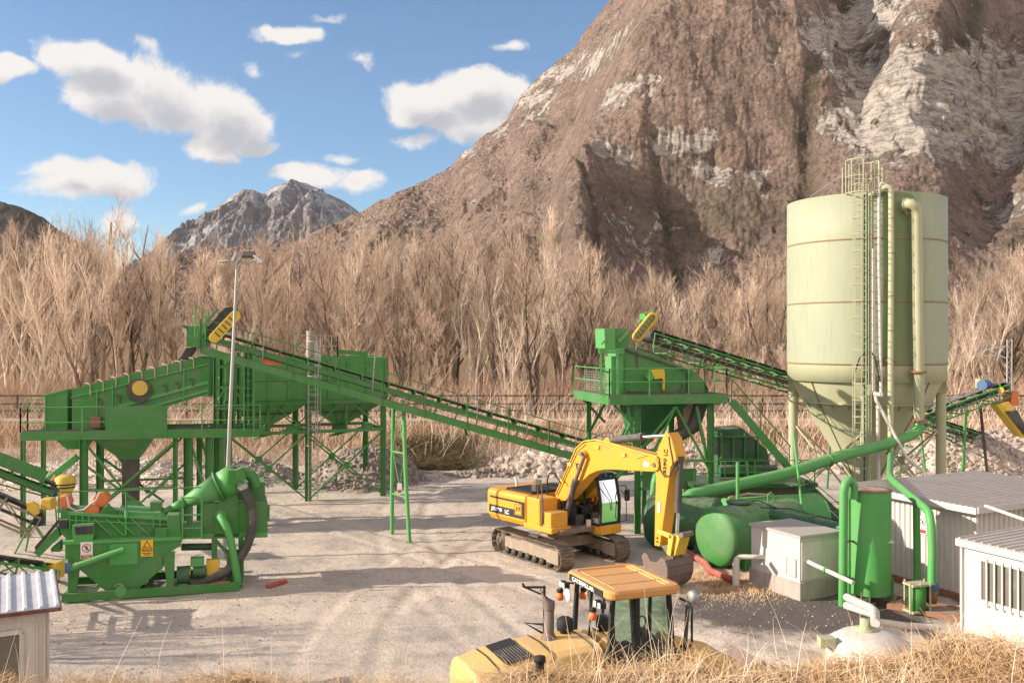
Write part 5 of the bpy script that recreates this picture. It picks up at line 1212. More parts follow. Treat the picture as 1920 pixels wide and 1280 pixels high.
b = MB(); b.tube([K(1.3, .75, 1.4), K(1.2, .75, 2.0)], .03, 8); b.tube([K(1.3, 1.2, 1.4), K(1.2, 1.2, 2.0)], .03, 8); b.box(K(1.45, 1.3, 1.9), (.1, .3, .4), EY); b.build('control_lever', M['ink'], cab)
b = MB(); b.tube([K(s1+.05, q0+.1, zt-.2), K(s1+.08, q0+.5, 2.3), K(s1+.06, q0+.55, 1.9)], .015, 6); b.build('wiper', M['ink'], cab)
b = MB(); m0 = K(s1-.1, q1+.05, 2.75); b.tube([m0, m0+nv*.3+fv*.1, m0+nv*.36+fv*.1-Vector((0, 0, .2))], .02, 6); b.build('mirror_arm', M['ink'], t); MB().box(m0+nv*.38+fv*.1-Vector((0, 0, .38)), (.1, .22, .42), EY).build('mirror', M['ink'], t, .03)
b = MB(); b.tube([K(s1+.06, q1+.05, 2.6), K(s1+.3, q1+.1, 2.4), K(s1+.3, q1+.1, 1.5), K(s1, q1+.05, 1.4)], .02, 6); b.build('grab_rail', M['dsteel'], t)
rs = random.Random(3)
b = MB()
for i in range(16):
    x = .35+rs.random()*.8; q = -.35+rs.random()*.7; pts = [E(x, q, 1.25+rs.random()*.3)]
    for j in range(4): pts.append(pts[-1]+Vector((rs.uniform(-.15, .15), rs.uniform(-.15, .15), rs.uniform(.05, .3))))
    b.tube(pts, .028, 6)
b.build('hydraulic_hose', M['ink'], t); b = MB(); b.box(E(.25, .05, 1.6), (.7, .7, .6), EY); b.box(E(.9, .15, 1.5), (.3, .4, .4), EY); b.build('valve_block', M['dsteel'], t, .03)
b = MB(); b.box(E(.75, -.5, 1.45), (.2, .1, .35), EY); b.cyl(E(1.3, .35, 1.3), E(1.3, .35, 1.55), .1); b.build('swivel', M['pvc'], t, .02)

# ================================================================ wheel loader at the bottom
LC = Vector((2.24, 19.35, 0)); LY = math.atan2(.37, .93); gv = Vector((math.cos(LY), math.sin(LY), 0)); lv = Vector((-math.sin(LY), math.cos(LY), 0))
Lw = lambda s, q, z: LC + gv*s + lv*q + Vector((0, 0, z))
t = empty('wheel_loader', LC, 'yellow wheel loader with ribbed orange cab roof, seen from behind over the dry grass', 'wheel loader')
def rr_ring(s0, s1, q0, q1, r, z, n=5):
    pts = []
    for (a_, b_, a0) in ((s1-r, q1-r, 0), (s0+r, q1-r, 90), (s0+r, q0+r, 180), (s1-r, q0+r, 270)):
        for k in range(n): a = R(a0+90*k/(n-1)); pts.append(Lw(a_+r*math.cos(a), b_+r*math.sin(a), z))
    return pts
b = MB(); b.loft([rr_ring(-.78, .80, -1.0, 1.0, .16, 3.24), rr_ring(-.80, .82, -1.02, 1.02, .18, 3.27), rr_ring(-.80, .82, -1.02, 1.02, .18, 3.36), rr_ring(-.76, .78, -.98, .98, .17, 3.41), rr_ring(-.64, .66, -.86, .86, .14, 3.42), rr_ring(-.62, .64, -.84, .84, .14, 3.385)])
roof = b.build('cab_roof', M['orange'], t)
b = MB()
for q in (-.4, .32): b.beam(Lw(-.6, q, 3.395), Lw(.62, q, 3.395), .035, .025)
for s in (-.55, .56): b.beam(Lw(s, -.8, 3.395), Lw(s, .8, 3.395), .03, .02)
b.build('roof_rib', M['yellow_lt'], roof)
b = MB(); b.beam(Lw(-.815, -.72, 3.31), Lw(-.815, .78, 3.31), .012, .13); plate = b.build('name_plate', M['ink'], roof)
text_mesh('CATERPILLAR', 'lettering', M['signw'], plate, Lw(-.826, .62, 3.268), -lv, UPV, .085, 1.0, .003, 0, .003)
cf = MB(); zr = 3.24; zb = 1.6
cor = {'rn': (-.62, -.80), 'rf': (-.62, .80), 'fn': (.62, -.80), 'ff': (.62, .80)}
def post(a, w=.09, lean=.12):
    s, q = cor[a]; k = 1 if s > 0 else -1; cf.beam(Lw(s+k*lean, q*1.0, zb), Lw(s, q*.98, zr), w, w, gv)
for a in cor: post(a)
for q in (-.80, .80): cf.beam(Lw(-.1, q, zb), Lw(-.1, q*.98, zr), .11, .1, gv); cf.beam(Lw(-.7, q, zb+.02), Lw(.74, q, zb+.02), .09, .12); cf.beam(Lw(-.62, q*.98, zr-.02), Lw(.62, q*.98, zr-.02), .08, .08); cf.beam(Lw(.14, q, zb), Lw(.2, q, zr), .06, .06, gv)
for s in (-.74, .74): cf.beam(Lw(s, -.8, zb+.02), Lw(s, .8, zb+.02), .1, .12)
for s in (-.62, .62): cf.beam(Lw(s, -.78, zr-.03), Lw(s, .78, zr-.03), .1, .1)
cf.beam(Lw(-.72, -.7, 2.05), Lw(-.72, .7, 2.05), .04, .05); cf.beam(Lw(-.68, .12, 1.9), Lw(-.64, .12, zr), .05, .05, gv)
cab = cf.build('cab_frame', M['ink'], t, .012)
b = MB()
for q in (-.81, .81): b.quad(Lw(-.7, q, zb+.08), Lw(.7, q, zb+.08), Lw(.6, q*.98, zr-.05), Lw(-.6, q*.98, zr-.05))
for s, s2 in ((-.72, -.63), (.72, .63)): b.quad(Lw(s, -.78, zb+.08), Lw(s, .78, zb+.08), Lw(s2, .78, zr-.05), Lw(s2, -.78, zr-.05))
b.build('glazing', M['glass'], cab)
b = MB(); b.beam(Lw(-.25, 0, 1.95), Lw(.25, 0, 1.95), .52, .16); b.beam(Lw(-.3, 0, 1.95), Lw(-.38, 0, 2.75), .5, .14, gv); b.beam(Lw(-.38, 0, 2.72), Lw(-.4, 0, 2.98), .28, .1, gv); b.beam(Lw(0, 0, 1.6), Lw(0, 0, 1.9), .4); b.build('seat', M['seat'], cab, .03)
b = MB(); b.tube([Lw(.62, 0, 1.7), Lw(.4, 0, 2.35)], .04, 8); ring = [Lw(.4, 0, 2.38)+lv*math.cos(a)*.2+(gv*.5+Vector((0, 0, .86)))*math.sin(a)*.2 for a in np.linspace(0, 6.283, 20)]; b.tube(ring, .018, 6); b.beam(Lw(.62, -.5, 1.9), Lw(.62, .5, 1.9), .25, .5); b.build('steering_column', M['ink'], cab)
b = MB(); b.beam(Lw(-.1, -.6, 1.75), Lw(.4, -.6, 1.75), .25, .5); b.box(Lw(.3, -.4, 2.35), (.02, .2, .22), LY); b.build('side_console', M['dsteel'], cab, .02)
MB().box(Lw(.44, -.35, 2.5), (.02, .16, .2), LY).build('notice', M['signy'], cab)
for (q, m_) in ((.98, 'signw'), (.84, 'signw'), (-.62, 'signw'), (-.8, 'signw')):
    f = MB().box(Lw(-.86, q, 3.12), (.12, .12, .12), LY).build('work_lamp', M['ink'], t, .01); MB().box(Lw(-.925, q, 3.12), (.015, .1, .1), LY).build('lens', M['signw'], f)
for q in (1.02, -.52): MB().lathe(Lw(-.92, q, 2.78), [(0, 0), (.075, 0), (.085, .08), (.06, .15), (0, .16)], 16).build('indicator', M['amber'], t); MB().lathe(Lw(-.92, q, 2.94), [(0, 0), (.07, .0), (.07, .06), (0, .08)], 14).build('indicator_cap', M['ink'], t)
c = Lw(-.9, .66, 2.95); MB().lathe(c, [(0, 0), (.14, 0), (.15, .03), (0, .035)], 20, -gv).build('round_mirror', M['signw'], t)
b = MB(); b.tube([Lw(-.7, .8, 3.15), Lw(-.86, .85, 3.18), Lw(-.95, .95, 3.0)], .02, 6); b.build('lamp_bracket', M['ink'], t)
# hood (rear, towards the left)
hd = []
for (s, w_, z) in ((-.78, .72, 2.30), (-1.3, .76, 2.30), (-2.1, .80, 2.26), (-2.8, .82, 2.16), (-3.36, .80, 2.04), (-3.42, .78, 1.96)):
    hd.append([Lw(s, -w_, 1.1), Lw(s, -w_, z-.22), Lw(s, -w_+.06, z-.09), Lw(s, -w_+.22, z-.02), Lw(s, 0, z+.02), Lw(s, w_-.22, z-.02), Lw(s, w_-.06, z-.09), Lw(s, w_, z-.22), Lw(s, w_, 1.1)])
hood = MB().loft(hd, smooth=False).build('engine_hood', M['yellow_lt'], t, .03)
b = MB()
for s, z, w_ in ((-1.85, 2.285, .78), (-2.95, 2.135, .80), (-.95, 2.31, .73)): b.tube([Lw(s, -w_-.01, 1.2), Lw(s, -w_-.01, z-.22), Lw(s, -w_+.05, z-.08), Lw(s, -w_+.22, z-.008), Lw(s, 0, z+.028), Lw(s, w_-.22, z-.008)], .012, 5)
b.build('panel_seam', M['ink'], hood)
for s in (-1.3, -2.5): MB().box(Lw(s, -.815, 1.85), (.16, .03, .05), LY).build('hood_latch', M['ink'], hood, .008)
g_ = [Lw(-2.25, -.62, 2.262), Lw(-2.25, .52, 2.268), Lw(-2.78, .50, 2.178), Lw(-2.78, -.64, 2.168)]
b = MB(); b.loft([g_, [p+Vector((0, 0, .012)) for p in g_]]); gr = b.build('grille', M['ink'], hood); b = MB()
for k in range(9): b.beam(lerp(g_[0], g_[3], (k+.5)/9)+Vector((0, 0, .02)), lerp(lerp(g_[0], g_[1], .62), lerp(g_[3], g_[2], .62), (k+.5)/9)+Vector((0, 0, .02)), .02, .012)
b.build('grille_slat', M['dsteel'], gr)
b = MB(); ex = Lw(-1.57, .12, 2.28); b.lathe(ex, [(0, -.05), (.21, -.05), (.17, .02), (.12, .10), (.10, .14), (.10, .66), (.0, .66)], 22); b.build('exhaust_stack', M['bucketm'], t)
b = MB(); cn = [(math.cos(6.283*i/20), math.sin(6.283*i/20)) for i in range(20)]; b.loft([[ex+Vector((.115*c, .115*s, .6)) for c, s in cn], [ex+Vector((.115*c, .115*s, .76)) for c, s in cn], [ex+Vector((.09*c-.10, .09*s, .90-.13*c)) for c, s in cn]], caps=False, smooth=True); b.build('exhaust_tip', M['bucketm'], t)
b = MB(); b.lathe(Lw(-1.12, .34, 2.28), [(0, 0), (.1, 0), (.1, .06), (.165, .08), (.175, .2), (.165, .3), (.1, .34), (0, .35)], 22); b.build('air_prefilter', M['ink'], t)
b = MB(); q_ = Lw(-1.35, .86, 1.4); b.tube([q_, q_+Vector((0, 0, 1.75))], .03, 8); b.tube([q_+Vector((0, 0, 1.72)), q_+Vector((-.4, 0, 1.72)), q_+Vector((-.45, 0, 1.8))], .025, 6); b.tube([q_+Vector((0, 0, .95)), q_+Vector((-.4, 0, .98)), q_+Vector((0, 0, .75))], .025, 6); b.tube([q_+Vector((0, 0, 1.55)), q_+Vector((-.45, 0, 1.74))], .02, 6); b.build('mirror_bracket', M['ink'], t)
b = MB(); b.beam(Lw(-.9, -.75, 1.5), Lw(1.0, -.75, 1.5), .3, .16); b.beam(Lw(-3.3, 0, .85), Lw(1.0, 0, .85), 1.2, .5); b.beam(Lw(1.0, 0, .85), Lw(2.6, 0, .9), .7, .7); b.build('chassis', M['yellow_lt'], t, .03)
for s in (-2.2, 1.85):
    for q in (-1.12, 1.12):
        c = Lw(s, q-.3, .76); w_ = MB().lathe(c, [(.38, 0), (.68, .0), (.76, .07), (.76, .53), (.68, .6), (.38, .6)], 30, lv).build('wheel', M['rubber'], t)
        b = MB()
        for i in range(20):
            a = i/20*6.283; p = c+gv*.77*math.cos(a)+Vector((0, 0, .77*math.sin(a)))
            for h_ in (.16, .44): b.box(p+lv*h_, (.09, .24, .06), rot=Matrix.Rotation(LY, 3, 'Z')@Matrix.Rotation(-a+math.pi/2, 3, 'Y'))
        b.build('tread', M['rubber'], w_); MB().lathe(c, [(0, .1), (.2, .1), (.36, .05), (.4, 0), (.4, .6), (.36, .55), (0, .5)], 26, lv).build('rim', M['yellow_lt'], w_)
for q in (-.45, .45): b = MB(); b.tube([Lw(1.1, q, 1.9), Lw(2.2, q, 1.55), Lw(3.1, q, 1.0), Lw(3.6, q, .6)], .14, 8); b.build('lift_arm', M['yellow_lt'], t)
b = MB(); pr = [(3.5, 1.25), (3.4, .9), (3.5, .4), (3.75, .1), (4.4, .05)]
b.loft([[Lw(s, q, z) for s, z in pr]+[Lw(s-.04, q, z-.04) for s, z in pr[::-1]] for q in (-1.4, 1.4)]); 
for q in (-1.4, 1.4): b.prism([Lw(s, q, z) for s, z in pr]+[Lw(3.9, q, .9)], lv*.04)
b.build('loader_bucket', M['bucketm'], t)
b = MB(); b.tube([Lw(.75, -1.0, 3.15), Lw(.8, -1.25, 3.12), Lw(.82, -1.32, 3.0), Lw(.82, -1.32, 2.35), Lw(.8, -1.2, 2.2), Lw(.78, -1.0, 2.2)], .025, 8); b.build('grab_rail', M['ink'], t)
MB().lathe(Lw(.85, -1.2, 3.22), [(0, 0), (.1, 0), (.12, .08), (.1, .16), (0, .18)], 16, gv).build('front_lamp', M['steel'], t)
b = MB(); b.beam(Lw(.9, -1.05, 3.0), Lw(.86, -1.0, 2.1), .1, .04, gv); b.build('front_mirror', M['dsteel'], t, .01)
# ================================================================ silo
SCx = Vector((17.45, 46.9, 0)); SR = 3.72; cdv = Vector((-.348, -.937, 0)); cside = Vector((.937, -.348, 0))     # cdv: towards the camera; cside: to the right
t = empty('silo', SCx, 'tall pale green round silo with cone bottom, ladder and rusty seams', 'silo')
Z = lambda r_, a, z: SCx + (cdv*math.cos(a)+cside*math.sin(a))*r_ + Vector((0, 0, z))
n = 72
for (za, zb_) in ((7.18, 10.0), (10.06, 12.88), (12.94, 15.02)): MB().lathe(SCx, [(SR, za), (SR, zb_)]+([(SR-.04, zb_), (SR-.04, zb_-.5), (0, zb_-.55)] if zb_ > 14 else []), n).build('shell', M['shell'], t)
for z in (7.15, 10.03, 12.91): MB().lathe(SCx, [(SR-.02, z-.045), (SR+.03, z-.03), (SR+.03, z+.03), (SR-.02, z+.045)], n).build('seam_ring', M['seam'], t)
MB().lathe(SCx, [(SR-.02, 7.1), (SR-.02, 6.3), (SR-.28, 6.28)], n).build('skirt', M['silo'], t)
MB().lathe(SCx, [(SR-.1, 6.9), (SR-.12, 6.45), (3.02, 5.26)], n).build('upper_cone', M['silo'], t); MB().lathe(SCx, [(3.0, 5.22), (.62, 1.3), (.62, .9), (0, .9)], n).build('lower_cone', M['silo'], t)
MB().lathe(SCx, [(2.98, 5.21), (3.14, 5.21), (3.14, 5.27), (2.98, 5.27)], n).build('cone_flange', M['silo'], t)
b = MB()
for i in range(24): a = i/24*6.283; b.beam(Z(3.1, a, 5.2), Z(2.9, a, 4.98), .03, .1)
b.each('flange_gusset', M['silo'], t)
b = MB()
for a in (-.75, 2.2, .9): b.tube([Z(SR-.05, a, 6.9), Z(SR-.09, a, 6.45), Z(3.03, a, 5.25), Z(.63, a, 1.3)], .035, 6)
b.build('cone_seam', M['seam'], t)
for a in (0, math.pi/2, math.pi, -math.pi/2):
    MB().tube([Z(3.42, a, -.1), Z(3.42, a, 6.1)], .235, 18).build('leg', M['silo'], t)
    b = MB(); b.loft([[Z(SR-.03, a-.22, 7.0), Z(SR-.03, a+.22, 7.0), Z(SR-.6, a+.2, 7.0), Z(SR-.6, a-.2, 7.0)], [Z(3.66, a-.075, 5.75), Z(3.66, a+.075, 5.75), Z(3.2, a+.075, 5.75), Z(3.2, a-.075, 5.75)]]); b.build('leg_gusset', M['silo'], t)
    b = MB(); b.box(Z(3.42, a, .06), (.6, .6, .06)); b.build('base_plate', M['silo'], t)
for a in (0, math.pi/2, math.pi, -math.pi/2):
    a2 = a+math.pi/2; b = MB(); p, q, p2, q2 = Z(3.42, a, 4.1), Z(3.42, a2, .3), Z(3.42, a, .3), Z(3.42, a2, 4.1)
    b.tube([p, q], .05, 8); b.tube([p2, q2], .05, 8); cc = (p+q)/2; dd = (q-p2); dd.z = 0; dd.normalize(); b.lathe(cc-dd.cross(UPV)*.03, [(0, 0), (.22, 0), (.22, .05), (0, .05)], 12, dd.cross(UPV)); b.each('brace', M['silo'], t)
# ladder, cage and top guard
la = -.035; lt = MB(); ladder(lt, Z(SR+.32, la-.02, .9), Z(SR+.32, la-.02, 15.9), cside, .5, .3, .022); lad = lt.build('ladder', M['silo'], t)
b = MB()
for i in range(19): z = 1.8+i*.75; pts = [Z(SR+.32, la, z)+cside*math.cos(a)*.40+cdv*math.sin(a)*.72 for a in np.linspace(0, math.pi, 9)]; b.tube(pts, .02, 5)
for j in range(5): a = math.pi*j/4; b.tube([Z(SR+.32, la, 1.8)+cside*math.cos(a)*.40+cdv*math.sin(a)*.72, Z(SR+.32, la, 15.3)+cside*math.cos(a)*.40+cdv*math.sin(a)*.72], .016, 5)
b.build('cage', M['silo'], lad)
b = MB(); b.beam(Z(SR+.10, .0, 1.0), Z(SR+.10, .0, 14.9), .14, .06, cdv); b.build('cable_duct', M['green_dk'], t)
b = MB(); c = Z(SR-.2, la, 0); ring = [c+cside*math.cos(a)*.72+cdv*math.sin(a)*.72+Vector((0, 0, 16.5)) for a in np.linspace(0, 6.283, 26)]; b.tube(ring, .03, 6); ring2 = [p-Vector((0, 0, .75)) for p in ring]; b.tube(ring2, .02, 6); b.tube([p-Vector((0, 0, 1.5)) for p in ring], .03, 6)
for i in range(0, 25, 3): b.tube([ring[i], ring[i]-Vector((0, 0, 1.55))], .03, 6)
for k in (-1, 1): b.tube([c+cside*k*.86+Vector((0, 0, 14.9)), c+cside*k*.86+Vector((0, 0, 16.15))], .035, 6)
b.build('top_guard', M['silo'], t)
MB().tube([Z(SR-.1, -.75, 15.1), Z(SR-.2, -.2, 16.1)], .012, 5).build('guy_wire', M['steel'], t)
def sp(px, py, off=.22): # point seen at (px,py) lying off metres in front of the round shell
    k = (px-960)/FPX; v = (640-py)/FPX; a_ = k*k+1; b_ = -2*(SCx.x*k+SCx.y); c_ = SCx.x**2+SCx.y**2-(SR+off)**2; D = (-b_-math.sqrt(max(b_*b_-4*a_*c_, 0)))/(2*a_); return Vector((k*D, D, H+v*D))
def pipe(pts, r_, name, mat, par=t, n=14): return MB().tube(pts, r_, n).build(name, mat, par)
pipe([sp(1638, 466), sp(1638, 600), sp(1638.5, 735)], .07, 'white_pipe', M['white'])
pipe([sp(1662, 356, .1), sp(1660, 345), sp(1651, 344), sp(1648, 352), sp(1648, 500), sp(1652, 735)], .07, 'white_pipe', M['white'])
pipe([sp(1640, 735), sp(1643, 750, .6), at(1700, 858, 42.6), at(1734, 885, 42), at(1735, 900, 42), at(1745, 915, 42)], .075, 'white_pipe', M['pvc'])
pipe([at(1646, 760, 43), at(1647, 905, 43)], .085, 'white_pipe', M['pvc']); pipe([sp(1638, 738, .4), at(1655, 740, 42.7)], .11, 'pipe_valve', M['pvc'])
pipe([sp(1622, 370, -.1), sp(1650, 358, .1), sp(1662, 350, .3), sp(1669, 352, .3), sp(1671, 366, .3), sp(1671, 500, .3), sp(1670, 680, .3), at(1670, 800, 42.9), at(1670, 850, 42.7)], .13, 'rising_pipe', M['silo'])
pipe([sp(1697, 388, 0), sp(1700, 382, .4), sp(1708, 382, .55), sp(1717, 388, .5), sp(1719, 402, .4), sp(1721, 600, .4), sp(1723, 700, .4), at(1723, 790, 43.6)], .235, 'thick_rising_pipe', M['silo'], n=20)
b = MB(); b.lathe(sp(1697, 388, -.05), [(0, 0), (.42, 0), (.42, .08), (.2, .1)], 20, sp(1697, 388, 1)-sp(1697, 388, 0)); b.build('outlet_flange', M['silo'], t)
for p in (sp(1722, 697, .4), at(1723, 788, 43.6), at(1670, 676, 43)): MB().lathe(p-Vector((0, 0, .05)), [(.2, 0), (.36 if p.x > 18 else .22, 0), (.36 if p.x > 18 else .22, .1), (.2, .1)], 20).build('pipe_flange', M['rust'], t)
for y in (410, 475, 555, 620): MB().lathe(sp(1671, y, .3), [(.13, 0), (.15, 0), (.15, .03), (.13, .03)], 14).build('pipe_clip', M['rust'], t)
b = MB(); q = sp(1670, 383, -.02); 
pipe([sp(1598, 715, .2), sp(1612, 670, .3), sp(1628, 657, .3), sp(1640, 668, .3), sp(1650, 715, .3)], .03, 'cable', M['ink'])
# long green transfer pipe
t = empty('transfer_pipe', (12, 41, 0), 'long thick green pipe running from the silo down to the horizontal tanks', 'pipe')
e0 = at(1723, 792, 43.6)
MB().tube([e0, at(1722, 802, 43.6), at(1714, 812, 43.5), at(1700, 819, 43.3), at(1655, 834, 42.5), at(1590, 850, 41.6), at(1470, 889, 39.8), at(1315, 923, 37.9), at(1296, 927, 37.6), at(1288, 935, 37.5), at(1286, 955, 37.5)], .24, 20).build('pipe', M['green_lt'], t)
for (px, py, D) in ((1554, 862, 41), (1286, 946, 37.5)): MB().lathe(at(px, py, D)-Vector((.0, 0, 0)), [(.2, -.04), (.285, -.04), (.285, .04), (.2, .04)], 20, (at(1590, 850, 41.6)-at(1470, 889, 39.8)) if px > 1300 else (0, 0, 1)).build('flange', M['green'], t)
for (a, c, r_) in ((at(1383, 866, 36.9), at(1383, 945, 36.9), .07), (at(1400, 864, 42), at(1402, 900, 42), .06), (at(1488, 812, 40), at(1504, 955, 37.5), .05)): MB().tube([a, c], r_, 8).build('support', M['green_lt'], t)
# down pipe from the silo over the shed roof
t = empty('down_pipe', (12.8, 29.4, 0), 'green pipe coming off the silo and dropping along the corrugated shed', 'pipe')
MB().tube([at(1670, 849, 42.7), at(1669, 872, 38), at(1668, 888, 35.2), at(1671, 897, 33.8), at(1680, 906, 32.6), at(1735, 952, 28.9), at(1742, 961, 28.6), at(1746, 985, 28.5), at(1748, 1030, 28.4), at(1747, 1092, 28.3)], .125, 16).build('pipe', M['green_lt'], t)
MB().tube([at(1718, 940, 30.2), at(1720, 1092, 29.6)], .11, 14).build('pipe', M['green'], t)
b = MB(); b.lathe(at(1670, 850, 42.7), [(.12, -.04), (.2, -.04), (.2, .04), (.12, .04)], 16); b.build('flange', M['green'], t)
# ================================================================ green tanks
def htank(name, lab, a, b_, r_, mat, group='horizontal green tanks', dish=.28):
    a, b_ = Vector(a), Vector(b_); L = (b_-a).length; root = empty(name, ((a.x+b_.x)/2, (a.y+b_.y)/2, 0), lab, 'tank', group)
    pr = [(r_*math.sin(u), dish*(1-math.cos(u))) for u in np.linspace(0, math.pi/2, 8)]
    pr2 = [(r_*math.cos(u), L-dish+dish*math.sin(u)) for u in np.linspace(0, math.pi/2, 8)]
    MB().lathe(a, pr+pr2, 44, b_-a).build('tank_shell', mat, root)
    d = (b_-a).normalized()
    for f in (.0,): pass
    b = MB()
    for f in (dish+.02, L-dish-.02, L*.5): b.lathe(a, [(r_-.01, f-.02), (r_+.008, f-.02), (r_+.008, f+.02), (r_-.01, f+.02)], 44, d)
    b.build('weld_seam', mat, root)
    for f in (.25, .75): c = lerp(a, b_, f); MB().box((c.x, c.y, (c.z-r_*.6)/2), (.3, r_*1.5, c.z-r_*.6), math.atan2(d.y, d.x)).build('saddle', mat, root)
    return root
tA = htank('horizontal_tank', 'dark green horizontal tank behind the excavator bucket', (5.45, 38.3, 1.08), (8.2, 36.9, 1.08), 1.02, M['green_dk'])
MB().lathe((6.9, 37.6, 2.05), [(0, 0), (.3, 0), (.3, .1), (.42, .1), (.42, .15), (0, .17)], 22).build('manhole', M['green_lt'], tA)
tB = htank('horizontal_tank', 'bright green horizontal tank with rounded end against the white pump house', (7.15, 34.3, 1.12), (10.9, 36.4, 1.12), 1.08, M['green'])
MB().lathe((8.4, 35.2, 2.12), [(0, 0), (.34, 0), (.34, .1), (.45, .1), (.45, .16), (0, .18)], 22).build('manhole', M['green_dk'], tB)
MB().tube([(9.6, 35.6, 2.1), (9.6, 35.6, 2.45), (9.7, 35.6, 2.55), (9.8, 35.6, 2.45), (9.85, 35.6, 2.2)], .035, 8).build('lifting_hook', M['green'], tB)
MB().tube([(8.9, 35.3, 2.25), (9.05, 35.3, 2.3), (9.4, 35.4, 2.2), (9.7, 34.9, 2.1)], .02, 6).build('cable', M['ink'], tB)
tC = htank('horizontal_tank', 'light green horizontal tank lying furthest back below the silo', (8.4, 38.6, .92), (13.1, 40.0, .92), .9, M['green_lt'])
MB().tube([(8.8, 38.6, 1.85), (9.6, 38.7, 2.0), (10.6, 39.0, 1.9)], .05, 8).build('top_pipe', M['silo'], tC)
t = empty('suction_pipe', (11.5, 33.5, 0), 'dark green flanged pipe lying from the tank end to the vertical tank', 'pipe')
pa, pb = at(1448, 962, 34.2), at(1596, 994, 31.5); MB().tube([pa, pb], .2, 18).build('pipe', M['green_dk'], t); b = MB(); b.lathe(lerp(pa, pb, .56), [(.19, -.04), (.27, -.04), (.27, .04), (.19, .04)], 20, pb-pa); b.build('flange', M['green_dk'], t)
MB().tube([pa+Vector((-.5, -.2, .25)), pa+Vector((.6, -.2, .2)), pb+Vector((0, -.15, .22))], .02, 6).build('cable', M['ink'], t)
for f in (.3, .8): c = lerp(pa, pb, f); MB().beam((c.x, c.y, 0), (c.x, c.y, c.z-.15), .1).each('post', M['green_dk'], t)
# vertical green tank with U pipe
VT = Vector((11.25, 29.9, 0)); t = empty('vertical_tank', VT, 'bright green dented upright tank with open rusty top beside the corrugated shed', 'tank')
rings = []; nn = 40
for i in range(24):
    z = .32+3.2*i/23; ring = []
    for k in range(nn):
        a = 2*math.pi*k/nn; r_ = .66; dx = math.cos(a); dy = math.sin(a)
        r_ -= .10*math.exp(-((a-4.95)/.35)**2-((z-2.2)/.5)**2) + .05*math.exp(-((a-5.2)/.25)**2-((z-2.9)/.5)**2) - .03*math.exp(-((a-4.6)/.3)**2-((z-2.0)/.4)**2)
        ring.append(VT+Vector((dx*r_, dy*r_, z)))
    rings.append(ring)
MB().loft(rings, caps=True, smooth=True).build('tank_shell', M['green_lt'], t)
MB().lathe(VT, [(.62, 3.53), (.68, 3.53), (.68, 3.56), (.5, 3.57), (0, 3.55)], 30).build('rusty_lid', M['rust'], t)
for a in (R(250), R(330), R(120)): p = VT+Vector((math.cos(a)*.62, math.sin(a)*.62, 0)); MB().box(p+Vector((0, 0, .4)), (.2, .05, .85), a).build('foot', M['green'], t)
pu = [gp(1580, 1135), at(1582, 920, 29.2), at(1585, 906, 29.2), at(1591, 899, 29.25), at(1598, 902, 29.3), at(1601, 912, 29.4), at(1601, 935, 29.4)]
MB().tube(pu, .13, 16).build('u_pipe', M['green_lt'], t); MB().beam(at(1594, 912, 29.8), at(1594, 1130, 29.8), .14, .12, (1, 0, 0)).build('side_post', M['green'], t)
for y in (1014,): MB().beam(at(1582, y, 29.2), at(1606, y, 29.8), .06, .06).build('pipe_bracket', M['green_dk'], t)
c = at(1669, 1014, 29.5); b = MB(); b.tube([VT+Vector((.6, -.2, c.z)), c], .05, 8); b.lathe(c-Vector((0, 0, .05)), [(0, 0), (.13, 0), (.13, .05), (0, .06)], 14); b.build('outlet_valve', M['pvc'], t)
# ================================================================ white pump house
t = empty('pump_house', (9.9, 31.4, 0), 'low white concrete pump house with hatch, between green tanks and upright tank', 'pump house')
A_, N_, R_ = Vector((8.14, 32.3, 0)), Vector((9.16, 30.2, 0)), Vector((10.75, 31.0, 0)); F_ = A_+R_-N_
def up_(p, z): return Vector((p.x, p.y, z))
sh_ = lambda p, k: lerp((A_+R_)/2, p, k)
MB().loft([[up_(sh_(p, 1.05), -.05) for p in (A_, N_, R_, F_)], [up_(sh_(p, 1.05), .52) for p in (A_, N_, R_, F_)]]).build('plinth', M['concrete'], t, .01)
MB().loft([[up_(p, .52) for p in (A_, N_, R_, F_)], [up_(p, 1.95) for p in (A_, N_, R_, F_)]]).build('wall', M['white'], t, .01)
MB().loft([[up_(sh_(p, 1.06), 1.95) for p in (A_, N_, R_, F_)], [up_(sh_(p, 1.06), 2.03) for p in (A_, N_, R_, F_)]]).build('roof', M['roof'], t, .01)
ln = (N_-A_).normalized(); on = ln.cross(UPV); on = on if on.y < 0 else -on; hc = lerp(A_, N_, .84)+on*.012; b = MB(); b.beam(up_(hc-ln*.2, .95), up_(hc+ln*.2, .95), .02, .55); b.build('hatch', M['white'], t); b = MB()
for (p, q) in (((-.21, .67), (.21, .67)), ((.21, .67), (.21, 1.23)), ((.21, 1.23), (-.21, 1.23)), ((-.21, 1.23), (-.21, .67))): b.beam(up_(hc+ln*p[0]+on*.012, p[1]), up_(hc+ln*q[0]+on*.012, q[1]), .02, .02)
b.build('hatch_frame', M['concrete'], t); rn = (R_-N_).normalized(); ron = rn.cross(UPV); ron = ron if ron.y < 0 else -ron
b = MB(); b.beam(up_(N_+rn*.05+ron*.02, 1.2), up_(R_-rn*.05+ron*.02, 1.2), .03, 1.2); b.build('side_sheet', M['pvc'], t)
t2_ = empty('discharge_pipe', (9.3, 30, 0), 'thin white pipe sticking out of the pump house past the upright tank', 'pipe'); p0 = up_(lerp(N_, R_, .15), 1.2); p1 = at(1600, 1092, 28.5)
MB().tube([p0, p1], .07, 12).build('pipe', M['pvc'], t2_); MB().lathe(lerp(p0, p1, .42), [(.07, -.02), (.1, -.02), (.1, .05), (.07, .05)], 14, p1-p0).build('collar', M['green_lt'], t2_)
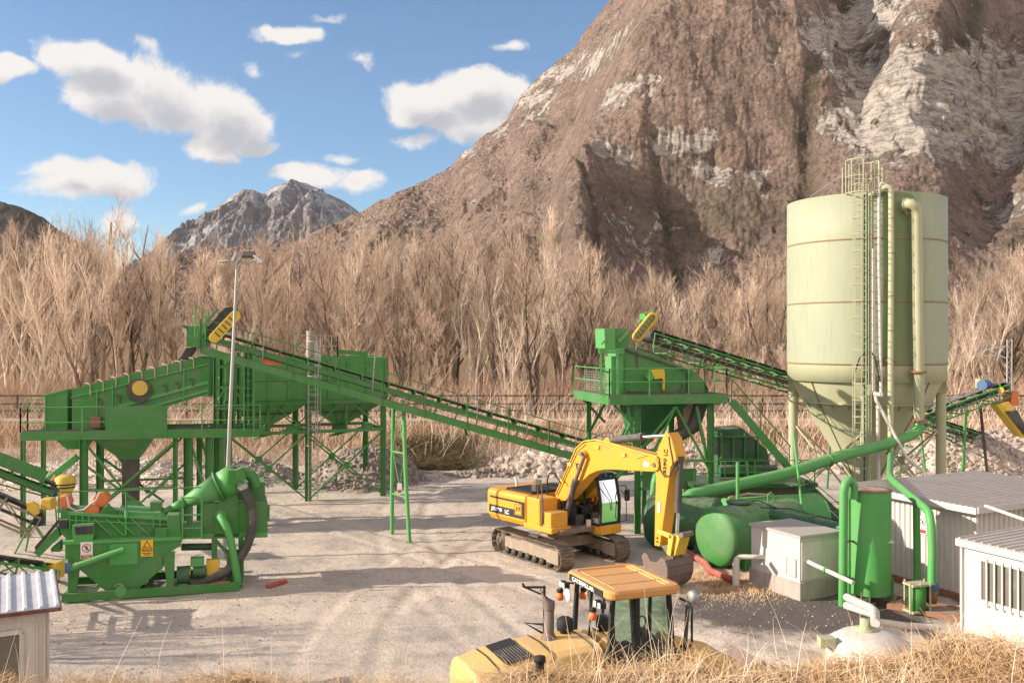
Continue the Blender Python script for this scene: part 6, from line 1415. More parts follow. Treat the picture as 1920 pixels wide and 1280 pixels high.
# standpipe left of pump house
b0 = gp(1380, 1097); tag(MB().tube([b0, up_(b0, .7), up_(b0, .88)+Vector((.03, 0, 0)), up_(b0, .97)+Vector((.12, -.0, 0)), up_(b0, .99)+Vector((.9, -.2, 0)), up_(b0, .95)+Vector((1.0, -.2, 0))], [.12, .12, .10, .09, .085, .07], 14).build('standpipe', M['pvc']), 'bent white standpipe in the dry grass left of the white pump house', 'pipe')
# red hose on the ground
hp = [gp(1212, 1003, .12), gp(1228, 1008, .12), gp(1246, 1016, .12), gp(1280, 1030, .12), gp(1308, 1046, .12), gp(1324, 1056, .14), gp(1332, 1070, .16), gp(1352, 1078, .12), gp(1374, 1086, .1)]
tag(MB().tube(hp, .12, 12).build('red_hose', M['red']), 'faded red hose snaking on the ground from the excavator to the tanks', 'hose')
# ================================================================ corrugated shed and white cabin on the right
def corr(mb, a, b_, z0, z1, pitch=.22, depth=.035):
    a, b_ = Vector(a), Vector(b_); L = (b_-a).length; d = (b_-a)/L; o = d.cross(UPV); o = o if o.y < 0 else -o
    k = int(L/pitch); mb.beam(up_(lerp(a, b_, .5)*1-d*L/2-o*.03, (z0+z1)/2), up_(b_-o*.03, (z0+z1)/2), .04, z1-z0)
    for i in range(k):
        c = a+d*(i+.5)*pitch; mb.loft([[up_(c-d*.07-o*.005, z), up_(c-d*.045+o*depth, z), up_(c+d*.045+o*depth, z), up_(c+d*.07-o*.005, z)] for z in (z0, z1)])
    return mb
HA, HB = Vector((12.85, 33.0, 0)), Vector((14.43, 29.4, 0)); hd_ = (HB-HA).normalized(); hn = Vector((-hd_.y, hd_.x, 0)); hn = hn if hn.x > 0 else -hn
t = empty('corrugated_shed', (HA+HB)/2, 'cream corrugated metal shed with grey sheet roof at the right, behind the green down pipe', 'shed')
b = MB(); corr(b, HA, HB, .25, 3.0); b.build('wall', M['cream'], t); b = MB(); corr(b, HB, HB+hn*6, .25, 3.05); b.build('wall', M['cream'], t)
b = MB(); b.beam(up_(HA, .14), up_(HB, .14), .16, .22); b.beam(up_(HB, .14), up_(HB+hn*6, .14), .16, .22); b.build('base_rail', M['rust'], t)
b = MB(); b.beam(up_(HB-hn*.05, .2), up_(HB-hn*.05, 3.0), .08, .08, (1, 0, 0)); b.build('corner_trim', M['pvc'], t)
q0_, q1_ = HA-hn*.45-hd_*1.3, HB-hn*.45+hd_*.35; zz0, zz1 = 3.06, 3.16
rf = MB(); rf.loft([[up_(q0_, zz0), up_(q1_, zz0), up_(q1_+hn*6.5, zz1), up_(q0_+hn*6.5, zz1)], [up_(q0_, zz0+.05), up_(q1_, zz0+.05), up_(q1_+hn*6.5, zz1+.05), up_(q0_+hn*6.5, zz1+.05)]])
k = int((q1_-q0_).length/.22)
for i in range(k): c = q0_+hd_*(i+.5)*.22; rf.loft([[up_(c-hd_*.06, zz0+.045), up_(c-hd_*.03, zz0+.085), up_(c+hd_*.03, zz0+.085), up_(c+hd_*.06, zz0+.045)], [x+hn*6.5+Vector((0, 0, zz1-zz0)) for x in (up_(c-hd_*.06, zz0+.045), up_(c-hd_*.03, zz0+.085), up_(c+hd_*.03, zz0+.085), up_(c+hd_*.06, zz0+.045))]])
roof = rf.build('roof', M['roof'], t)
b = MB(); b.beam(up_(q0_-hn*.03, zz0-.03), up_(q1_-hn*.03, zz0-.03), .04, .2); b.build('fascia', M['white'], roof); b = MB(); b.beam(up_(q1_+hd_*.03, zz0), up_(q1_+hd_*.03+hn*6.5, zz1), .04, .2); b.build('fascia', M['white'], roof)
c = at(1701, 973, 31.0); c = HA+hd_*((c-HA).dot(hd_)); on2 = -hn
def wall_sign(par, c, z, w, h):
    s_ = MB().beam(up_(c-hd_*w/2+on2*.06, z), up_(c+hd_*w/2+on2*.06, z), .012, h).build('warning_sign', M['signw'], par)
    b = MB(); cc = up_(c+on2*.07, z+h*.18); n_ = 24
    for k in range(n_):
        a0, a1 = 2*math.pi*k/n_, 2*math.pi*(k+1)/n_; b.add([cc+hd_*r_*math.cos(a)+Vector((0, 0, r_*math.sin(a))) for (r_, a) in ((w*.3, a0), (w*.37, a0), (w*.37, a1), (w*.3, a1))], [(0, 1, 2, 3)])
    b.beam(cc-hd_*w*.2+Vector((0, 0, w*.2)), cc+hd_*w*.2-Vector((0, 0, w*.2)), .003, w*.07, (1, 0, 1)); b.beam(up_(c-hd_*w*.4+on2*.07, z-h*.34), up_(c+hd_*w*.4+on2*.07, z-h*.34), .004, h*.2); b.build('sign_red', M['signr'], s_)
    b = MB(); b.box(cc+on2*.004, (.02, .05, w*.28)); b.build('figure', M['ink'], s_)
wall_sign(t, c, 2.15, .34, .58)
WA = Vector((12.78, 26.9, 0)); WB = WA+hd_*4.2; t = empty('white_cabin', WA+hn, 'white cabin with barred window at the right edge in front of the corrugated shed', 'cabin')
b = MB(); b.beam(up_(WA, 1.2), up_(WB, 1.2), .06, 2.5); b.beam(up_(WA+hn*.03, 1.2), up_(WA+hn*3, 1.2), .06, 2.5); b.beam(up_(WB+hn*.03, 1.2), up_(WB+hn*3, 1.2), .06, 2.5); wl_ = b.build('wall', M['white'], t)
b = MB(); b.beam(up_(WA-hn*.05, 0), up_(WA-hn*.05, 2.5), .12, .05, (1, 0, 0)); b.beam(up_(WA-hn*.14-hd_*.1, 2.52), up_(WB-hn*.14+hd_*.1, 2.52), .1, .18); b.build('wall_trim', M['white'], t)
w0, w1 = WA+hd_*.62, WA+hd_*2.08; b = MB()
for z in (1.02, 2.2): b.beam(up_(w0-hn*.055, z), up_(w1-hn*.055, z), .05, .12)
for p in (w0, w1): b.beam(up_(p-hn*.055, 1.08), up_(p-hn*.055, 2.14), .1, .05, hn)
wf = b.build('window', M['white'], t); MB().beam(up_(w0-hn*.036, 1.61), up_(w1-hn*.036, 1.61), .012, 1.1).build('pane', M['pane'], wf); b = MB()
for i in range(1, 6): p = lerp(w0, w1, i/6); b.beam(up_(p-hn*.1, .92), up_(p-hn*.1, 2.22), .05, .03, hn)
b.build('window_bar', M['white'], wf)
rf = MB(); r0, r1 = WA-hn*.12-hd_*.15, WB-hn*.12+hd_*.15; k = int((r1-r0).length/.25)
rf.loft([[up_(r0, 2.6), up_(r1, 2.6), up_(r1+hn*3.3, 2.74), up_(r0+hn*3.3, 2.74)], [up_(r0, 2.63), up_(r1, 2.63), up_(r1+hn*3.3, 2.77), up_(r0+hn*3.3, 2.77)]])
for i in range(k): c = r0+hd_*(i+.5)*.25; rf.loft([[up_(c-hd_*.05, 2.625), up_(c-hd_*.02, 2.67), up_(c+hd_*.02, 2.67), up_(c+hd_*.05, 2.625)], [x+hn*3.3+Vector((0, 0, .14)) for x in (up_(c-hd_*.05, 2.625), up_(c-hd_*.02, 2.67), up_(c+hd_*.02, 2.67), up_(c+hd_*.05, 2.625))]])
rf.build('roof', M['roof'], t)
b = MB(); p = up_(WA+hd_*.3-hn*.04, 1.45); b.beam(p, p+hd_*.28, .01, .14); b.build('plate', M['signw'], t); b = MB(); p = up_(WA+hd_*2.25-hn*.04, 1.5); b.beam(p, p+hd_*.9, .01, .75); b.build('poster', M['signw'], t); b = MB(); b.beam(p-hn*.01+Vector((0, 0, .3)), p+hd_*.9-hn*.01+Vector((0, 0, .3)), .006, .1); b.build('poster_band', M['silo'], t)
# grey pole over the shed front
b = MB(); b.tube([at(1848, 948, 27.5), at(1925, 975, 25.6)], .05, 8); tag(b.build('grey_pipe', M['pvc']), 'thin grey pipe crossing in front of the shed gable', 'pipe')
# pump and rusty skid, pipes, dome tank
t = empty('pump_unit', gp(1722, 1150), 'small green pump in a bolted frame on a rusty skid', 'pump'); c = gp(1720, 1150)
MB().lathe(c, [(0, .08), (.27, .08), (.27, .85), (0, .87)], 8).build('pump_casing', M['green'], t); b = MB(); b.box(c+Vector((0, 0, .9)), (.66, .5, .06), R(15)); b.box(c+Vector((0, 0, .1)), (.66, .5, .06), R(15))
for (x, y) in ((-.3, -.2), (.3, -.2), (.3, .2), (-.3, .2), (0, -.24)): b.tube([c+Vector((x, y, .05)), c+Vector((x, y, 1.0))], .03, 6)
b.build('frame', M['silo'], t); b = MB(); b.lathe(c+Vector((.48, .1, .3)), [(0, 0), (.14, 0), (.2, .4), (0, .4)], 16); b.build('red_bucket', M['rust'], t); b = MB(); b.lathe(c+Vector((.48, .1, .7)), [(0, 0), (.2, 0), (.22, .12), (.15, .22), (0, .25)], 16); b.build('blue_coupling', M['blue'], t)
b = MB(); s0_ = gp(1664, 1140); s1_ = gp(1800, 1166); b.beam(s0_+Vector((0, 0, .08)), s1_+Vector((0, 0, .08)), .12, .14); b.beam(s0_+Vector((.6, 1.0, .08)), s1_+Vector((.5, 1.0, .08)), .12, .14)
for f in (.05, .5, .95): b.beam(lerp(s0_, s1_, f)+Vector((0, 0, .08)), lerp(s0_, s1_, f)+Vector((.55, 1.0, .08)), .12, .12)
b.box(lerp(s0_, s1_, .55)+Vector((.3, .5, .12)), (2.0, .9, .02), math.atan2(s1_.y-s0_.y, s1_.x-s0_.x)); b.build('rusty_skid', M['rust'], t)
t = empty('dome_tank', (9.1, 24.2, 0), 'pale sunken tank with domed top in the dry grass, a pipe entering from above', 'tank')
MB().lathe((9.1, 24.2, 0), [(1.05, 0), (1.05, .42), (.98, .58), (.7, .76), (.35, .86), (0, .88)], 36).build('tank_shell', M['pvc'], t); MB().lathe((9.0, 24.2, .84), [(0, 0), (.3, 0), (.3, .06), (.12, .08), (.12, .3), (0, .3)], 18).build('inlet_flange', M['silo'], t)
MB().box((7.95, 24.0, .62), (.4, .3, .25)).build('pale_box', M['silo'], t, .02)
p_ = [at(1588, 1119, 29), at(1625, 1136, 27.4), at(1634, 1140, 27), at(1641, 1147, 26.5), at(1641, 1168, 25)]
tag(MB().tube(p_, .12, 14).build('outlet_pipe', M['pvc']), 'bent white pipe from the upright tank to the domed tank', 'pipe')
tag(MB().tube([gp(1586, 1134, .12), gp(1640, 1152, .12)], .12, 12).build('ground_pipe', M['pvc']), 'white pipe stub lying on the ground below the upright tank', 'pipe')
tag(MB().tube([at(1645, 1165, 25.2), gp(1700, 1172, .3), gp(1760, 1176, .2)], .09, 12).build('side_pipe', M['pvc']), 'pale pipe running right from the domed tank towards the rusty skid', 'pipe')
p0 = (1012, 1232); c = at(1012, 1236, 9.6); tag(MB().tube([Vector((c.x, c.y, 4.2)), c], .045, 14).lathe(c-Vector((0, 0, .02)), [(0, 0), (.06, 0), (.06, .05), (0, .055)], 14).build('black_post', M['ink']), 'short black pipe post standing in the dry grass at the bottom', 'post')

# ================================================================ washing tower
YW = R(14); WO = (4.11, 40.0, 0); WF = frame(WO, YW); wn_ = WF(0, 1)-WF(0, 0); WP = lambda off: vplane(WO, YW, off); WL, WD, ZW = 5.4, 4.8, 5.92
t = empty('washing_tower', WO, 'green washing tower platform with railings, legs and stairs behind the excavator boom', 'platform')
b = MB(); b.chan(WF(0, 0, ZW-.2), WF(WL, 0, ZW-.2), .1, .4, 1, .016); b.chan(WF(0, 0, ZW-.2), WF(0, WD, ZW-.2), .1, .4, -1, .016); b.chan(WF(0, WD, ZW-.2), WF(WL, WD, ZW-.2), .1, .4, -1, .016); b.chan(WF(WL, 0, ZW-.2), WF(WL, WD, ZW-.2), .1, .4, 1, .016)
for x in (1.2, 2.5, 3.9): b.beam(WF(x, 0, ZW-.2), WF(x, WD, ZW-.2), .1, .24)
b.each('platform_beam', M['green'], t)
b = MB()
for k in range(12): b.beam(WF(.05, .1+k*.12, ZW), WF(WL-.05, .1+k*.12, ZW), .03, .03)
for k in range(8): b.beam(WF(.06+k*.12, .1, ZW+.002), WF(.06+k*.12, WD, ZW+.002), .03, .03)
b.build('grating', M['dsteel'], t)
b = MB(); rail(b, [WF(0, WD, ZW), WF(0, 0, ZW), WF(WL, 0, ZW), WF(WL, 1.2, ZW)], 1.12, .025, (1, .5), 1.7); b.build('handrail', M['green_lt'], t)
b = MB()
for k in range(8): b.tube([WF(0, .2, ZW+.15+k*.11), WF(0, 3.4, ZW+.15+k*.11)], .008, 4)
for k in range(14): b.tube([WF(0, .2+k*.24, ZW+.1), WF(0, .2+k*.24, ZW+1.0)], .006, 4)
b.build('rail_mesh', M['steel'], t)
for (x, y, w_) in ((1.35, .25, .26), (4.75, .25, .26), (.6, WD-.3, .22), (4.75, WD-.3, .26), (2.6, 2.6, .2)): MB().ibeam(WF(x, y, -.1), WF(x, y, ZW-.4), w_, w_, .02, (1, 0, 0)).build('leg', M['green'], t)
b = MB()
for y in (.25, WD-.3):
    for (x0, z0_, x1, z1_) in ((1.4, 5.3, .1, 3.0), (3.1, 5.4, 1.45, 2.2), (3.1, 5.4, 4.7, 2.6), (1.4, 3.0, 4.7, 3.05), (1.45, 1.9, 3.1, 1.95), (1.4, 4.4, .3, 5.5)): b.beam(WF(x0, y, z0_), WF(x1, y, z1_), .1, .1)
b.beam(WF(.9, .25, 5.4), WF(1.3, .3, 3.2), .12, .12); b.beam(WF(4.1, .3, 5.4), WF(4.75, .3, 2.4), .12, .12); b.beam(WF(3.1, .2, 5.4), WF(.2, .3, 2.1), .09, .09)
b.each('brace', M['green'], t)
def wslab(pts, off, th, name, mat, par=t, bev=.012): Q = WP(off); return MB().prism([Q(*p)+wn_*th/2 for p in pts], wn_*th).build(name, mat, par, bev)
b = MB(); hopper(b, WF, 1.5, 3.9, .6, 3.0, ZW-.42, 3.6, .3, 2.0); b.build('under_hopper', M['green_dk'], t)
Q = WP(.9); MB().tube([Q(1316, 752), Q(1300, 800), Q(1262, 822), Q(1240, 850)], .3, 14).build('grey_chute', M['dsteel'], t)
wslab([(1278, 752), (1310, 752), (1302, 800), (1285, 806)], 1.0, .8, 'outlet_chute', M['dusty'])
# stairs
Q = WP(.35); b = MB(); b.beam(Q(1372, 752), Q(1480, 878), .06, .34); Q2 = WP(1.15); b.beam(Q2(1372, 752), Q2(1480, 878), .06, .3)
for i in range(14): f = (i+.5)/14; b.beam(lerp(Q(1372, 754), Q(1480, 880), f), lerp(Q2(1372, 754), Q2(1480, 880), f), .24, .03)
b.build('stair', M['green'], t); b = MB(); u11 = Vector((0, 0, 1.0)); b.tube([Q(1372, 752)+u11, Q(1482, 878)+u11], .022, 6); b.tube([Q2(1372, 752)+u11, Q2(1482, 878)+u11], .022, 6); b.tube([Q(1372, 752)+u11*.5, Q(1482, 878)+u11*.5], .018, 6)
for i in range(5): p = lerp(Q(1372, 752), Q(1480, 878), i/4); b.beam(p, p+u11, .04)
b.build('stair_rail', M['green'], t)
t = empty('rinsing_screen', WF(2.5, 1, ZW), 'green vibrating rinsing screen on the washing tower with a yellow bracket', 'screen')
bp = [(1169, 648), (1200, 657), (1285, 688), (1306, 699), (1320, 714), (1327, 728), (1327, 744), (1169, 744)]
wslab(bp, .9, .05, 'side_plate', M['green'], t, 0); wslab(bp, 2.7, .05, 'side_plate', M['green'], t, 0); wslab([(1171, 662), (1285, 700), (1285, 712), (1171, 674)], .96, 1.7, 'screen_deck', M['dusty'], t, 0); wslab([(1320, 712), (1329, 730), (1329, 744), (1322, 744)], .9, 1.84, 'end_plate', M['green'], t, 0); wslab([(1166, 647), (1172, 647), (1172, 744), (1166, 744)], .9, 1.84, 'end_plate', M['green_lt'], t, 0)
b = MB(); Q = WP(.82); b.beam(Q(1169, 654), Q(1284, 693), .06, .07); b.beam(Q(1195, 659), Q(1195, 690), .04, .06, wn_); b.beam(Q(1290, 694), Q(1290, 744), .08, .1, wn_); b.beam(Q(1178, 735), Q(1325, 738), .08, .1); b.build('stiffener', M['dsteel'], t)
wslab([(1220, 694), (1245, 690), (1247, 700), (1247, 731), (1243, 731), (1243, 709), (1228, 711)], .7, .18, 'yellow_bracket', M['motor_yellow'], t)
MB().cyl(WP(.6)(1219, 706), WP(.6)(1219, 706)+wn_*.4, .17).build('vibrator_motor', M['green_lt'], t); MB().tube([WP(.7)(1276, 712), WP(.7)(1280, 724), WP(.7)(1270, 738), WP(.7)(1245, 740)], .04, 8).build('hose', M['hose'], t)
wslab([(1146, 668), (1168, 668), (1168, 705), (1164, 744), (1146, 744)], .75, .8, 'inlet_box', M['green_lt'], t)
t = empty('feed_chute', WF(.3, 1, ZW), 'light green feed box on posts above the rinsing screen', 'chute')
wslab([(1133, 616), (1154, 615), (1154, 653), (1134, 653)], .55, 1.2, 'box', M['green_lt'], t); wslab([(1154, 615), (1175, 616), (1183, 642), (1172, 655), (1154, 655)], .7, 1.0, 'box_side', M['green'], t)
b = MB()
for x in (1127, 1158):
    for off in (.5, 1.7): q = WP(off)(x, 655); b.beam(q, Vector((q.x, q.y, ZW)), .09, .09, (1, 0, 0))
for y in (655, 660): b.beam(WP(.5)(1123, y), WP(.5)(1170, y), .09, .1)
b.beam(WP(.5)(1129, 693), WP(.5)(1141, 700), .07, .07); b.beam(WP(.5)(1128, 645), WP(.5)(1136, 636), .07, .07); b.each('post', M['green_lt'], t)
b = MB(); b.beam(WP(.5)(1160, 640), WP(.5)(1176, 624), .1, .1); b.build('prop', M['green_lt'], t)
# dark scrubber below the stairs and the stained concrete block
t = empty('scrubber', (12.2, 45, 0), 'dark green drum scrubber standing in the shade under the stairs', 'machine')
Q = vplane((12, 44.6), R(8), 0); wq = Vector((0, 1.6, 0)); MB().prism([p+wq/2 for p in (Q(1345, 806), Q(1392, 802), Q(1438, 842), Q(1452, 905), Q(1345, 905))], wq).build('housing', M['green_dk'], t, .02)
b = MB(); 
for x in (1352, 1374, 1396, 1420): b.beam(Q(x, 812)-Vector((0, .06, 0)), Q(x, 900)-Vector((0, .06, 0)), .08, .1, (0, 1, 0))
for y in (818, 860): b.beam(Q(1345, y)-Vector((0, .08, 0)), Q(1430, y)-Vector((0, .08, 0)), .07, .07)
b.build('rib', M['green'], t); b = MB(); c = Q(1400, 880); b.cyl(c+Vector((-1.4, -.6, 0)), c+Vector((1.2, -.6, 0)), .3); b.build('drive_motor', M['green_dk'], t)
t = empty('concrete_base', (10, 42.6, 0), 'stained dark concrete base under the washing plant', 'concrete base'); MB().box((10.6, 43.2, .88), (5.4, 2.6, 1.76), R(6)).build('block', M['dconcrete'], t, .03); MB().box((10.5, 42.9, 1.9), (5.6, 3.0, .18), R(6)).build('deck', M['green_dk'], t); 
b = MB(); rail(b, [Vector((7.9, 41.1, 2.0)), Vector((13.3, 41.7, 2.0))], 1.0, .02, (1, .5), 1.4); b.build('handrail', M['green'], t); MB().box((7.0, 42.2, 2.1), (2.4, .12, .9), R(6)).build('board', M['green'], t)
t = empty('metal_stairs', (14, 40.5, 0), 'short dark green steel stairs left of the silo cone', 'stairs'); Pm = vplane((14, 40.8), R(5), 0); Pm2 = vplane((14, 41.7), R(5), 0)
b = MB(); b.beam(Pm(1496, 905), Pm(1578, 985), .05, .22); b.beam(Pm2(1510, 902), Pm2(1590, 980), .05, .22)
for i in range(9): f = (i+.5)/9; b.beam(lerp(Pm(1496, 905), Pm(1578, 985), f), lerp(Pm2(1510, 902), Pm2(1590, 980), f), .22, .03)
b.build('flight', M['green_dk'], t); b = MB(); b.beam(Pm(1478, 908), Pm(1500, 908), .9, .05); b.tube([Pm(1478, 880), Pm(1500, 882), Pm(1580, 950)], .02, 6); b.build('landing', M['green_dk'], t)
# drain pipe beside the tower leg
tag(MB().tube([at(1222, 1003, 38.6), at(1224, 960, 38.6), at(1228, 905, 38.6), at(1231, 893, 38.6), at(1240, 885, 38.8), at(1262, 868, 39.5)], .17, 14).build('green_drain_pipe', M['green_lt']), 'green drain pipe standing right of the tower leg, grey at the top', 'pipe')
tag(MB().prism([at(1216, 935, 40), at(1222, 930, 40), at(1238, 932, 40), at(1230, 955, 40), at(1216, 950, 40)], (0, .8, 0)).build('yellow_housing', M['motor_yellow'], bevel=.05), 'small yellow motor housing between the drain pipe and the dipper arm', 'motor')
# conveyors on the right
c2h, c2t = Vector((6.2, 43.6, 8.62)), Vector((34.6, 63.9, .95))
t, d, s_, u_ = conveyor('long dark lattice belt conveyor running from the washing tower down behind the silo', None, c2h, c2t, .9, truss=True, base=(18, 52, 0), idle=1.1)
n_ = s_; a, c = at(1196, 630, 42.7), at(1222, 597, 42.7); ax = (c-a).normalized(); pr = ax.cross(n_).normalized(); rr = .22
lp = [a+ax*(-rr*math.cos(th))+pr*rr*math.sin(th) for th in np.linspace(-1.57, 1.57, 9)]+[c+ax*(rr*math.cos(th))+pr*rr*math.sin(th) for th in np.linspace(1.57, -1.57, 9)]
MB().tube(lp+[lp[0]], .07, 8).build('drive_guard', M['motor_yellow'], t); b = MB()
for k in range(6): q = lerp(a, c, k/5); b.beam(q-pr*rr, q+pr*rr, .03, .05, n_)
b.prism([p+n_*-.1 for p in lp], n_*.02); b.build('guard_mesh', M['silo'], t); b = MB(); b.cyl(at(1205, 595, 43), at(1222, 591, 43.4), .2); b.box(at(1208, 602, 43.2), (.5, .5, .12)); b.build('drive_motor', M['green_lt'], t)
for f in (.42, .62, .80):
    p = lerp(c2h, c2t, f)-u_*.75; b = MB()
    for k in (-1, 1): q = p+s_*k*.5; b.beam(q, Vector((q.x+s_.x*k*.35, q.y+s_.y*k*.35, 0)), .1, .1, (1, 0, 0))
    b.beam(p+s_*.6-Vector((0, 0, p.z*.4)), p-s_*.6-Vector((0, 0, p.z*.4)), .06); b.build('trestle', M['green_lt'], t)
c3h, c3t = at(1878, 718, 56), at(1690, 786, 54)
t, d, s_, u_ = conveyor('short grey belt conveyor rising to a yellow chute at the right', None, c3h, c3t, .9, truss=True, base=(26, 56, 0), idle=1.2, green=M['green_lt'])
MB().prism([at(1861, 758, 55.4), at(1885, 752, 55.4), at(1905, 790, 55.4), at(1921, 820, 55.4), at(1908, 818, 55.4), at(1880, 782, 55.4)], (0, .9, 0)).build('yellow_chute', M['motor_yellow'], t, .02)
MB().prism([at(1890, 735, 56), at(1902, 733, 56), at(1902, 760, 56), at(1886, 758, 56)], (0, 1, 0)).build('head_hood', M['motor_orange'], t, .02); MB().prism([at(1880, 770, 55.2), at(1902, 768, 55.2), at(1925, 812, 55.2), at(1915, 814, 55.2)], (0, .7, 0)).build('rubber_apron', M['rubber'], t)
b = MB(); b.cyl(at(1841, 722, 55.5), at(1850, 720, 56), .3); b.build('drive_motor', M['blue'], t, .03); MB().box(at(1837, 724, 56), (.25, .6, .9)).build('motor_plate', M['silo'], t); b = MB(); b.cyl(at(1877, 731, 55.2), at(1877, 731, 55.8), .17); b.build('pulley', M['motor_yellow'], t)
for px, py in ((1811, 760), (1838, 752)):
    b = MB(); q = at(px, py+10, 56); b.beam(q, gp(px-6 if px < 1820 else px+14, 897), .13, .13, (1, 0, 0)); b.build('trestle', M['green_lt'] if px < 1820 else M['dsteel'], t)
# catenary mast
mb_ = at(1892, 800, 67); t = empty('catenary_mast', (mb_.x, 67, 2.0), 'white lattice railway mast with a triangular arm at the right edge', 'mast'); tp = at(1893, 636, 67); b = MB()
for k in (-.16, .16): b.beam(Vector((mb_.x+k, 67, 1.9)), Vector((tp.x+k, 67, tp.z)), .07, .07, (1, 0, 0))
for i in range(18): f = i/18; f2 = (i+1)/18; q = lambda f, k: Vector((mb_.x+k, 67, 1.9+(tp.z-1.9)*f)); b.beam(q(f, -.16 if i % 2 else .16), q(f2, .16 if i % 2 else -.16), .04, .04, (0, 1, 0))
b.build('mast', M['white'], t); b = MB(); P7 = lambda x, y: at(x, y, 67)
for p, q in (((1890, 648), (1850, 654)), ((1850, 654), (1838, 667)), ((1838, 667), (1868, 666)), ((1850, 654), (1888, 672)), ((1881, 651), (1872, 666))): b.beam(P7(*p), P7(*q), .06, .06, (0, 1, 0))
b.build('arm', M['white'], t)
# ================================================================ rear wall, railway fence, rubble
t = empty('retaining_wall', (0, 68.2, 1.5), 'long pale concrete parapet wall along the rear bank', 'wall'); MB().box((2, 68.2, 1.95), (110, .3, 1.1)).build('wall', M['dconcrete'], t); MB().box((2, 68.15, 2.58), (110, .5, .16)).build('coping', M['cream'], t)
t = empty('railway_fence', (0, 70, 2), 'dark horizontal rail fence behind the parapet wall', 'fence'); b = MB()
for z in (3.1, 3.6, 4.2): b.beam((-54, 70, z), (56, 70, z), .08, .13)
b.build('rails', M['dsteel'], t); b = MB()
for i in range(45): b.beam((-54+i*2.5, 70.08, 2.2), (-54+i*2.5, 70.08, 4.3), .1, .1, (0, 1, 0))
b.each('post', M['dsteel'], t)
M['rubble'] = twig_mat('rubble_stone', (.34, .28, .235), (.52, .445, .385), 2.2); M['gravelheap'] = twig_mat('gravel_heap', (.44, .37, .32), (.56, .48, .42), 1.5)
ico_v = None
def heap(lab, cx, cy, rx, ry, h, nst, smin, smax, seed, mat='rubble'):
    rs = np.random.RandomState(seed); nx_, ny_ = 90, 70
    gx = np.linspace(cx-rx*1.1, cx+rx*1.1, nx_); gy = np.linspace(cy-ry*1.1, cy+ry*1.1, ny_); X, Y = np.meshgrid(gx, gy)
    def hz(X, Y): d = np.hypot((X-cx)/rx, (Y-cy)/ry)+.5*(fbm(X*.35, Y*.35, 3, seed)-.5); return h*sstep(1, .15, d)*(1+.35*(fbm(X*.8, Y*.8, 4, seed+2)-.5)) + .12*(fbm(X*3, Y*3, 3, seed+4)-.5) + ground_z(X, Y) - .12
    V = np.stack([X.ravel(), Y.ravel(), hz(X, Y).ravel()], 1); F = grid_faces(nx_, ny_)
    import bmesh
    bm = bmesh.new(); bmesh.ops.create_icosphere(bm, subdivisions=1, radius=1); iv = np.array([v.co[:] for v in bm.verts]); fi = np.array([[v.index for v in f.verts] for f in bm.faces]); bm.free()
    a = rs.uniform(0, 6.283, nst); rr = np.sqrt(rs.uniform(0, 1, nst))*.98; sx = cx+rx*rr*np.cos(a); sy = cy+ry*rr*np.sin(a); sz = hz(sx, sy); s_ = smin+(smax-smin)*rs.uniform(0, 1, nst)**3
    jit = iv[None]*(1+rs.uniform(-.3, .3, (nst, len(iv), 1)))*(s_[:, None]*rs.uniform(.6, 1.3, (nst, 3)))[:, None, :]; SV = (jit + np.stack([sx, sy, sz+s_*.25], 1)[:, None, :]).reshape(-1, 3)
    SF_ = (fi[None]+(np.arange(nst)*len(iv))[:, None, None]).reshape(-1, 3)
    Q = np.concatenate([F[:, [0, 1, 2]], F[:, [0, 2, 3]]]); o = np_obj('rubble_heap', np.concatenate([V, SV]), np.concatenate([Q, SF_+len(V)]), M[mat], False)
    tag(o, lab, 'rubble', None, 'stuff')
heap('grey gravel heap under the left end of the screening platform', -24.5, 56, 7.5, 4.5, 1.3, 3200, .03, .14, 1)
heap('gravel heap behind the braced legs of the screening platform', -17.5, 56.5, 6, 4.5, 1.2, 3000, .03, .14, 12)
heap('pale gravel heap with stones behind the bin legs', -8.6, 56.5, 4.6, 5, 2.0, 3000, .03, .16, 2)
heap('heap of pale broken stones in front of the bramble thicket', 3.2, 60.5, 5.2, 3.4, 1.3, 1900, .05, .34, 3)
heap('low line of white stones at the far edge of the yard', -1.2, 58.3, 3.0, 1.4, .3, 420, .05, .26, 4)
heap('stone rubble bank behind the washing tower', 13, 60.5, 8, 3.2, 1.5, 3200, .04, .22, 5)
heap('big pale gravel bank on the right behind the silo', 31, 60.5, 12, 4.6, 2.5, 9000, .03, .17, 6)
heap('small sand heap at the foot of the conveyor support', -4.4, 38.9, 1.0, .8, .12, 160, .02, .07, 7, 'gravelheap')
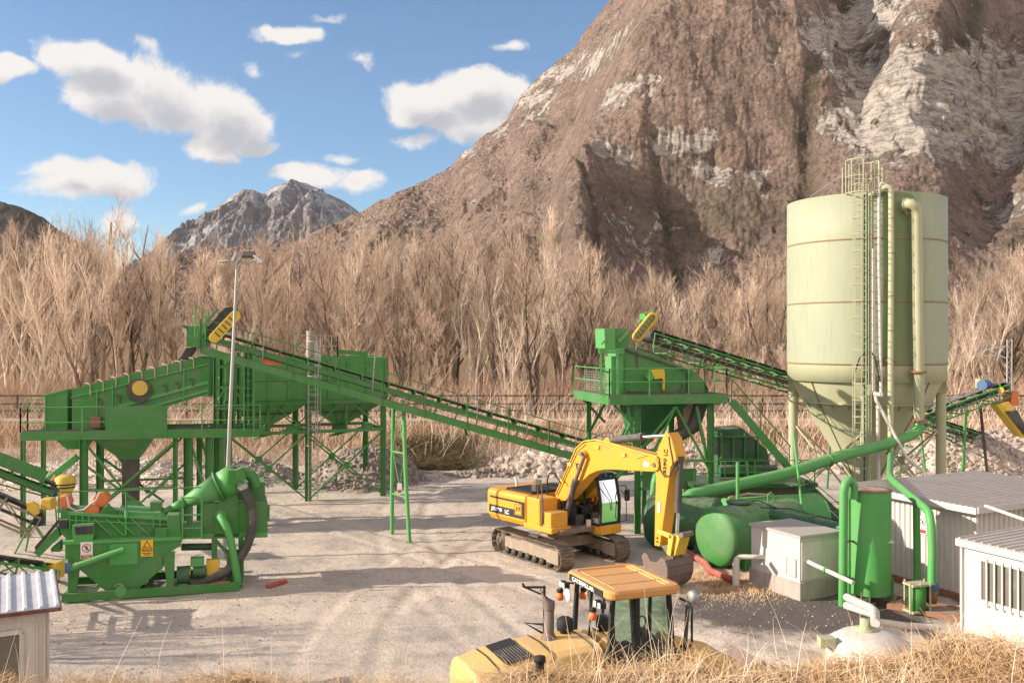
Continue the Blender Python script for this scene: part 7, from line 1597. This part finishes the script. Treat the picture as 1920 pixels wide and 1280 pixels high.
# loose stones across the yard
def scatter(nst, seed):
    rs = np.random.RandomState(seed); import bmesh
    bm = bmesh.new(); bmesh.ops.create_icosphere(bm, subdivisions=1, radius=1); iv = np.array([v.co[:] for v in bm.verts]); fi = np.array([[v.index for v in f.verts] for f in bm.faces]); bm.free()
    Y = 16+46*rs.uniform(0, 1, nst)**1.4; X = rs.uniform(-.58, .58, nst)*Y; keep = fbm(X*.25, Y*.25, 4, 71) > .46; X, Y = X[keep], Y[keep]; nst = len(X); s_ = .012+.05*rs.uniform(0, 1, nst)**5
    s_ = s_*.6; V = (iv[None]*(1+rs.uniform(-.25, .25, (nst, len(iv), 1)))*s_[:, None, None]*np.array([1.2, 1, .7]) + np.stack([X, Y, ground_z(X, Y)+s_*.3], 1)[:, None, :]).reshape(-1, 3)
    F = (fi[None]+(np.arange(nst)*len(iv))[:, None, None]).reshape(-1, 3); o = np_obj('loose_gravel', V, F, M['rubble'], False); tag(o, 'loose pebbles scattered over the yard', 'gravel', None, 'stuff')
scatter(26000, 3)

# ---------------------------------------------------------------- thin even haze in the valley
m = bpy.data.materials.new('haze_air'); m.use_nodes = True; n, l = m.node_tree.nodes, m.node_tree.links; n.clear()
o_ = n.new('ShaderNodeOutputMaterial'); pv = n.new('ShaderNodeVolumePrincipled'); pv.inputs['Color'].default_value = (.78, .86, 1.0, 1); pv.inputs['Density'].default_value = .000022; pv.inputs['Anisotropy'].default_value = .1
l.new(pv.outputs[0], o_.inputs['Volume'])
hz = MB().box((150, 2600, 795), (8200, 5400, 1600)).build('haze', m); hz.location = hz.location; tag(hz, kind='stuff', label='thin pale haze filling the valley air')

# ---------------------------------------------------------------- cut stump and pale rocks on the near bank
rs = random.Random(12); p = at(1372, 1228, 11.2); p.z = float(ground_z(p.x, p.y)); t = empty('cut_shrub_stump', p, 'cluster of cut grey shrub stubs sticking out of the dry grass right of the loader', 'stump')
for i in range(7):
    a = rs.uniform(-.5, .5); q = p+Vector((rs.uniform(-.25, .25), rs.uniform(-.1, .1), -.05)); MB().tube([q, q+Vector((a*.25, rs.uniform(-.1, .1), rs.uniform(.25, .5))), q+Vector((a*.5, 0, rs.uniform(.5, .75)))], [.035, .03, .024], 8).build('stub', M['bark'], t)
for (px, py, s, lb) in ((1832, 1262, .22, 'large pale rock lying in the dry grass at the lower right corner'), (1772, 1268, .1, 'small pale rock left of the large one at the lower right corner'), (1868, 1246, .09, 'small pale rock right of and above the large one at the lower right corner')):
    q = at(px, py, 8.0); q.z = float(ground_z(q.x, q.y))+.12; import bmesh
    bm = bmesh.new(); bmesh.ops.create_icosphere(bm, subdivisions=3, radius=s)
    for v in bm.verts: v.co *= 1+.28*(float(fbm(np.array(v.co.x*9+px), np.array(v.co.y*9+v.co.z*7), 3, 5))-.5)*2; v.co.z *= .6
    vs = [v.co+q for v in bm.verts]; fs = [tuple(v.index for v in f.verts) for f in bm.faces]; bm.free()
    tag(MB().add(vs, fs).build('rock', M['rubble']), lb, 'rock')
